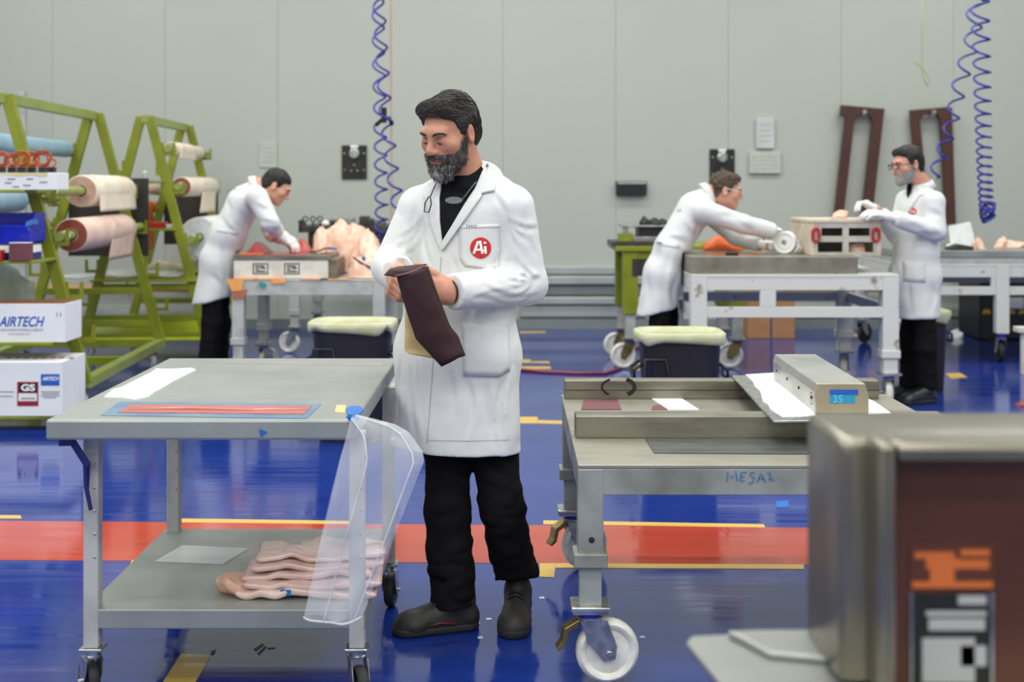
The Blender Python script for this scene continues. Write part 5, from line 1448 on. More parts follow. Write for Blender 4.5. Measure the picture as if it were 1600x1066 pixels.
    def crease_poly(s, pts, w_, depth):
        pts = np.array(pts, float)
        m = w_ * 2.6
        sl, X, Y, Z = s.blk(pts.min(0) - m, pts.max(0) + m)
        best, tb = None, None
        n = len(pts) - 1
        for i in range(n):
            a, ba = pts[i], pts[i + 1] - pts[i]
            t = np.clip(((X - a[0]) * ba[0] + (Y - a[1]) * ba[1] + (Z - a[2]) * ba[2]) / (ba @ ba + 1e-9), 0, 1)
            d2 = (X - a[0] - t * ba[0]) ** 2 + (Y - a[1] - t * ba[1]) ** 2 + (Z - a[2] - t * ba[2]) ** 2
            g = (i + t) / n
            if best is None:
                best, tb = d2, g
            else:
                c = d2 < best
                best, tb = np.where(c, d2, best), np.where(c, g, tb)
        s.F[sl] += (depth * np.exp(-best / (w_ * w_)) * np.sin(PI * np.clip(tb, 0.03, 0.97)) ** 0.7).astype(np.float32)
        return s
    def folds_px(s, lst, Yd):
        V, Q = s.mesh(0)
        tree = BVHTree.FromPolygons([Vector(v) for v in V], [tuple(int(i) for i in q) for q in Q])
        for (x0, y0, x1, y1, w_, dp) in lst:
            pts = []
            bend = 0.12 * math.sin(x0 * 1.7 + y0)
            for i in range(7):
                t = i / 6
                b = bend * math.sin(PI * t)
                d = (P(x0 + (x1 - x0) * t - (y1 - y0) * b, y0 + (y1 - y0) * t + (x1 - x0) * b, Yd) - Vector((0, 0, CH))).normalized()
                hit = tree.ray_cast(Vector((0, 0, CH)), d)
                if hit[0] is not None and (not pts or (hit[0] - Vector(pts[-1])).length < 0.12):
                    pts.append(tuple(hit[0]))
            if len(pts) > 2:
                s.crease_poly(pts, w_, dp)
                # a soft ridge beside the groove
                off = Vector((0, 0, 1.7 * w_)) if abs(x1 - x0) > abs(y1 - y0) else Vector((1.7 * w_, 0, 0))
                s.crease_poly([tuple(Vector(p) + off) for p in pts], w_ * 1.2, -dp * 0.6)
        return s
    def mesh(s, smooth=1):
        V, Q = surface_nets(s.F, s.o, s.h)
        for _ in range(smooth):
            acc = np.zeros_like(V)
            num = np.zeros(len(V))
            for i in range(4):
                j = (i + 1) % 4
                np.add.at(acc, Q[:, i], V[Q[:, j]])
                np.add.at(acc, Q[:, j], V[Q[:, i]])
                np.add.at(num, Q[:, i], 1)
                np.add.at(num, Q[:, j], 1)
            V = V * 0.4 + 0.6 * acc / np.maximum(num, 1)[:, None]
        return V, Q
def join(*ms):
    Vs, Fs, n = [], [], 0
    for V, Q in ms:
        Vs.append(np.asarray(V))
        Fs += [tuple(int(i) + n for i in f) for f in Q]
        n += len(V)
    return np.concatenate(Vs).tolist(), Fs
def xf(mesh, M4):
    V, Q = mesh
    A = np.array(M4)
    return V @ A[:3, :3].T + A[:3, 3], Q
def sob(name, mesh, m, parent=None, **k):
    V, Q = mesh
    return ob(name, (np.asarray(V).tolist(), [tuple(int(i) for i in f) for f in Q]), m, parent, smooth=True, **k)

# materials of the figures
def skin_mat(name, col, col2):
    return mat(name, col, 0.5, 0, col2, 22, (0.3, 0.8), bump=0.06, bscale=160, spec=0.4, sss=0.12)
M_skin1 = skin_mat('skin_warm', (196, 144, 118), (182, 122, 98))
M_skin2 = skin_mat('skin_light', (206, 156, 132), (192, 134, 112))
def hair_mat(name, col, col2, st):
    return mat(name, col, 0.55, 0, col2, 40, (0.35, 0.75), stretch=st, bump=0.6, bscale=70, bstretch=st, spec=0.35)
M_hair1 = hair_mat('dark_brown_hair', (26, 22, 19), (62, 54, 47), (0.5, 2.5, 2.5))
M_beard1 = mat('greying_beard', (58, 52, 48), 0.75, 0, (118, 111, 105), 60, (0.35, 0.75), stretch=(2, 2, 0.5), bump=0.7, bscale=130, spec=0.2)
M_beardgrey = mat('grey_beard_hair', (168, 165, 161), 0.75, 0, (112, 109, 106), 70, (0.4, 0.75), stretch=(2, 2, 0.5), bump=0.7, bscale=130, spec=0.2)
M_hair2 = hair_mat('black_hair', (22, 20, 20), (40, 37, 36), (1, 1, 1))
M_hair3 = hair_mat('brown_curly_hair', (58, 46, 36), (88, 70, 54), (1, 1, 1))
M_lip = mat('lips', (160, 96, 86), 0.45)
M_lash = mat('eyelash', (30, 24, 22), 0.8)
M_eye = mat('eye_white', (212, 206, 200), 0.25)

def head_rot(yaw, pitch, roll=0.0):
    return (Matrix.Rotation(math.radians(yaw), 4, 'Z') @ Matrix.Rotation(math.radians(pitch), 4, 'X') @ Matrix.Rotation(math.radians(roll), 4, 'Y'))
def base_head(f, nb=None):
    f.ell((0, 0.012, 0.036), (0.074, 0.096, 0.082), 0.01)
    f.ell((0, -0.028, -0.02), (0.064, 0.070, 0.085), 0.03)
    f.ell((0, -0.036, -0.072), (0.050, 0.054, 0.042), 0.03)
    f.ell((0, -0.082, -0.098), (0.024, 0.020, 0.018), 0.03)
    f.rc((-0.034, -0.088, 0.024), (0.034, -0.088, 0.024), 0.013, 0.013, 0.025)
    for sg in (-1, 1):
        f.ell((sg * 0.034, -0.106, 0.002), (0.020, 0.018, 0.013), 0.018, op='s')
        f.ell((sg * 0.032, -0.0815, 0.002), (0.0165, 0.0145, 0.0125), 0.005)
        f.ell((sg * 0.046, -0.066, -0.022), (0.022, 0.02, 0.018), 0.03)
        f.ell((sg * 0.012, -0.106, -0.034), (0.0095, 0.011, 0.0085), 0.008)
        f.ell((sg * 0.078, 0.010, -0.006), (0.010, 0.020, 0.034), 0.006, R=Matrix.Rotation(sg * 0.35, 3, 'Z') @ Matrix.Rotation(-0.2, 3, 'X'))
        f.ell((sg * 0.088, 0.006, 0.0), (0.006, 0.010, 0.017), 0.006, op='s')
    f.rc((0, -0.093, 0.018), (0, -0.119, -0.026), 0.0075, 0.0125, 0.014)
    f.rc((-0.022, -0.088, -0.058), (0.022, -0.088, -0.058), 0.012, 0.012, 0.02)
    f.rc((-0.016, -0.098, -0.060), (0.016, -0.098, -0.060), 0.006, 0.006, 0.006)
    f.rc((-0.014, -0.096, -0.071), (0.014, -0.096, -0.071), 0.007, 0.007, 0.006)
    if nb is not None:
        f.rc((0, 0.026, -0.05), nb, 0.055, 0.060, 0.03)
def lin_ip(v, xs, ys):
    return np.interp(v, xs, ys)
def hair_mesh(h, thick, front, seed, wave=0.004, fr=(60, 60, 16), quiff=0.0):
    f = Field((-0.13, -0.17, -0.16), (0.13, 0.16, 0.18), h)
    f.ell((0, 0.014, 0.040), (0.074 + thick, 0.096 + thick, 0.082 + thick * 1.3), 0.01)
    f.ell((0, 0.045, -0.02), (0.064 + thick * 0.4, 0.066 + thick * 0.3, 0.07), 0.03)
    if quiff:
        f.rc((-0.042, -0.050, 0.090), (0.040, -0.052, 0.096), 0.022 + quiff, 0.024 + quiff, 0.03)
        f.rc((-0.045, -0.052, 0.088), (-0.064, -0.038, 0.044), 0.02 + quiff, 0.011, 0.03)
    f.noise(wave, fr, seed)
    f.noise(wave * 0.7, (fr[0] * 2, fr[1] * 2, fr[2] * 2), seed + 4)
    sl, X, Y, Z = f.blk(f.o, [a[-1] for a in f.ax])
    Lz = lin_ip(Z, [-0.14, -0.095, -0.07, -0.045, -0.02, 0.0, 0.03, 0.055, front - 0.01, front + 0.012, 0.16], [0.2, 0.10, 0.06, 0.045, 0.032, -0.030, -0.036, -0.046, -0.070, -0.16, -0.2])
    wob = 0.004 * vnoise(X * 60 + 0 * Y + 0 * Z, Y * 60 + 0 * X + 0 * Z, Z * 60 + 0 * X + 0 * Y)
    f.F = np.maximum(f.F, (Lz - Y + wob).astype(np.float32))
    # keep the ears free
    for sg in (-1, 1):
        f.ell((sg * 0.090, 0.012, -0.010), (0.03, 0.026, 0.040), 0.004, op='s')
    return f.mesh(1)
def beard_mesh(h, thick, seed, chin=0.012, amp=0.0035):
    f = Field((-0.11, -0.17, -0.17), (0.11, 0.08, 0.06), h)
    f.ell((0, -0.028, -0.02), (0.064 + thick, 0.070 + thick, 0.085 + thick), 0.01)
    f.ell((0, -0.036, -0.072), (0.050 + thick, 0.054 + thick, 0.042 + thick), 0.03)
    f.ell((0, -0.078, -0.100 - chin * 0.5), (0.030 + thick, 0.024 + thick, 0.022 + chin), 0.03)
    f.rc((-0.024, -0.094, -0.050), (0.024, -0.094, -0.050), 0.010 + thick * 0.5, 0.010 + thick * 0.5, 0.015)
    f.noise(amp, (90, 90, 40), seed)
    sl, X, Y, Z = f.blk(f.o, [a[-1] for a in f.ax])
    U = lin_ip(Y, [-0.15, -0.10, -0.085, -0.065, -0.045, -0.03, -0.008, 0.0, 0.01], [-0.040, -0.041, -0.044, -0.046, -0.036, -0.012, 0.012, -0.03, -0.3])
    wob = 0.004 * vnoise(X * 90 + 0 * Y + 0 * Z, Y * 90 + 0 * X + 0 * Z, Z * 90 + 0 * X + 0 * Y)
    f.F = np.maximum(f.F, (Z - U + wob + 0 * X).astype(np.float32))
    f.rc((-0.013, -0.106, -0.066), (0.013, -0.106, -0.066), 0.0085, 0.0085, 0.004, op='s')
    return f.mesh(1)

def hand_parts(f, wrist, fwd, back, side, curls, spread=0.0, s=1.0, fat=1.0, thumb=(0.5, 0.75, 0.25), tbend=(0.2, 0.3)):
    w_, fwd, back, side = (Vector(v) for v in (wrist, fwd, back, side))
    fwd.normalize()
    side = (side - fwd * side.dot(fwd)).normalized()
    nb = fwd.cross(side)
    if nb.dot(back) < 0:
        nb = -nb
    back = nb.normalized()
    L_ = 0.092 * s
    kn = []
    for i in range(4):                                # index .. little
        o_ = (0.030 - 0.020 * i) * s
        k_ = w_ + fwd * (L_ * (1.0, 1.02, 0.97, 0.88)[i]) + side * o_
        kn.append(k_)
        f.rc(w_ + fwd * 0.012 * s + side * o_ * 0.7, k_, 0.0155 * s * fat, 0.0115 * s * fat, 0.014 * s)
    f.rc(w_ - fwd * 0.05 * s, w_ + fwd * 0.02 * s, 0.025 * s * fat, 0.026 * s * fat, 0.02 * s, sq=(side, 1.2))
    lens = ((0.044, 0.026, 0.021), (0.049, 0.030, 0.022), (0.045, 0.028, 0.021), (0.035, 0.021, 0.019))
    for i in range(4):
        p = kn[i]
        a = 0.0
        c = curls[i] if hasattr(curls[0], '__len__') else curls
        rad = (0.0098, 0.0100, 0.0095, 0.0086)[i] * s * fat
        sp = side * (1.5 - i) * spread
        for j in range(3):
            a += c[j]
            d = (fwd * math.cos(a) - back * math.sin(a) + sp).normalized()
            q = p + d * lens[i][j] * s
            f.rc(p, q, rad * (1 - 0.06 * j), rad * (1 - 0.06 * (j + 1)), 0.004 * s)
            p = q
    t0 = w_ + fwd * 0.022 * s + side * 0.026 * s - back * 0.006 * s
    d = (fwd * thumb[0] + side * thumb[1] - back * thumb[2]).normalized()
    p = t0
    for j, ln in enumerate((0.042, 0.032, 0.026)):
        if j:
            d = (d + fwd * tbend[j - 1] - side * tbend[j - 1] * 0.6).normalized()
        q = p + d * ln * s
        f.rc(p, q, (0.0155, 0.0115, 0.0105)[j] * s * fat, (0.0115, 0.0105, 0.0085)[j] * s * fat, 0.008 * s)
        p = q
    return f

def shoe_mesh(heel, toe, h, z0=0.004, s=1.0):
    heel, toe = Vector(heel), Vector(toe)
    d = (toe - heel)
    L_ = d.length
    d.normalize()
    sd = Vector((-d.y, d.x, 0))
    f = Field(np.minimum(np.array(heel), np.array(toe)) - 0.10, np.maximum(np.array(heel), np.array(toe)) + np.array([0.10, 0.10, 0.2]), h)
    q = lambda a, z: heel + d * a * L_ + Vector((0, 0, z))
    f.rc(q(0.14, 0.032), q(0.84, 0.030), 0.034 * s, 0.038 * s, 0.02, sq=(sd, 1.18))
    f.rc(q(0.14, 0.05), q(0.22, 0.115), 0.036 * s, 0.040 * s, 0.03)
    f.rc(q(0.25, 0.085), q(0.72, 0.04), 0.038 * s, 0.034 * s, 0.03, sq=(sd, 1.1))
    f.rc(q(0.80, 0.028), q(0.90, 0.024), 0.032 * s, 0.026 * s, 0.03, sq=(sd, 1.35))
    f.noise(0.0015, (40, 40, 40), 2.0)
    f.cut((0, 0, z0), (0, 0, -1))
    up = f.mesh(1)
    g = Field(f.o, [a[-1] for a in f.ax], h)
    g.rc(q(0.14, 0.012), q(0.84, 0.012), 0.040 * s, 0.044 * s, 0.01, sq=(sd, 1.12))
    g.rc(q(0.80, 0.014), q(0.91, 0.016), 0.036 * s, 0.032 * s, 0.02, sq=(sd, 1.3))
    g.cut((0, 0, z0 - 0.003), (0, 0, -1))
    g.cut((0, 0, 0.026), (0, 0, 1))
    return up, g.mesh(1)

def bvh_of(*objs):
    V, Fs, n = [], [], 0
    for o in objs:
        me = o.data
        V += [v.co.copy() for v in me.vertices]
        Fs += [tuple(i + n for i in p.vertices) for p in me.polygons]
        n = len(V)
    return BVHTree.FromPolygons(V, Fs)
EYE = Vector((0, 0, CH))
def drape(name, px, bvh, lift, thick, m, parent, cuts=3, Yd=4.2, bevel=0.0):
    """lay a flat cut-out on the garment below it: outline -> fine mesh -> dropped on the cloth surface"""
    bm = bmesh.new()
    vs = [bm.verts.new((a, -b, 0)) for a, b in px]
    f = bm.faces.new(vs)
    bmesh.ops.triangulate(bm, faces=[f])
    for _ in range(cuts):
        bmesh.ops.subdivide_edges(bm, edges=bm.edges[:], cuts=1, use_grid_fill=True)
        bmesh.ops.triangulate(bm, faces=bm.faces[:])
    bm.normal_update()
    pos = []
    for v in bm.verts:
        d = (P(v.co.x, -v.co.y, Yd) - EYE).normalized()
        hit = bvh.ray_cast(EYE, d)
        pos.append((v, hit[0], d))
    good = [p[1] for p in pos if p[1] is not None]
    ym = sorted(g.y for g in good)[len(good) // 2] if good else Yd
    for v, p, d in pos:
        if p is None or abs(p.y - ym) > 0.12:
            p = EYE + d * (ym / d.y)
        v.co = p - d * lift
    if sum((f_.normal.z for f_ in bm.faces), 0) < 0:
        pass
    me = bpy.data.meshes.new(name)
    bm.normal_update()
    bm.faces.ensure_lookup_table()
    if sum(f_.normal.y * f_.calc_area() for f_ in bm.faces) > 0:
        bmesh.ops.reverse_faces(bm, faces=bm.faces[:])
    bm.to_mesh(me)
    bm.free()
    me.materials.append(m)
    for p in me.polygons:
        p.use_smooth = True
    o = bpy.data.objects.new(name, me)
    COL.objects.link(o)
    o.parent = parent
    o.matrix_parent_inverse = wmat(parent).inverted()
    if thick:
        md = o.modifiers.new('thickness', 'SOLIDIFY')
        md.thickness = thick
        md.offset = -1
    return o

# ------------------------------------------------------------------ the standing man in front
Y0 = 4.27
J = lambda x, y, dy=0.0: np.array(P(x, y, Y0 + dy))
sh = np.array([0.94, -0.34, 0.0])
fw = np.array([-0.34, -0.94, 0.0])                    # where his chest points
SL, SR = J(800, 324, -0.05), J(656, 326, 0.06)
EL, WL = J(823, 444, -0.05), J(706, 456, -0.27)
ER, WR = J(612, 418, 0.03), J(622, 428, -0.21)
NB, CHs, WA, HI, HE = J(738, 274, 0.02), J(734, 352, 0.01), J(720, 470, 0.01), J(714, 548, 0.01), J(704, 700, 0.01)
f = Field(J(560, 720, 0) - np.array([0, 0.45, 0]), J(890, 215, 0) + np.array([0, 0.32, 0]), 0.0055)
f.rc(CHs, WA, 0.122, 0.124, 0.04, sq=(sh, 1.46))
f.rc(WA, HI, 0.124, 0.140, 0.05, sq=(sh, 1.46))
f.rc(HI, HE + np.array([0.01, 0, -0.2]), 0.142, 0.160, 0.05, sq=(sh, 1.50))
f.rc(SR, SL, 0.070, 0.070, 0.05)
f.rc(NB + np.array([0, 0.01, -0.02]), (SL + NB) / 2 + np.array([0.02, 0, -0.01]), 0.066, 0.066, 0.04)
f.rc(NB + np.array([0, 0.01, -0.02]), (SR + NB) / 2 + np.array([-0.02, 0, -0.015]), 0.066, 0.062, 0.04)
f.cut(HE, (-0.03, 0, -1))
f.noise(0.006, (7, 7, 1.6), 1.3)
f.noise(0.0022, (16, 16, 5), 5.1)
# sleeves
f.rc(SL, EL, 0.074, 0.066, 0.018)
dl = (WL - EL) / np.linalg.norm(WL - EL)
f.rc(EL, WL + dl * 0.05, 0.067, 0.058, 0.02, cuts=((WL, dl),))
f.rc(SR, ER, 0.072, 0.064, 0.018)
dr = (WR - ER) / np.linalg.norm(WR - ER)
f.rc(ER, WR + dr * 0.05, 0.064, 0.054, 0.02, cuts=((WR, dr),))
f.noise(0.0025, (9, 9, 9), 8.8)
f.noise(0.0012, (24, 24, 24), 3.7)
# folds: drag lines radiate from elbow and armpit, skirt folds hang down
FL = []
def fan(c, dirs, L_, w_, dp):
    for a in dirs:
        FL.append((c[0], c[1], c[0] + L_ * math.cos(math.radians(a)), c[1] + L_ * math.sin(math.radians(a)), w_, dp))
fan((840, 436), (140, 160, 178, 200, 225), 46, 0.008, 0.009)
fan((836, 462), (168, 190), 78, 0.008, 0.008)
fan((796, 345), (15, 45, 72), 46, 0.008, 0.008)
fan((660, 340), (98, 118, 138), 50, 0.008, 0.008)
fan((604, 402), (-12, 12, -42), 42, 0.008, 0.007)
fan((742, 466), (4, -10, 14), 56, 0.007, 0.006)
FL += [(690, 394, 667, 694, 0.005, 0.005), (786, 392, 772, 426, 0.010, 0.010), (776, 480, 742, 530, 0.010, 0.008), (800, 500, 806, 580, 0.010, 0.008), (800, 570, 786, 694, 0.012, 0.008),
       (760, 596, 772, 694, 0.010, 0.007), (730, 592, 722, 690, 0.010, 0.006), (645, 565, 652, 694, 0.012, 0.008), (628, 560, 622, 660, 0.012, 0.008), (706, 400, 712, 440, 0.008, 0.006),
       (768, 300, 792, 336, 0.010, 0.006), (700, 575, 706, 650, 0.010, 0.006), (648, 318, 640, 372, 0.010, 0.006),
       (820, 330, 838, 400, 0.010, 0.006), (805, 400, 812, 440, 0.010, 0.008), (735, 478, 728, 510, 0.010, 0.006), (662, 360, 672, 412, 0.010, 0.008)]
f.folds_px(FL, 4.2)
coat_mesh = f.mesh(1)
# body: head, neck, trunk, arms, hands
HC = J(704, 207, -0.045)
HM = Matrix.Translation(Vector(HC)) @ head_rot(-38, 20, 3)
HMi = HM.inverted()
nbl = HMi @ Vector(NB + np.array([0, 0.0, -0.04]))
f = Field((-0.12, -0.16, -0.30), (0.12, 0.20, 0.14), 0.0026)
base_head(f, nbl)
head1 = xf(f.mesh(1), HM)
f = Field(J(580, 480, 0) - np.array([0, 0.42, 0.02]), J(850, 250, 0) + np.array([0, 0.25, 0]), 0.008)
f.rc(CHs + np.array([0, 0, 0.02]), WA, 0.10, 0.10, 0.03, sq=(sh, 1.4))
f.rc(SR, SL, 0.05, 0.05, 0.03)
f.rc(NB + np.array([0, 0, 0.0]), CHs, 0.056, 0.08, 0.03)
for a, b, c in ((SL, EL, WL), (SR, ER, WR)):
    f.rc(a, b, 0.05, 0.04, 0.02)
    f.rc(b, c, 0.04, 0.028, 0.02)
trunk1 = f.mesh(0)
fL = Field(WL - np.array([0.26, 0.2, 0.16]), WL + np.array([0.1, 0.12, 0.14]), 0.0026)
hand_parts(fL, WL + dl * 0.0, (-0.93, -0.22, 0.10), (-0.12, -0.9, 0.42), (0.0, 0.25, 0.95), ((0.25, 0.55, 0.35), (0.35, 0.6, 0.4), (0.45, 0.65, 0.4), (0.5, 0.7, 0.4)), 0.02, 1.06, 1.08, (0.75, 0.5, -0.10), (0.15, 0.2))
handL = fL.mesh(1)
fR = Field(WR - np.array([0.16, 0.26, 0.16]), WR + np.array([0.16, 0.12, 0.14]), 0.0026)
hand_parts(fR, WR + dr * 0.0, (-0.10, -0.85, -0.30), (-0.75, -0.2, 0.5), (0.35, 0.1, 0.85), ((0.7, 1.0, 0.5), (0.8, 1.1, 0.6), (0.9, 1.15, 0.6), (1.0, 1.2, 0.6)), 0.0, 1.04, 1.08, (0.8, 0.5, 0.35), (0.15, 0.2))
handR = fR.mesh(1)
V_, Q_ = join(head1, trunk1, handL, handR)
man = ob('person', (V_, Q_), M_skin1, None, 'bearded man in a white coat and black trousers standing in front, holding dark fabric', 'person', smooth=True)
coat = sob('lab_coat', coat_mesh, M_cloth, man)
hair1 = sob('hair', xf(hair_mesh(0.0028, 0.011, 0.086, 3.0, 0.0022, (26, 34, 34), 0.001), HM), M_hair1, man)
bd = sob('beard', xf(beard_mesh(0.0026, 0.007, 1.0), HM), M_beard1, man)
f = Field((-0.06, -0.14, -0.16), (0.06, -0.04, -0.07), 0.0024)
f.ell((0, -0.088, -0.113), (0.030, 0.028, 0.026), 0.01)
f.noise(0.004, (100, 100, 40), 6.0)
sob('grey_chin_hair', xf(f.mesh(1), HM), M_beardgrey, bd)
def locks(HM_, src, n, seed, flow, rad, steps, step, keep):
    rng = random.Random(seed)
    mb = MB()
    Mi = HM_.inverted()
    R3 = HM_.to_3x3()
    tree = bvh_of(src)
    vs = [v.co.copy() for v in src.data.vertices]
    while n > 0:
        p = rng.choice(vs)
        n -= 1
        pts = []
        sw = rng.uniform(-0.3, 0.3)
        lift = rng.uniform(-0.0004, 0.0014)
        for k in range(steps):
            q, nrm, *_ = tree.find_nearest(p)
            pl = Mi @ q
            nl = R3.transposed() @ nrm
            if not keep(pl) or nl.z < -0.45 or (nl.y < -0.8 and pl.z < 0.06):
                break
            pts.append(q + nrm * lift)
            t = R3 @ Vector(flow(pl, sw))
            t = (t - nrm * t.dot(nrm)).normalized()
            p = q + t * step
        if len(pts) > 3:
            m_ = len(pts)
            mb.tube(pts, [rad * (0.5 + 0.9 * math.sin(PI * min(0.95, (k + 0.6) / m_))) for k in range(m_)], 5)
    return mb
def keep1(p):
    front = np.interp(p.z, [-0.14, -0.095, -0.07, -0.045, -0.02, 0.0, 0.03, 0.055, 0.076, 0.098, 0.16], [0.2, 0.10, 0.06, 0.045, 0.032, -0.030, -0.036, -0.046, -0.12, -0.16, -0.2])
    if p.y < front + 0.003:
        return False
    return not (((abs(p.x) - 0.09) / 0.03) ** 2 + ((p.y - 0.012) / 0.026) ** 2 + ((p.z + 0.010) / 0.04) ** 2 < 1)
def flow1(p, sw):
    if p.z > 0.062 and p.y < 0.06:
        return (-0.75 + sw, -0.7 + 0.4 * sw, 0.1)
    return (-0.1 + sw * 0.5, 0.35 if p.y > -0.02 else -0.2, -1.0)
hl = ob('hair_locks', locks(HM, hair1, 900, 4, flow1, 0.0014, 11, 0.006, keep1), M_hair1, man, smooth=True)
hl['kind'] = 'stuff'
def whiskers(obj, cond, n, seed, ln, rad, m, name, par):
    rng = random.Random(seed)
    vs = [(v.co.copy(), v.normal.copy()) for v in obj.data.vertices]
    Mi = HM.inverted()
    down = (HM.to_3x3() @ Vector((0, -0.25, -1))).normalized()
    mb = MB()
    while n > 0:
        c, nr = rng.choice(vs)
        n -= 1
        if not cond(Mi @ c, rng):
            continue
        d = (down + nr * 0.35 + Vector((rng.uniform(-.3, .3), rng.uniform(-.3, .3), 0))).normalized()
        L_ = ln * rng.uniform(0.6, 1.3)
        mb.tube([c - nr * 0.001, c + nr * 0.0012 + d * L_ * 0.5, c + d * L_], [rad, rad, rad * 0.3], 4)
    o = ob(name, mb, m, par, smooth=True)
    o['kind'] = 'stuff'
bd.data.update()
whiskers(bd, lambda q, r: True, 1500, 3, 0.011, 0.0007, M_beard1, 'whiskers', man)
whiskers(bd, lambda q, r: q.y < -0.07 and q.z < -0.08 and r.random() < 0.8, 1800, 5, 0.012, 0.0008, M_beardgrey, 'grey_whiskers', man)
def tubeH(name, pts, r, m, par, HM_=HM):
    return ob(name, MB().tube([HM_ @ Vector(p) for p in pts], r, 6), m, par, smooth=True)
def face_bits(par, HM_, hm, fine=True):
    for sg in (-1, 1):
        tubeH('eyebrow', [(sg * 0.011, -0.103, 0.021), (sg * 0.024, -0.1045, 0.027), (sg * 0.036, -0.1015, 0.029), (sg * 0.047, -0.093, 0.027), (sg * 0.055, -0.083, 0.020)], [0.0025, 0.0042, 0.0040, 0.0034, 0.0016], hm, par, HM_)
        tubeH('eyelash', [(sg * 0.017, -0.0935, -0.0045), (sg * 0.026, -0.0968, -0.0072), (sg * 0.036, -0.0952, -0.0072), (sg * 0.046, -0.088, -0.004)], [0.001, 0.0022, 0.0022, 0.001], M_lash, par, HM_)
        if fine:
            tubeH('eyelid_fold', [(sg * 0.018, -0.093, 0.008), (sg * 0.030, -0.0965, 0.0105), (sg * 0.044, -0.090, 0.007)], [0.0006, 0.0013, 0.0006], mat('skin_fold', (150, 100, 80), 0.6), par, HM_)
face_bits(man, HM, M_hair1)
tubeH('lips', [(-0.015, -0.1045, -0.0655), (-0.005, -0.1065, -0.0645), (0.005, -0.1065, -0.0645), (0.015, -0.1045, -0.0655)], [0.002, 0.004, 0.004, 0.002], M_lip, man)
# trousers
f = Field(J(630, 970, 0) - np.array([0, 0.22, 0.0]), J(870, 560, 0) + np.array([0, 0.28, 0]), 0.006)
hR, kR, aR = J(692, 590, 0.02), J(700, 795, -0.01), J(707, 945, -0.03)
hL, kL, aL = J(758, 590, 0.0), J(784, 790, -0.02), J(808, 905, 0.06)
f.rc((hR + hL) / 2, (hR + hL) / 2 + np.array([0, 0, -0.10]), 0.10, 0.09, 0.03, sq=(sh, 1.35))
f.rc(hR, kR, 0.086, 0.076, 0.03)
f.rc(kR, aR, 0.076, 0.079, 0.03, cuts=((aR, (0, 0, -1)),))
f.rc((hR + hL) / 2, (hR + hL) / 2 + np.array([-0.005, 0, -0.255]), 0.08, 0.062, 0.03)
f.rc(hL, kL, 0.088, 0.075, 0.015)
f.rc(kL, aL, 0.074, 0.076, 0.03, cuts=((aL, (0.1, -0.2, -1)),))
f.noise(0.006, (8, 8, 8), 2.2)
f.noise(0.005, (14, 14, 26), 7.2, True)
for (x0, y0_, x1, y1_, dp) in ((668, 905, 745, 915, 0.012), (668, 885, 740, 880, 0.008), (770, 868, 835, 872, 0.012), (768, 850, 820, 838, 0.008), (660, 740, 700, 730, 0.008), (750, 720, 790, 745, 0.010), (665, 815, 720, 800, 0.007)):
    f.crease(J(x0, y0_, -0.08), J(x1, y1_, -0.08), 0.014, dp)
sob('trousers', f.mesh(1), M_trouser, man)
for nm, a, b in (('shoe', J(748, 960, -0.02), J(616, 985, -0.10)), ('shoe', J(812, 930, 0.12), J(800, 985, -0.14))):
    a[2] = b[2] = 0.0
    up, so = shoe_mesh(a, b, 0.004, 0.004)
    s_ = sob(nm, up, M_shoe, man)
    sob('sole', so, M_rubber, s_)
    d = Vector(b - a)
    for t in (0.38, 0.46, 0.54):
        c = Vector(a) + d * t
        sd = Vector((-d.y, d.x, 0)).normalized()
        zt_ = 0.128 - 0.09 * (t - 0.3)
        ob('lace', MB().tube([c + sd * 0.026 + Vector((0, 0, zt_ - 0.016)), c + Vector((0, 0, zt_)), c - sd * 0.026 + Vector((0, 0, zt_ - 0.016))], 0.003, 6), M_black, s_, smooth=True)
    sd = Vector((-d.y, d.x, 0)).normalized()
    ob('red_trim', MB().tube([Vector(a) + d * 0.30 + sd * 0.043 + Vector((0, 0, 0.03)), Vector(a) + d * 0.5 + sd * 0.047 + Vector((0, 0, 0.04)), Vector(a) + d * 0.62 + sd * 0.046 + Vector((0, 0, 0.032))], 0.004, 6), mat('dull_red_trim', (110, 24, 28), 0.6), s_, smooth=True)
# shirt front, lapels, pockets, badge
cb_ = bvh_of(coat)
shirt_px = [(690, 262), (686, 300), (684, 340), (688, 388), (700, 370), (722, 335), (745, 300), (757, 268), (750, 255), (730, 275), (710, 285)]
f = Field(Vector(NB) - Vector((0.2, 0.2, 0.25)), Vector(NB) + Vector((0.2, 0.2, 0.1)), 0.004)
f.rc(NB + np.array([0, 0.004, 0.03]), NB + np.array([-0.004, -0.01, -0.05]), 0.066, 0.082, 0.02)
f.cut(NB + np.array([-0.012, -0.03, 0.008]), (-0.06, -0.22, 0.97))
sob('shirt_collar', f.mesh(1), M_shirt, man)
drape('shirt', shirt_px, cb_, 0.004, 0.004, M_shirt, man, 4)
lapR = [(763, 258), (770, 268), (774, 284), (772, 297), (752, 301), (752, 306), (735, 330), (712, 362), (690, 392), (690, 378), (706, 352), (726, 318), (742, 294), (754, 266)]
lapL = [(691, 276), (668, 296), (661, 306), (668, 330), (673, 352), (684, 380), (690, 392), (690, 380), (686, 345), (686, 310)]
drape('lapel', lapR, cb_, 0.014, 0.008, M_cloth, coat, 3)
drape('lapel', lapL, cb_, 0.012, 0.008, M_cloth, coat, 3)
drape('chest_pocket', [(716, 352), (781, 350), (782, 385), (778, 418), (765, 421), (726, 416), (718, 405)], cb_, 0.004, 0.004, M_cloth, coat, 3)
drape('pocket_seam', [(716, 356.4), (781, 354.4), (781, 355.6), (716, 357.6)], cb_, 0.0052, 0, mat('stitch_shade', (176, 178, 180), 0.9), coat, 2)
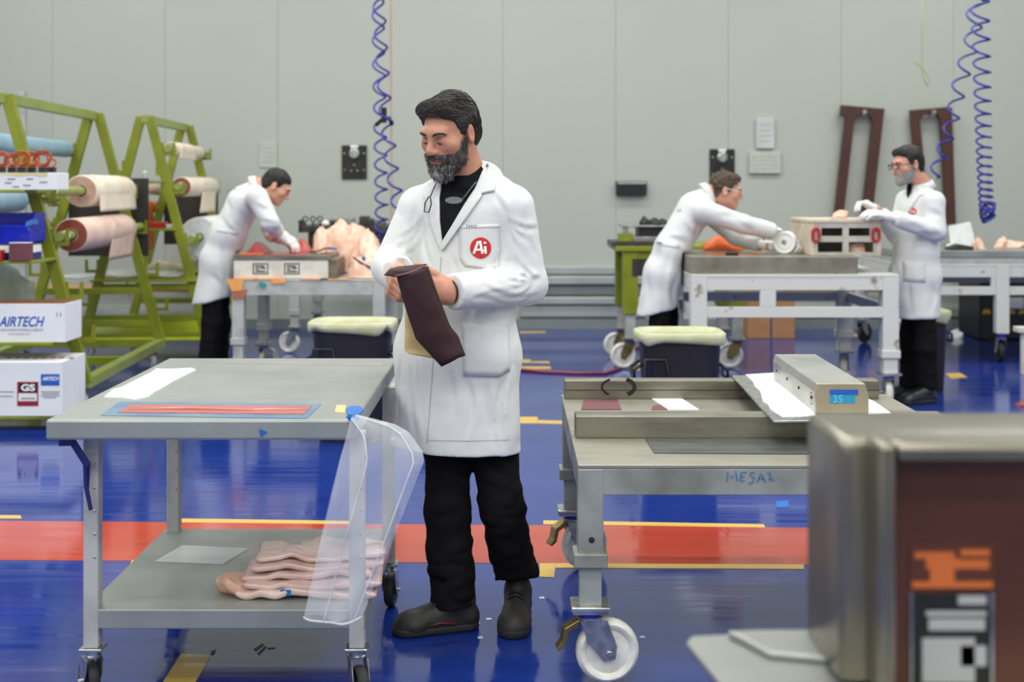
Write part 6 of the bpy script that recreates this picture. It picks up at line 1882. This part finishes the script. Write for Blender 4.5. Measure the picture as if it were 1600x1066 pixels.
drape('hip_pocket', [(722, 504), (795, 508), (797, 580), (780, 590), (724, 588)], cb_, 0.004, 0.004, M_cloth, coat, 3)
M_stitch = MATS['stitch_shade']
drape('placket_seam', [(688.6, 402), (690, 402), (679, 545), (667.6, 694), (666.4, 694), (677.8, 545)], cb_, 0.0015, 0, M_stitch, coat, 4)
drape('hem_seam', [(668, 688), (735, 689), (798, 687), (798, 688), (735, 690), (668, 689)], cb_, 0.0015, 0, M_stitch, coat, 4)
ccx, ccy, crr = 751, 387.5, 16.5
drape('badge', [(ccx + crr * math.cos(2 * PI * k / 28), ccy + crr * math.sin(2 * PI * k / 28)) for k in range(28)], cb_, 0.0075, 0.001, M_logo, coat, 2)
def px_stroke(pts, wd):
    L_, R_ = [], []
    for i, p in enumerate(pts):
        a, b = pts[max(i - 1, 0)], pts[min(i + 1, len(pts) - 1)]
        dx, dy = b[0] - a[0], b[1] - a[1]
        n = math.hypot(dx, dy)
        L_.append((p[0] - dy / n * wd / 2, p[1] + dx / n * wd / 2))
        R_.append((p[0] + dy / n * wd / 2, p[1] - dx / n * wd / 2))
    return L_ + R_[::-1]
for st, wd in (([(740, 397), (747, 378), (750, 377), (754, 397)], 4.2), ([(742, 391), (751, 390), (757, 393)], 3.2), ([(758, 385), (759, 397)], 4.0), ([(757.5, 378), (758, 381.5)], 4.4)):
    drape('badge_letter', px_stroke(st, wd), cb_, 0.009, 0.0006, M_print, coat, 2)
for i, x_ in enumerate((729, 732.5, 736, 739.5, 743)):
    drape('stamped_letter', [(x_, 351.5), (x_ + 2.2, 351.4), (x_ + 2.2, 352.4), (x_ + 1.2, 352.5), (x_ + 1.2, 355.6), (x_ + 0.2, 355.6)], cb_, 0.0062, 0, M_grey, coat, 1)
# coat collar standing round the neck
A = []
cN = Vector(NB) + Vector((0.004, 0.012, 0.0))
for i in range(25):
    a = math.radians(-100 + 190 * i / 24 + 8)
    row = []
    k = math.sin(PI * i / 24)
    for (r, z) in ((0.072, -0.020), (0.076, -0.002 + 0.040 * k), (0.081, 0.006 + 0.044 * k), (0.089, -0.002 + 0.044 * k), (0.104, -0.022 + 0.012 * k), (0.114, -0.045)):
        ang = a + PI / 2 - 0.1
        row.append(cN + Vector((r * 1.04 * math.cos(ang), r * 0.98 * math.sin(ang), z)))
    A.append(row)
ob('collar', MB().grid(A), M_cloth, coat, smooth=True, solid=0.005)
# spectacles hanging on a cord
gl = thing('spectacles', 'thin spectacles hanging on a cord from the front man\'s neck', 'glasses', tuple(J(700, 310, -0.15)))
def on_coat(x, y, lift=0.012):
    d = (P(x, y, 4.2) - EYE).normalized()
    hit = cb_.ray_cast(EYE, d)
    p = hit[0] if hit[0] is not None else P(x, y, 4.12)
    return p - d * lift
ob('cord', MB().tube([on_coat(682, 284, 0.030), on_coat(679, 292, 0.032), on_coat(672, 308, 0.034)], 0.0022, 6), M_black, gl, smooth=True)
ob('cord', MB().tube([on_coat(744, 284, 0.032), on_coat(736, 294, 0.032), on_coat(722, 312, 0.032)], 0.0016, 6), M_grey, gl, smooth=True)
ob('temple', MB().tube([on_coat(672, 308, 0.034), on_coat(674, 318, 0.034), on_coat(670, 332, 0.034), on_coat(663, 331, 0.034), on_coat(664, 318, 0.034), on_coat(670, 307, 0.034)], 0.0024, 6), M_black, gl, smooth=True)
lp = [on_coat(709 + 13 * math.cos(t), 313 + 5 * math.sin(t), 0.032) for t in [2 * PI * k / 18 for k in range(18)]]
ob('lens_rim', MB().tube(lp, 0.0013, 6, closed=True), M_grey, gl, smooth=True)
ob('lens', MB().add(lp, [tuple(range(18))]), M_glass, gl)
bq1 = Vector(dl).cross(Vector((0, 0, 1))).normalized()
bq2 = Vector(dl).cross(bq1)
ob('bracelet', MB().tube([Vector(WL + dl * 0.006) + bq1 * 0.034 * math.cos(t) + bq2 * 0.036 * math.sin(t) for t in [2 * PI * k / 20 for k in range(20)]], 0.003, 6, closed=True), M_black, man, smooth=True)
# what he holds
def strip_sheet(L_, R_, Ya, nr=24, nc=8, bow=0.015, seed=0.0):
    def ip(S, t):
        for a, b in zip(S, S[1:]):
            if t <= b[0] + 1e-9:
                k = (t - a[0]) / (b[0] - a[0])
                return [a[i] + (b[i] - a[i]) * k for i in range(1, 4)]
        return S[-1][1:]
    A = []
    for i in range(nr):
        t = i / (nr - 1)
        l, r = ip(L_, t), ip(R_, t)
        row = []
        for j in range(nc):
            u = j / (nc - 1)
            dy = l[2] + (r[2] - l[2]) * u
            q = P(l[0] + (r[0] - l[0]) * u, l[1] + (r[1] - l[1]) * u, Ya + dy)
            q.y -= bow * math.sin(PI * u) + 0.006 * n1((u * 2, t * 5, seed), 1.5, seed)
            row.append(q)
        A.append(row)
    return MB().grid(A)
fab = thing('fabric_strips', 'folded dark brown fabric strips held in the front man\'s hands', 'fabric', tuple(P(690, 570, 3.93)))
Ya = 3.885
ob('front_strip', strip_sheet([(0, 620, 434, -0.02), (0.35, 634, 482, 0.0), (0.75, 650, 530, 0.02), (1, 690, 573, 0.03)], [(0, 664, 418, 0.0), (0.3, 676, 452, 0.0), (0.7, 706, 516, 0.02), (1, 724, 555, 0.03)], Ya, seed=1.0), M_winedark, fab, smooth=True, solid=0.003)
ob('back_strip', strip_sheet([(0, 640, 420, 0.02), (1, 700, 562, 0.05)], [(0, 668, 416, 0.02), (0.55, 702, 508, 0.04), (0.72, 716, 525, 0.045), (1, 727, 556, 0.05)], Ya, seed=2.0), M_winedark, fab, smooth=True, solid=0.003)
ob('top_fold', strip_sheet([(0, 600, 430, -0.04), (0.5, 608, 421, -0.02), (1, 622, 417, 0.03)], [(0, 622, 434, -0.025), (0.5, 650, 424, -0.01), (1, 667, 413, 0.02)], Ya, nr=10, bow=0.0, seed=3.0), M_winedark, fab, smooth=True, solid=0.003)
ob('fold_edge', MB().tube([P(617, 432, Ya - 0.03), P(635, 428, Ya - 0.025), P(652, 422, Ya - 0.012), P(662, 416, Ya)], 0.004, 6), M_wine, fab, smooth=True)
ob('backing_sheet', strip_sheet([(0, 640, 470, 0.06), (0.3, 633, 488, 0.07), (0.85, 632, 548, 0.085), (1, 640, 553, 0.085)], [(0, 684, 488, 0.06), (0.5, 690, 520, 0.07), (1, 688, 562, 0.085)], Ya, bow=0.0, seed=4.0), M_tan, None, 'tan backing paper hanging behind the dark strips in the man\'s hands', 'paper', smooth=True, solid=0.002)
# ------------------------------------------------------------------ the three workers behind
def worker(label, Yw, sh, j, hem, headc, hrot, hairm, skin, arms, legs, shoes, rad=1.0, seed=1.0, hairk=(0.010, 0.085, 0.003, (50, 50, 50), 0.0), beard=None, glasses=None, vx=0.012, press=(), presscyl=()):
    Jw = lambda x, y, dy=0.0: np.array(P(x, y, Yw + dy))
    NB, C_, W_, H_, E_ = (Jw(*j[k]) for k in ('neck', 'chest', 'waist', 'hip', 'hem'))
    pts = np.array([NB, C_, W_, H_, E_] + [Jw(*a) for arm in arms for a in arm[:3]])
    f = Field(pts.min(0) - 0.3, pts.max(0) + 0.3, vx)
    r = rad
    f.rc(C_, W_, 0.118 * r, 0.116 * r, 0.05, sq=(sh, 1.42))
    f.rc(W_, H_, 0.116 * r, 0.130 * r, 0.05, sq=(sh, 1.42))
    d = (E_ - H_) / np.linalg.norm(E_ - H_)
    f.rc(H_, E_ + d * 0.25, 0.130 * r, 0.150 * r, 0.05, sq=(sh, 1.36))
    f.rc(Jw(*arms[0][0]), Jw(*arms[1][0]), 0.07, 0.07, 0.05)
    f.rc(NB + (C_ - NB) * 0.2, C_, 0.068, 0.1, 0.05, sq=(sh, 1.25))
    f.cut(E_, hem)
    f.noise(0.007, (6, 6, 2.5), seed)
    for (a, b, c, *_) in arms:
        a, b, c = Jw(*a), Jw(*b), Jw(*c)
        dd = (c - b) / np.linalg.norm(c - b)
        f.rc(a, b, 0.076 * r, 0.066 * r, 0.02)
        f.rc(b, c + dd * 0.05, 0.066 * r, 0.054, 0.02, cuts=((c, dd),))
    f.noise(0.004, (10, 10, 10), seed + 2)
    f.folds_px([(q[0], q[1], q[2], q[3], 0.018, q[5] * 1.5) for q in j.get('folds', ())], Yw - 0.2)
    for lo, hi in press:
        f.press(lo, hi, 0.014)
    coat_m = f.mesh(1)
    HM_ = Matrix.Translation(Vector(Jw(*headc))) @ head_rot(*hrot)
    nb = HM_.inverted() @ Vector(NB)
    f = Field((-0.12, -0.16, -0.30), (0.12, 0.28, 0.14), 0.004)
    base_head(f, nb)
    hd = xf(f.mesh(1), HM_)
    f = Field(pts.min(0) - 0.15, pts.max(0) + 0.15, 0.012)
    f.rc(NB, C_, 0.056, 0.085, 0.03)
    f.rc(C_, H_, 0.09, 0.09, 0.03, sq=(sh, 1.4))
    parts = []
    for (a, b, c, *_) in arms:
        a, b, c = Jw(*a), Jw(*b), Jw(*c)
        f.rc(a, b, 0.05, 0.042, 0.02)
        f.rc(b, c, 0.042, 0.03, 0.02)
        dd = (c - b) / np.linalg.norm(c - b)
        f.rc(c, c + dd * 0.06, 0.032, 0.028, 0.01)
    for lo, hi in press:
        f.press(lo, hi, 0.012)
    for ca, cb2, cr in presscyl:
        f.rc(ca, cb2, cr + 0.008, cr + 0.008, 0.003, op='s')
    parts = [hd, f.mesh(0)]
    V_, Q_ = join(*parts)
    p = ob('person', (V_, Q_), skin, None, label, 'person', smooth=True)
    ct = sob('lab_coat', coat_m, M_cloth, p)
    sob('hair', xf(hair_mesh(0.004, *hairk[:2], seed, *hairk[2:]), HM_), hairm, p)
    face_bits(p, HM_, hairm, False)
    if beard:
        sob('beard', xf(beard_mesh(0.004, 0.005, seed), HM_), beard, p)
    for (a, b, c, fwd, back, side, curls, gap) in arms:
        c = Jw(*c)
        b = Jw(*b)
        dd = (c - b) / np.linalg.norm(c - b)
        w0 = c + dd * gap
        f = Field(w0 - 0.26, w0 + 0.26, 0.0045)
        hand_parts(f, w0 + np.array(fwd) / np.linalg.norm(fwd) * 0.035, fwd, back, side, curls, 0.03, 1.08, 1.2, (0.7, 0.6, 0.2))
        for lo, hi in press:
            f.press(lo, hi, 0.006)
        for ca, cb2, cr in presscyl:
            f.rc(ca, cb2, cr, cr, 0.003, op='s')
        sob('glove', f.mesh(1), M_glove, p)
    f = Field(np.array([pts[3][0] - 0.4, pts[3][1] - 0.4, -0.02]), np.array([pts[3][0] + 0.5, pts[3][1] + 0.4, E_[2] + 0.3]), 0.012)
    for (h_, k_, a_) in legs:
        h_, k_, a_ = Jw(*h_), Jw(*k_), Jw(*a_)
        a_[2] = 0.07
        f.rc(h_ + (k_ - h_) * 0.12, k_, 0.070, 0.080, 0.02)
        f.rc(k_, a_, 0.080, 0.076, 0.02, cuts=((a_, (0, 0, -1)),))
    f.noise(0.008, (9, 9, 9), seed + 5)
    f.noise(0.006, (12, 12, 20), seed + 6, True)
    sob('trousers', f.mesh(1), M_trouser, p)
    for a_, b_ in shoes:
        a_, b_ = Jw(*a_), Jw(*b_)
        a_[2] = b_[2] = 0
        dd = (b_ - a_)
        b_ = a_ + dd / np.linalg.norm(dd) * 0.285
        up, so = shoe_mesh(a_, b_, 0.006)
        s_ = sob('shoe', up, M_black, p)
        sob('sole', so, M_rubber, s_)
    A = []
    cN = Vector(NB)
    ax = ((Vector(Jw(*headc)) - cN).normalized() * 0.5 + Vector((NB - C_) / np.linalg.norm(NB - C_)) * 0.5).normalized()
    e1 = Vector(sh) - ax * Vector(sh).dot(ax)
    e1.normalize()
    e2 = ax.cross(e1)
    for i in range(21):
        a = 2 * PI * i / 20
        A.append([cN + (e1 * math.cos(a) + e2 * math.sin(a)) * rr + ax * zz for rr, zz in ((0.064, -0.025), (0.064, 0.012), (0.071, 0.010), (0.086, -0.035))])
    ob('collar', MB().grid(A), M_cloth, ct, smooth=True, solid=0.006)
    if glasses:
        gm, lm = glasses
        g = thing('spectacles', j['glasses_label'], 'glasses', tuple(Jw(*headc)))
        for sg in (-1, 1):
            lp = [HM_ @ Vector((sg * 0.034 + 0.025 * math.cos(t), -0.126 + 0.010 * abs(math.cos(t)) * (1 if math.cos(t) * sg > 0 else 0), 0.002 + 0.018 * math.sin(t))) for t in [2 * PI * k / 16 for k in range(16)]]
            ob('rim', MB().tube(lp, 0.0032, 6, closed=True), gm, g, smooth=True)
            ob('lens', MB().add(lp, [tuple(range(16))]), lm, g)
            ob('temple', MB().tube([HM_ @ Vector(q) for q in ((sg * 0.060, -0.114, 0.008), (sg * 0.082, -0.07, 0.012), (sg * 0.098, -0.02, 0.014), (sg * 0.104, 0.0, 0.014))], 0.0034, 6), gm, g, smooth=True)
        ob('bridge', MB().tube([HM_ @ Vector(q) for q in ((-0.010, -0.126, 0.005), (0, -0.131, 0.008), (0.010, -0.126, 0.005))], 0.003, 6), gm, g, smooth=True)
    return p, ct, HM_
relax = (0.35, 0.5, 0.3)
grip = (0.7, 0.9, 0.5)
# left worker bending over his bench
wL, cL, _ = worker('worker in a white coat bending over the left workbench with head down', 9.35, np.array([0.12, 0.99, 0]),
    {'neck': (403, 290), 'chest': (383, 316), 'waist': (357, 366), 'hip': (343, 408), 'hem': (333, 470), 'folds': ((345, 340, 372, 372, -0.2, 0.008), (330, 430, 350, 460, -0.2, 0.008), (375, 330, 392, 360, -0.2, 0.008), (405, 345, 432, 352, -0.2, 0.008), (408, 360, 436, 362, -0.2, 0.007), (398, 318, 424, 328, -0.2, 0.007), (340, 300, 360, 330, -0.2, 0.006), (345, 385, 350, 460, -0.2, 0.007))},
    (0.25, 0, -1), (431, 291, 0), (98, 34, 0), M_hair2, M_skin2,
    (((402, 308, -0.17), (422, 348, -0.21), (433, 362, -0.05), (0.75, 0.1, -0.55), (0.3, -0.5, 0.7), (0.3, 0.8, 0.3), relax, 0.0), ((410, 312, 0.17), (422, 354, 0.2), (424, 368, 0.06), (0.8, 0.0, -0.4), (0.2, 0.4, 0.8), (0.3, -0.8, 0.2), relax, 0.0)),
    (((336, 410, -0.09), (331, 505, -0.08), (324, 590, -0.08)), ((344, 410, 0.1), (343, 505, 0.12), (338, 590, 0.12))),
    (((308, 604, -0.08), (356, 604, -0.1)), ((324, 604, 0.14), (374, 604, 0.14))), seed=2.0, hairk=(0.008, 0.072, 0.002, (30, 30, 30), 0.0),
    press=(((ax0, ay0, TA - 0.12), (ax1, ay1, TA)), ((tx0 - 0.004, 9.145, TA), (tx1 + 0.05, 9.705, tz1 + 0.005))))
# worker leaning over the white table
rc_ = P(1226, 383, 8.76)
rc_.z = zpl + 0.078
wM, cM, _ = worker('worker with clear safety glasses leaning far over the white table', 8.88, np.array([0.08, 0.99, 0]),
    {'neck': (1108, 301), 'chest': (1086, 328), 'waist': (1050, 388), 'hip': (1036, 428), 'hem': (1028, 486), 'glasses_label': 'clear safety glasses worn by the leaning worker', 'folds': ((1040, 372, 1075, 382, -0.2, 0.008), (1060, 430, 1055, 480, -0.2, 0.008), (1090, 345, 1075, 390, -0.2, 0.008), (1010, 430, 1005, 480, -0.2, 0.006), (1100, 350, 1140, 352, -0.2, 0.008), (1120, 338, 1160, 345, -0.2, 0.007), (1150, 345, 1180, 362, -0.2, 0.007), (1068, 350, 1090, 400, -0.2, 0.008), (1045, 400, 1040, 480, -0.2, 0.007))},
    (0.22, 0, -1), (1133, 298, 0), (88, 12, 0), M_hair3, M_skin2,
    (((1101, 330, -0.18), (1160, 350, -0.22), (1208, 362, -0.14), (0.85, -0.1, -0.42), (0.4, -0.3, 0.85), (0.2, 0.9, 0.1), grip, 0.05), ((1112, 336, 0.17), (1150, 370, 0.12), (1188, 381, -0.02), (0.95, -0.1, -0.16), (0.15, -0.3, 0.9), (0.1, 0.9, 0.2), relax, 0.03)),
    (((1030, 430, -0.09), (1032, 530, -0.08), (1032, 600, -0.08)), ((1040, 430, 0.1), (1044, 530, 0.12), (1042, 600, 0.12))),
    (((1018, 620, -0.08), (1080, 620, -0.1)), ((1030, 620, 0.14), (1090, 620, 0.14))), seed=5.0, hairk=(0.012, 0.082, 0.007, (45, 45, 45), 0.006), glasses=(mat('clear_frame', (196, 200, 200), 0.2), M_glass),
    press=(((wx0, wy0, 0.3), (wx1, wy1, TW)), ((wx0, 8.42, TW), (P(1342, 0, 8.4).x, 9.3, zpl + 0.003))), presscyl=((rc_ + Vector((0.03, 0.05, 0)) + Vector((0.04, 0.08, 0)), rc_ + Vector((0.03, 0.05, 0)) - Vector((0.06, 0.12, 0)), 0.086),))
ob('white_roll', MB().lathe(rc_ + Vector((0.03, 0.05, 0)), (-0.5, -1, 0.0), [(0.02, 0), (0.074, 0), (0.076, 0.004), (0.076, 0.09), (0.074, 0.094), (0.062, 0.094), (0.058, 0.085), (0.05, 0.085), (0.045, 0.092), (0.02, 0.092)], 28, close=True), M_paper, None, 'white tape roll pressed on the steel plate by the leaning worker', 'tape roll', smooth='auto')
ob('wrist_band', MB().tube([P(1191, 381, 8.86) + Vector((0.01 * math.sin(t), 0.036 * math.cos(t), 0.036 * math.sin(t))) for t in [2 * PI * k / 16 for k in range(16)]], 0.006, 6, closed=True), mat('dark_wrist_band', (50, 34, 28), 0.5), wM, smooth=True)
# man with glasses behind the crate
wR, cR, HR = worker('grey bearded man with black glasses standing behind the right end of the white table', 8.75, np.array([0.5, -0.87, 0]),
    {'neck': (1441, 288), 'chest': (1437, 324), 'waist': (1432, 390), 'hip': (1431, 430), 'hem': (1429, 496), 'glasses_label': 'black framed glasses on the grey bearded man', 'folds': ((1450, 345, 1470, 372, -0.25, 0.008), (1440, 365, 1462, 378, -0.25, 0.008), (1420, 420, 1425, 490, -0.2, 0.008), (1440, 362, 1470, 366, -0.2, 0.009), (1415, 352, 1445, 362, -0.2, 0.007), (1450, 330, 1472, 342, -0.2, 0.008), (1455, 440, 1452, 490, -0.2, 0.007), (1400, 380, 1408, 440, -0.2, 0.007))},
    (0, 0, -1), (1419, 257, -0.03), (-74, 10, 0), M_hair2, M_skin2,
    (((1459, 316, -0.14), (1463, 362, -0.18), (1398, 341, -0.22), (-0.92, -0.05, 0.25), (-0.2, -0.4, 0.9), (0.0, 0.9, 0.3), relax, 0.0), ((1417, 314, 0.14), (1400, 366, 0.1), (1376, 334, -0.02), (-0.8, -0.1, 0.55), (0.5, -0.2, 0.8), (0.0, -0.9, 0.2), grip, 0.0)),
    (((1440, 430, -0.09), (1446, 540, -0.08), (1448, 612, -0.06)), ((1424, 430, 0.1), (1424, 540, 0.12), (1422, 612, 0.12))),
    (((1462, 626, -0.06), (1408, 630, -0.16)), ((1440, 626, 0.14), (1385, 626, 0.08))), seed=9.0, hairk=(0.010, 0.082, 0.003, (30, 30, 30), 0.001), beard=M_beardgrey, glasses=(M_black, M_glass), press=(((cx0 - 0.006, cy0 - 0.03, cz0), (cx1 + 0.02, cy1, cz1 + 0.024)), ((wx0, wy0, 0.2), (wx1, wy1, TW))))
bR = bvh_of(cR)
drape('shirt', [(1418, 286), (1416, 302), (1418, 310), (1424, 300), (1428, 288)], bR, 0.004, 0.004, M_shirt, wR, 2, 8.6)
drape('lapel', [(1426, 288), (1440, 292), (1444, 304), (1436, 306), (1420, 330), (1416, 336), (1416, 326), (1423, 306)], bR, 0.012, 0.008, M_cloth, cR, 2, 8.6)
drape('badge', [(1425 + 6.5 * math.cos(2 * PI * k / 18), 330 + 5.5 * math.sin(2 * PI * k / 18)) for k in range(18)], bR, 0.006, 0.001, M_logo, cR, 2, 8.6)
drape('badge_letter', px_stroke([(1422, 333), (1424, 327), (1427, 333)], 1.3), bR, 0.008, 0, M_print, cR, 1, 8.6)
drape('badge_letter', px_stroke([(1428, 329), (1428.4, 333)], 1.3), bR, 0.008, 0, M_print, cR, 1, 8.6)
drape('hip_pocket', [(1410, 408), (1445, 410), (1446, 442), (1411, 440)], bR, 0.005, 0.004, M_cloth, cR, 2, 8.6)
for (ct_, px, Yd) in ((cL, [(330, 354), (372, 362), (371, 367), (330, 360)], 9.2), (cM, [(1026, 376), (1062, 382), (1061, 388), (1025, 382)], 8.7)):
    drape('half_belt', px, bvh_of(ct_), 0.006, 0.006, M_cloth, ct_, 2, Yd)
for (ct_, pts, Yd) in ((cL, [(354, 301), (357, 297), (359, 299), (362, 294), (364, 298), (368, 295), (371, 297)], 9.2), (cM, [(1058, 331), (1060, 328), (1062, 330), (1064, 327)], 8.7)):
    drape('ink_mark', px_stroke(pts, 1.1), bvh_of(ct_), 0.004, 0, M_grey, ct_, 1, Yd)
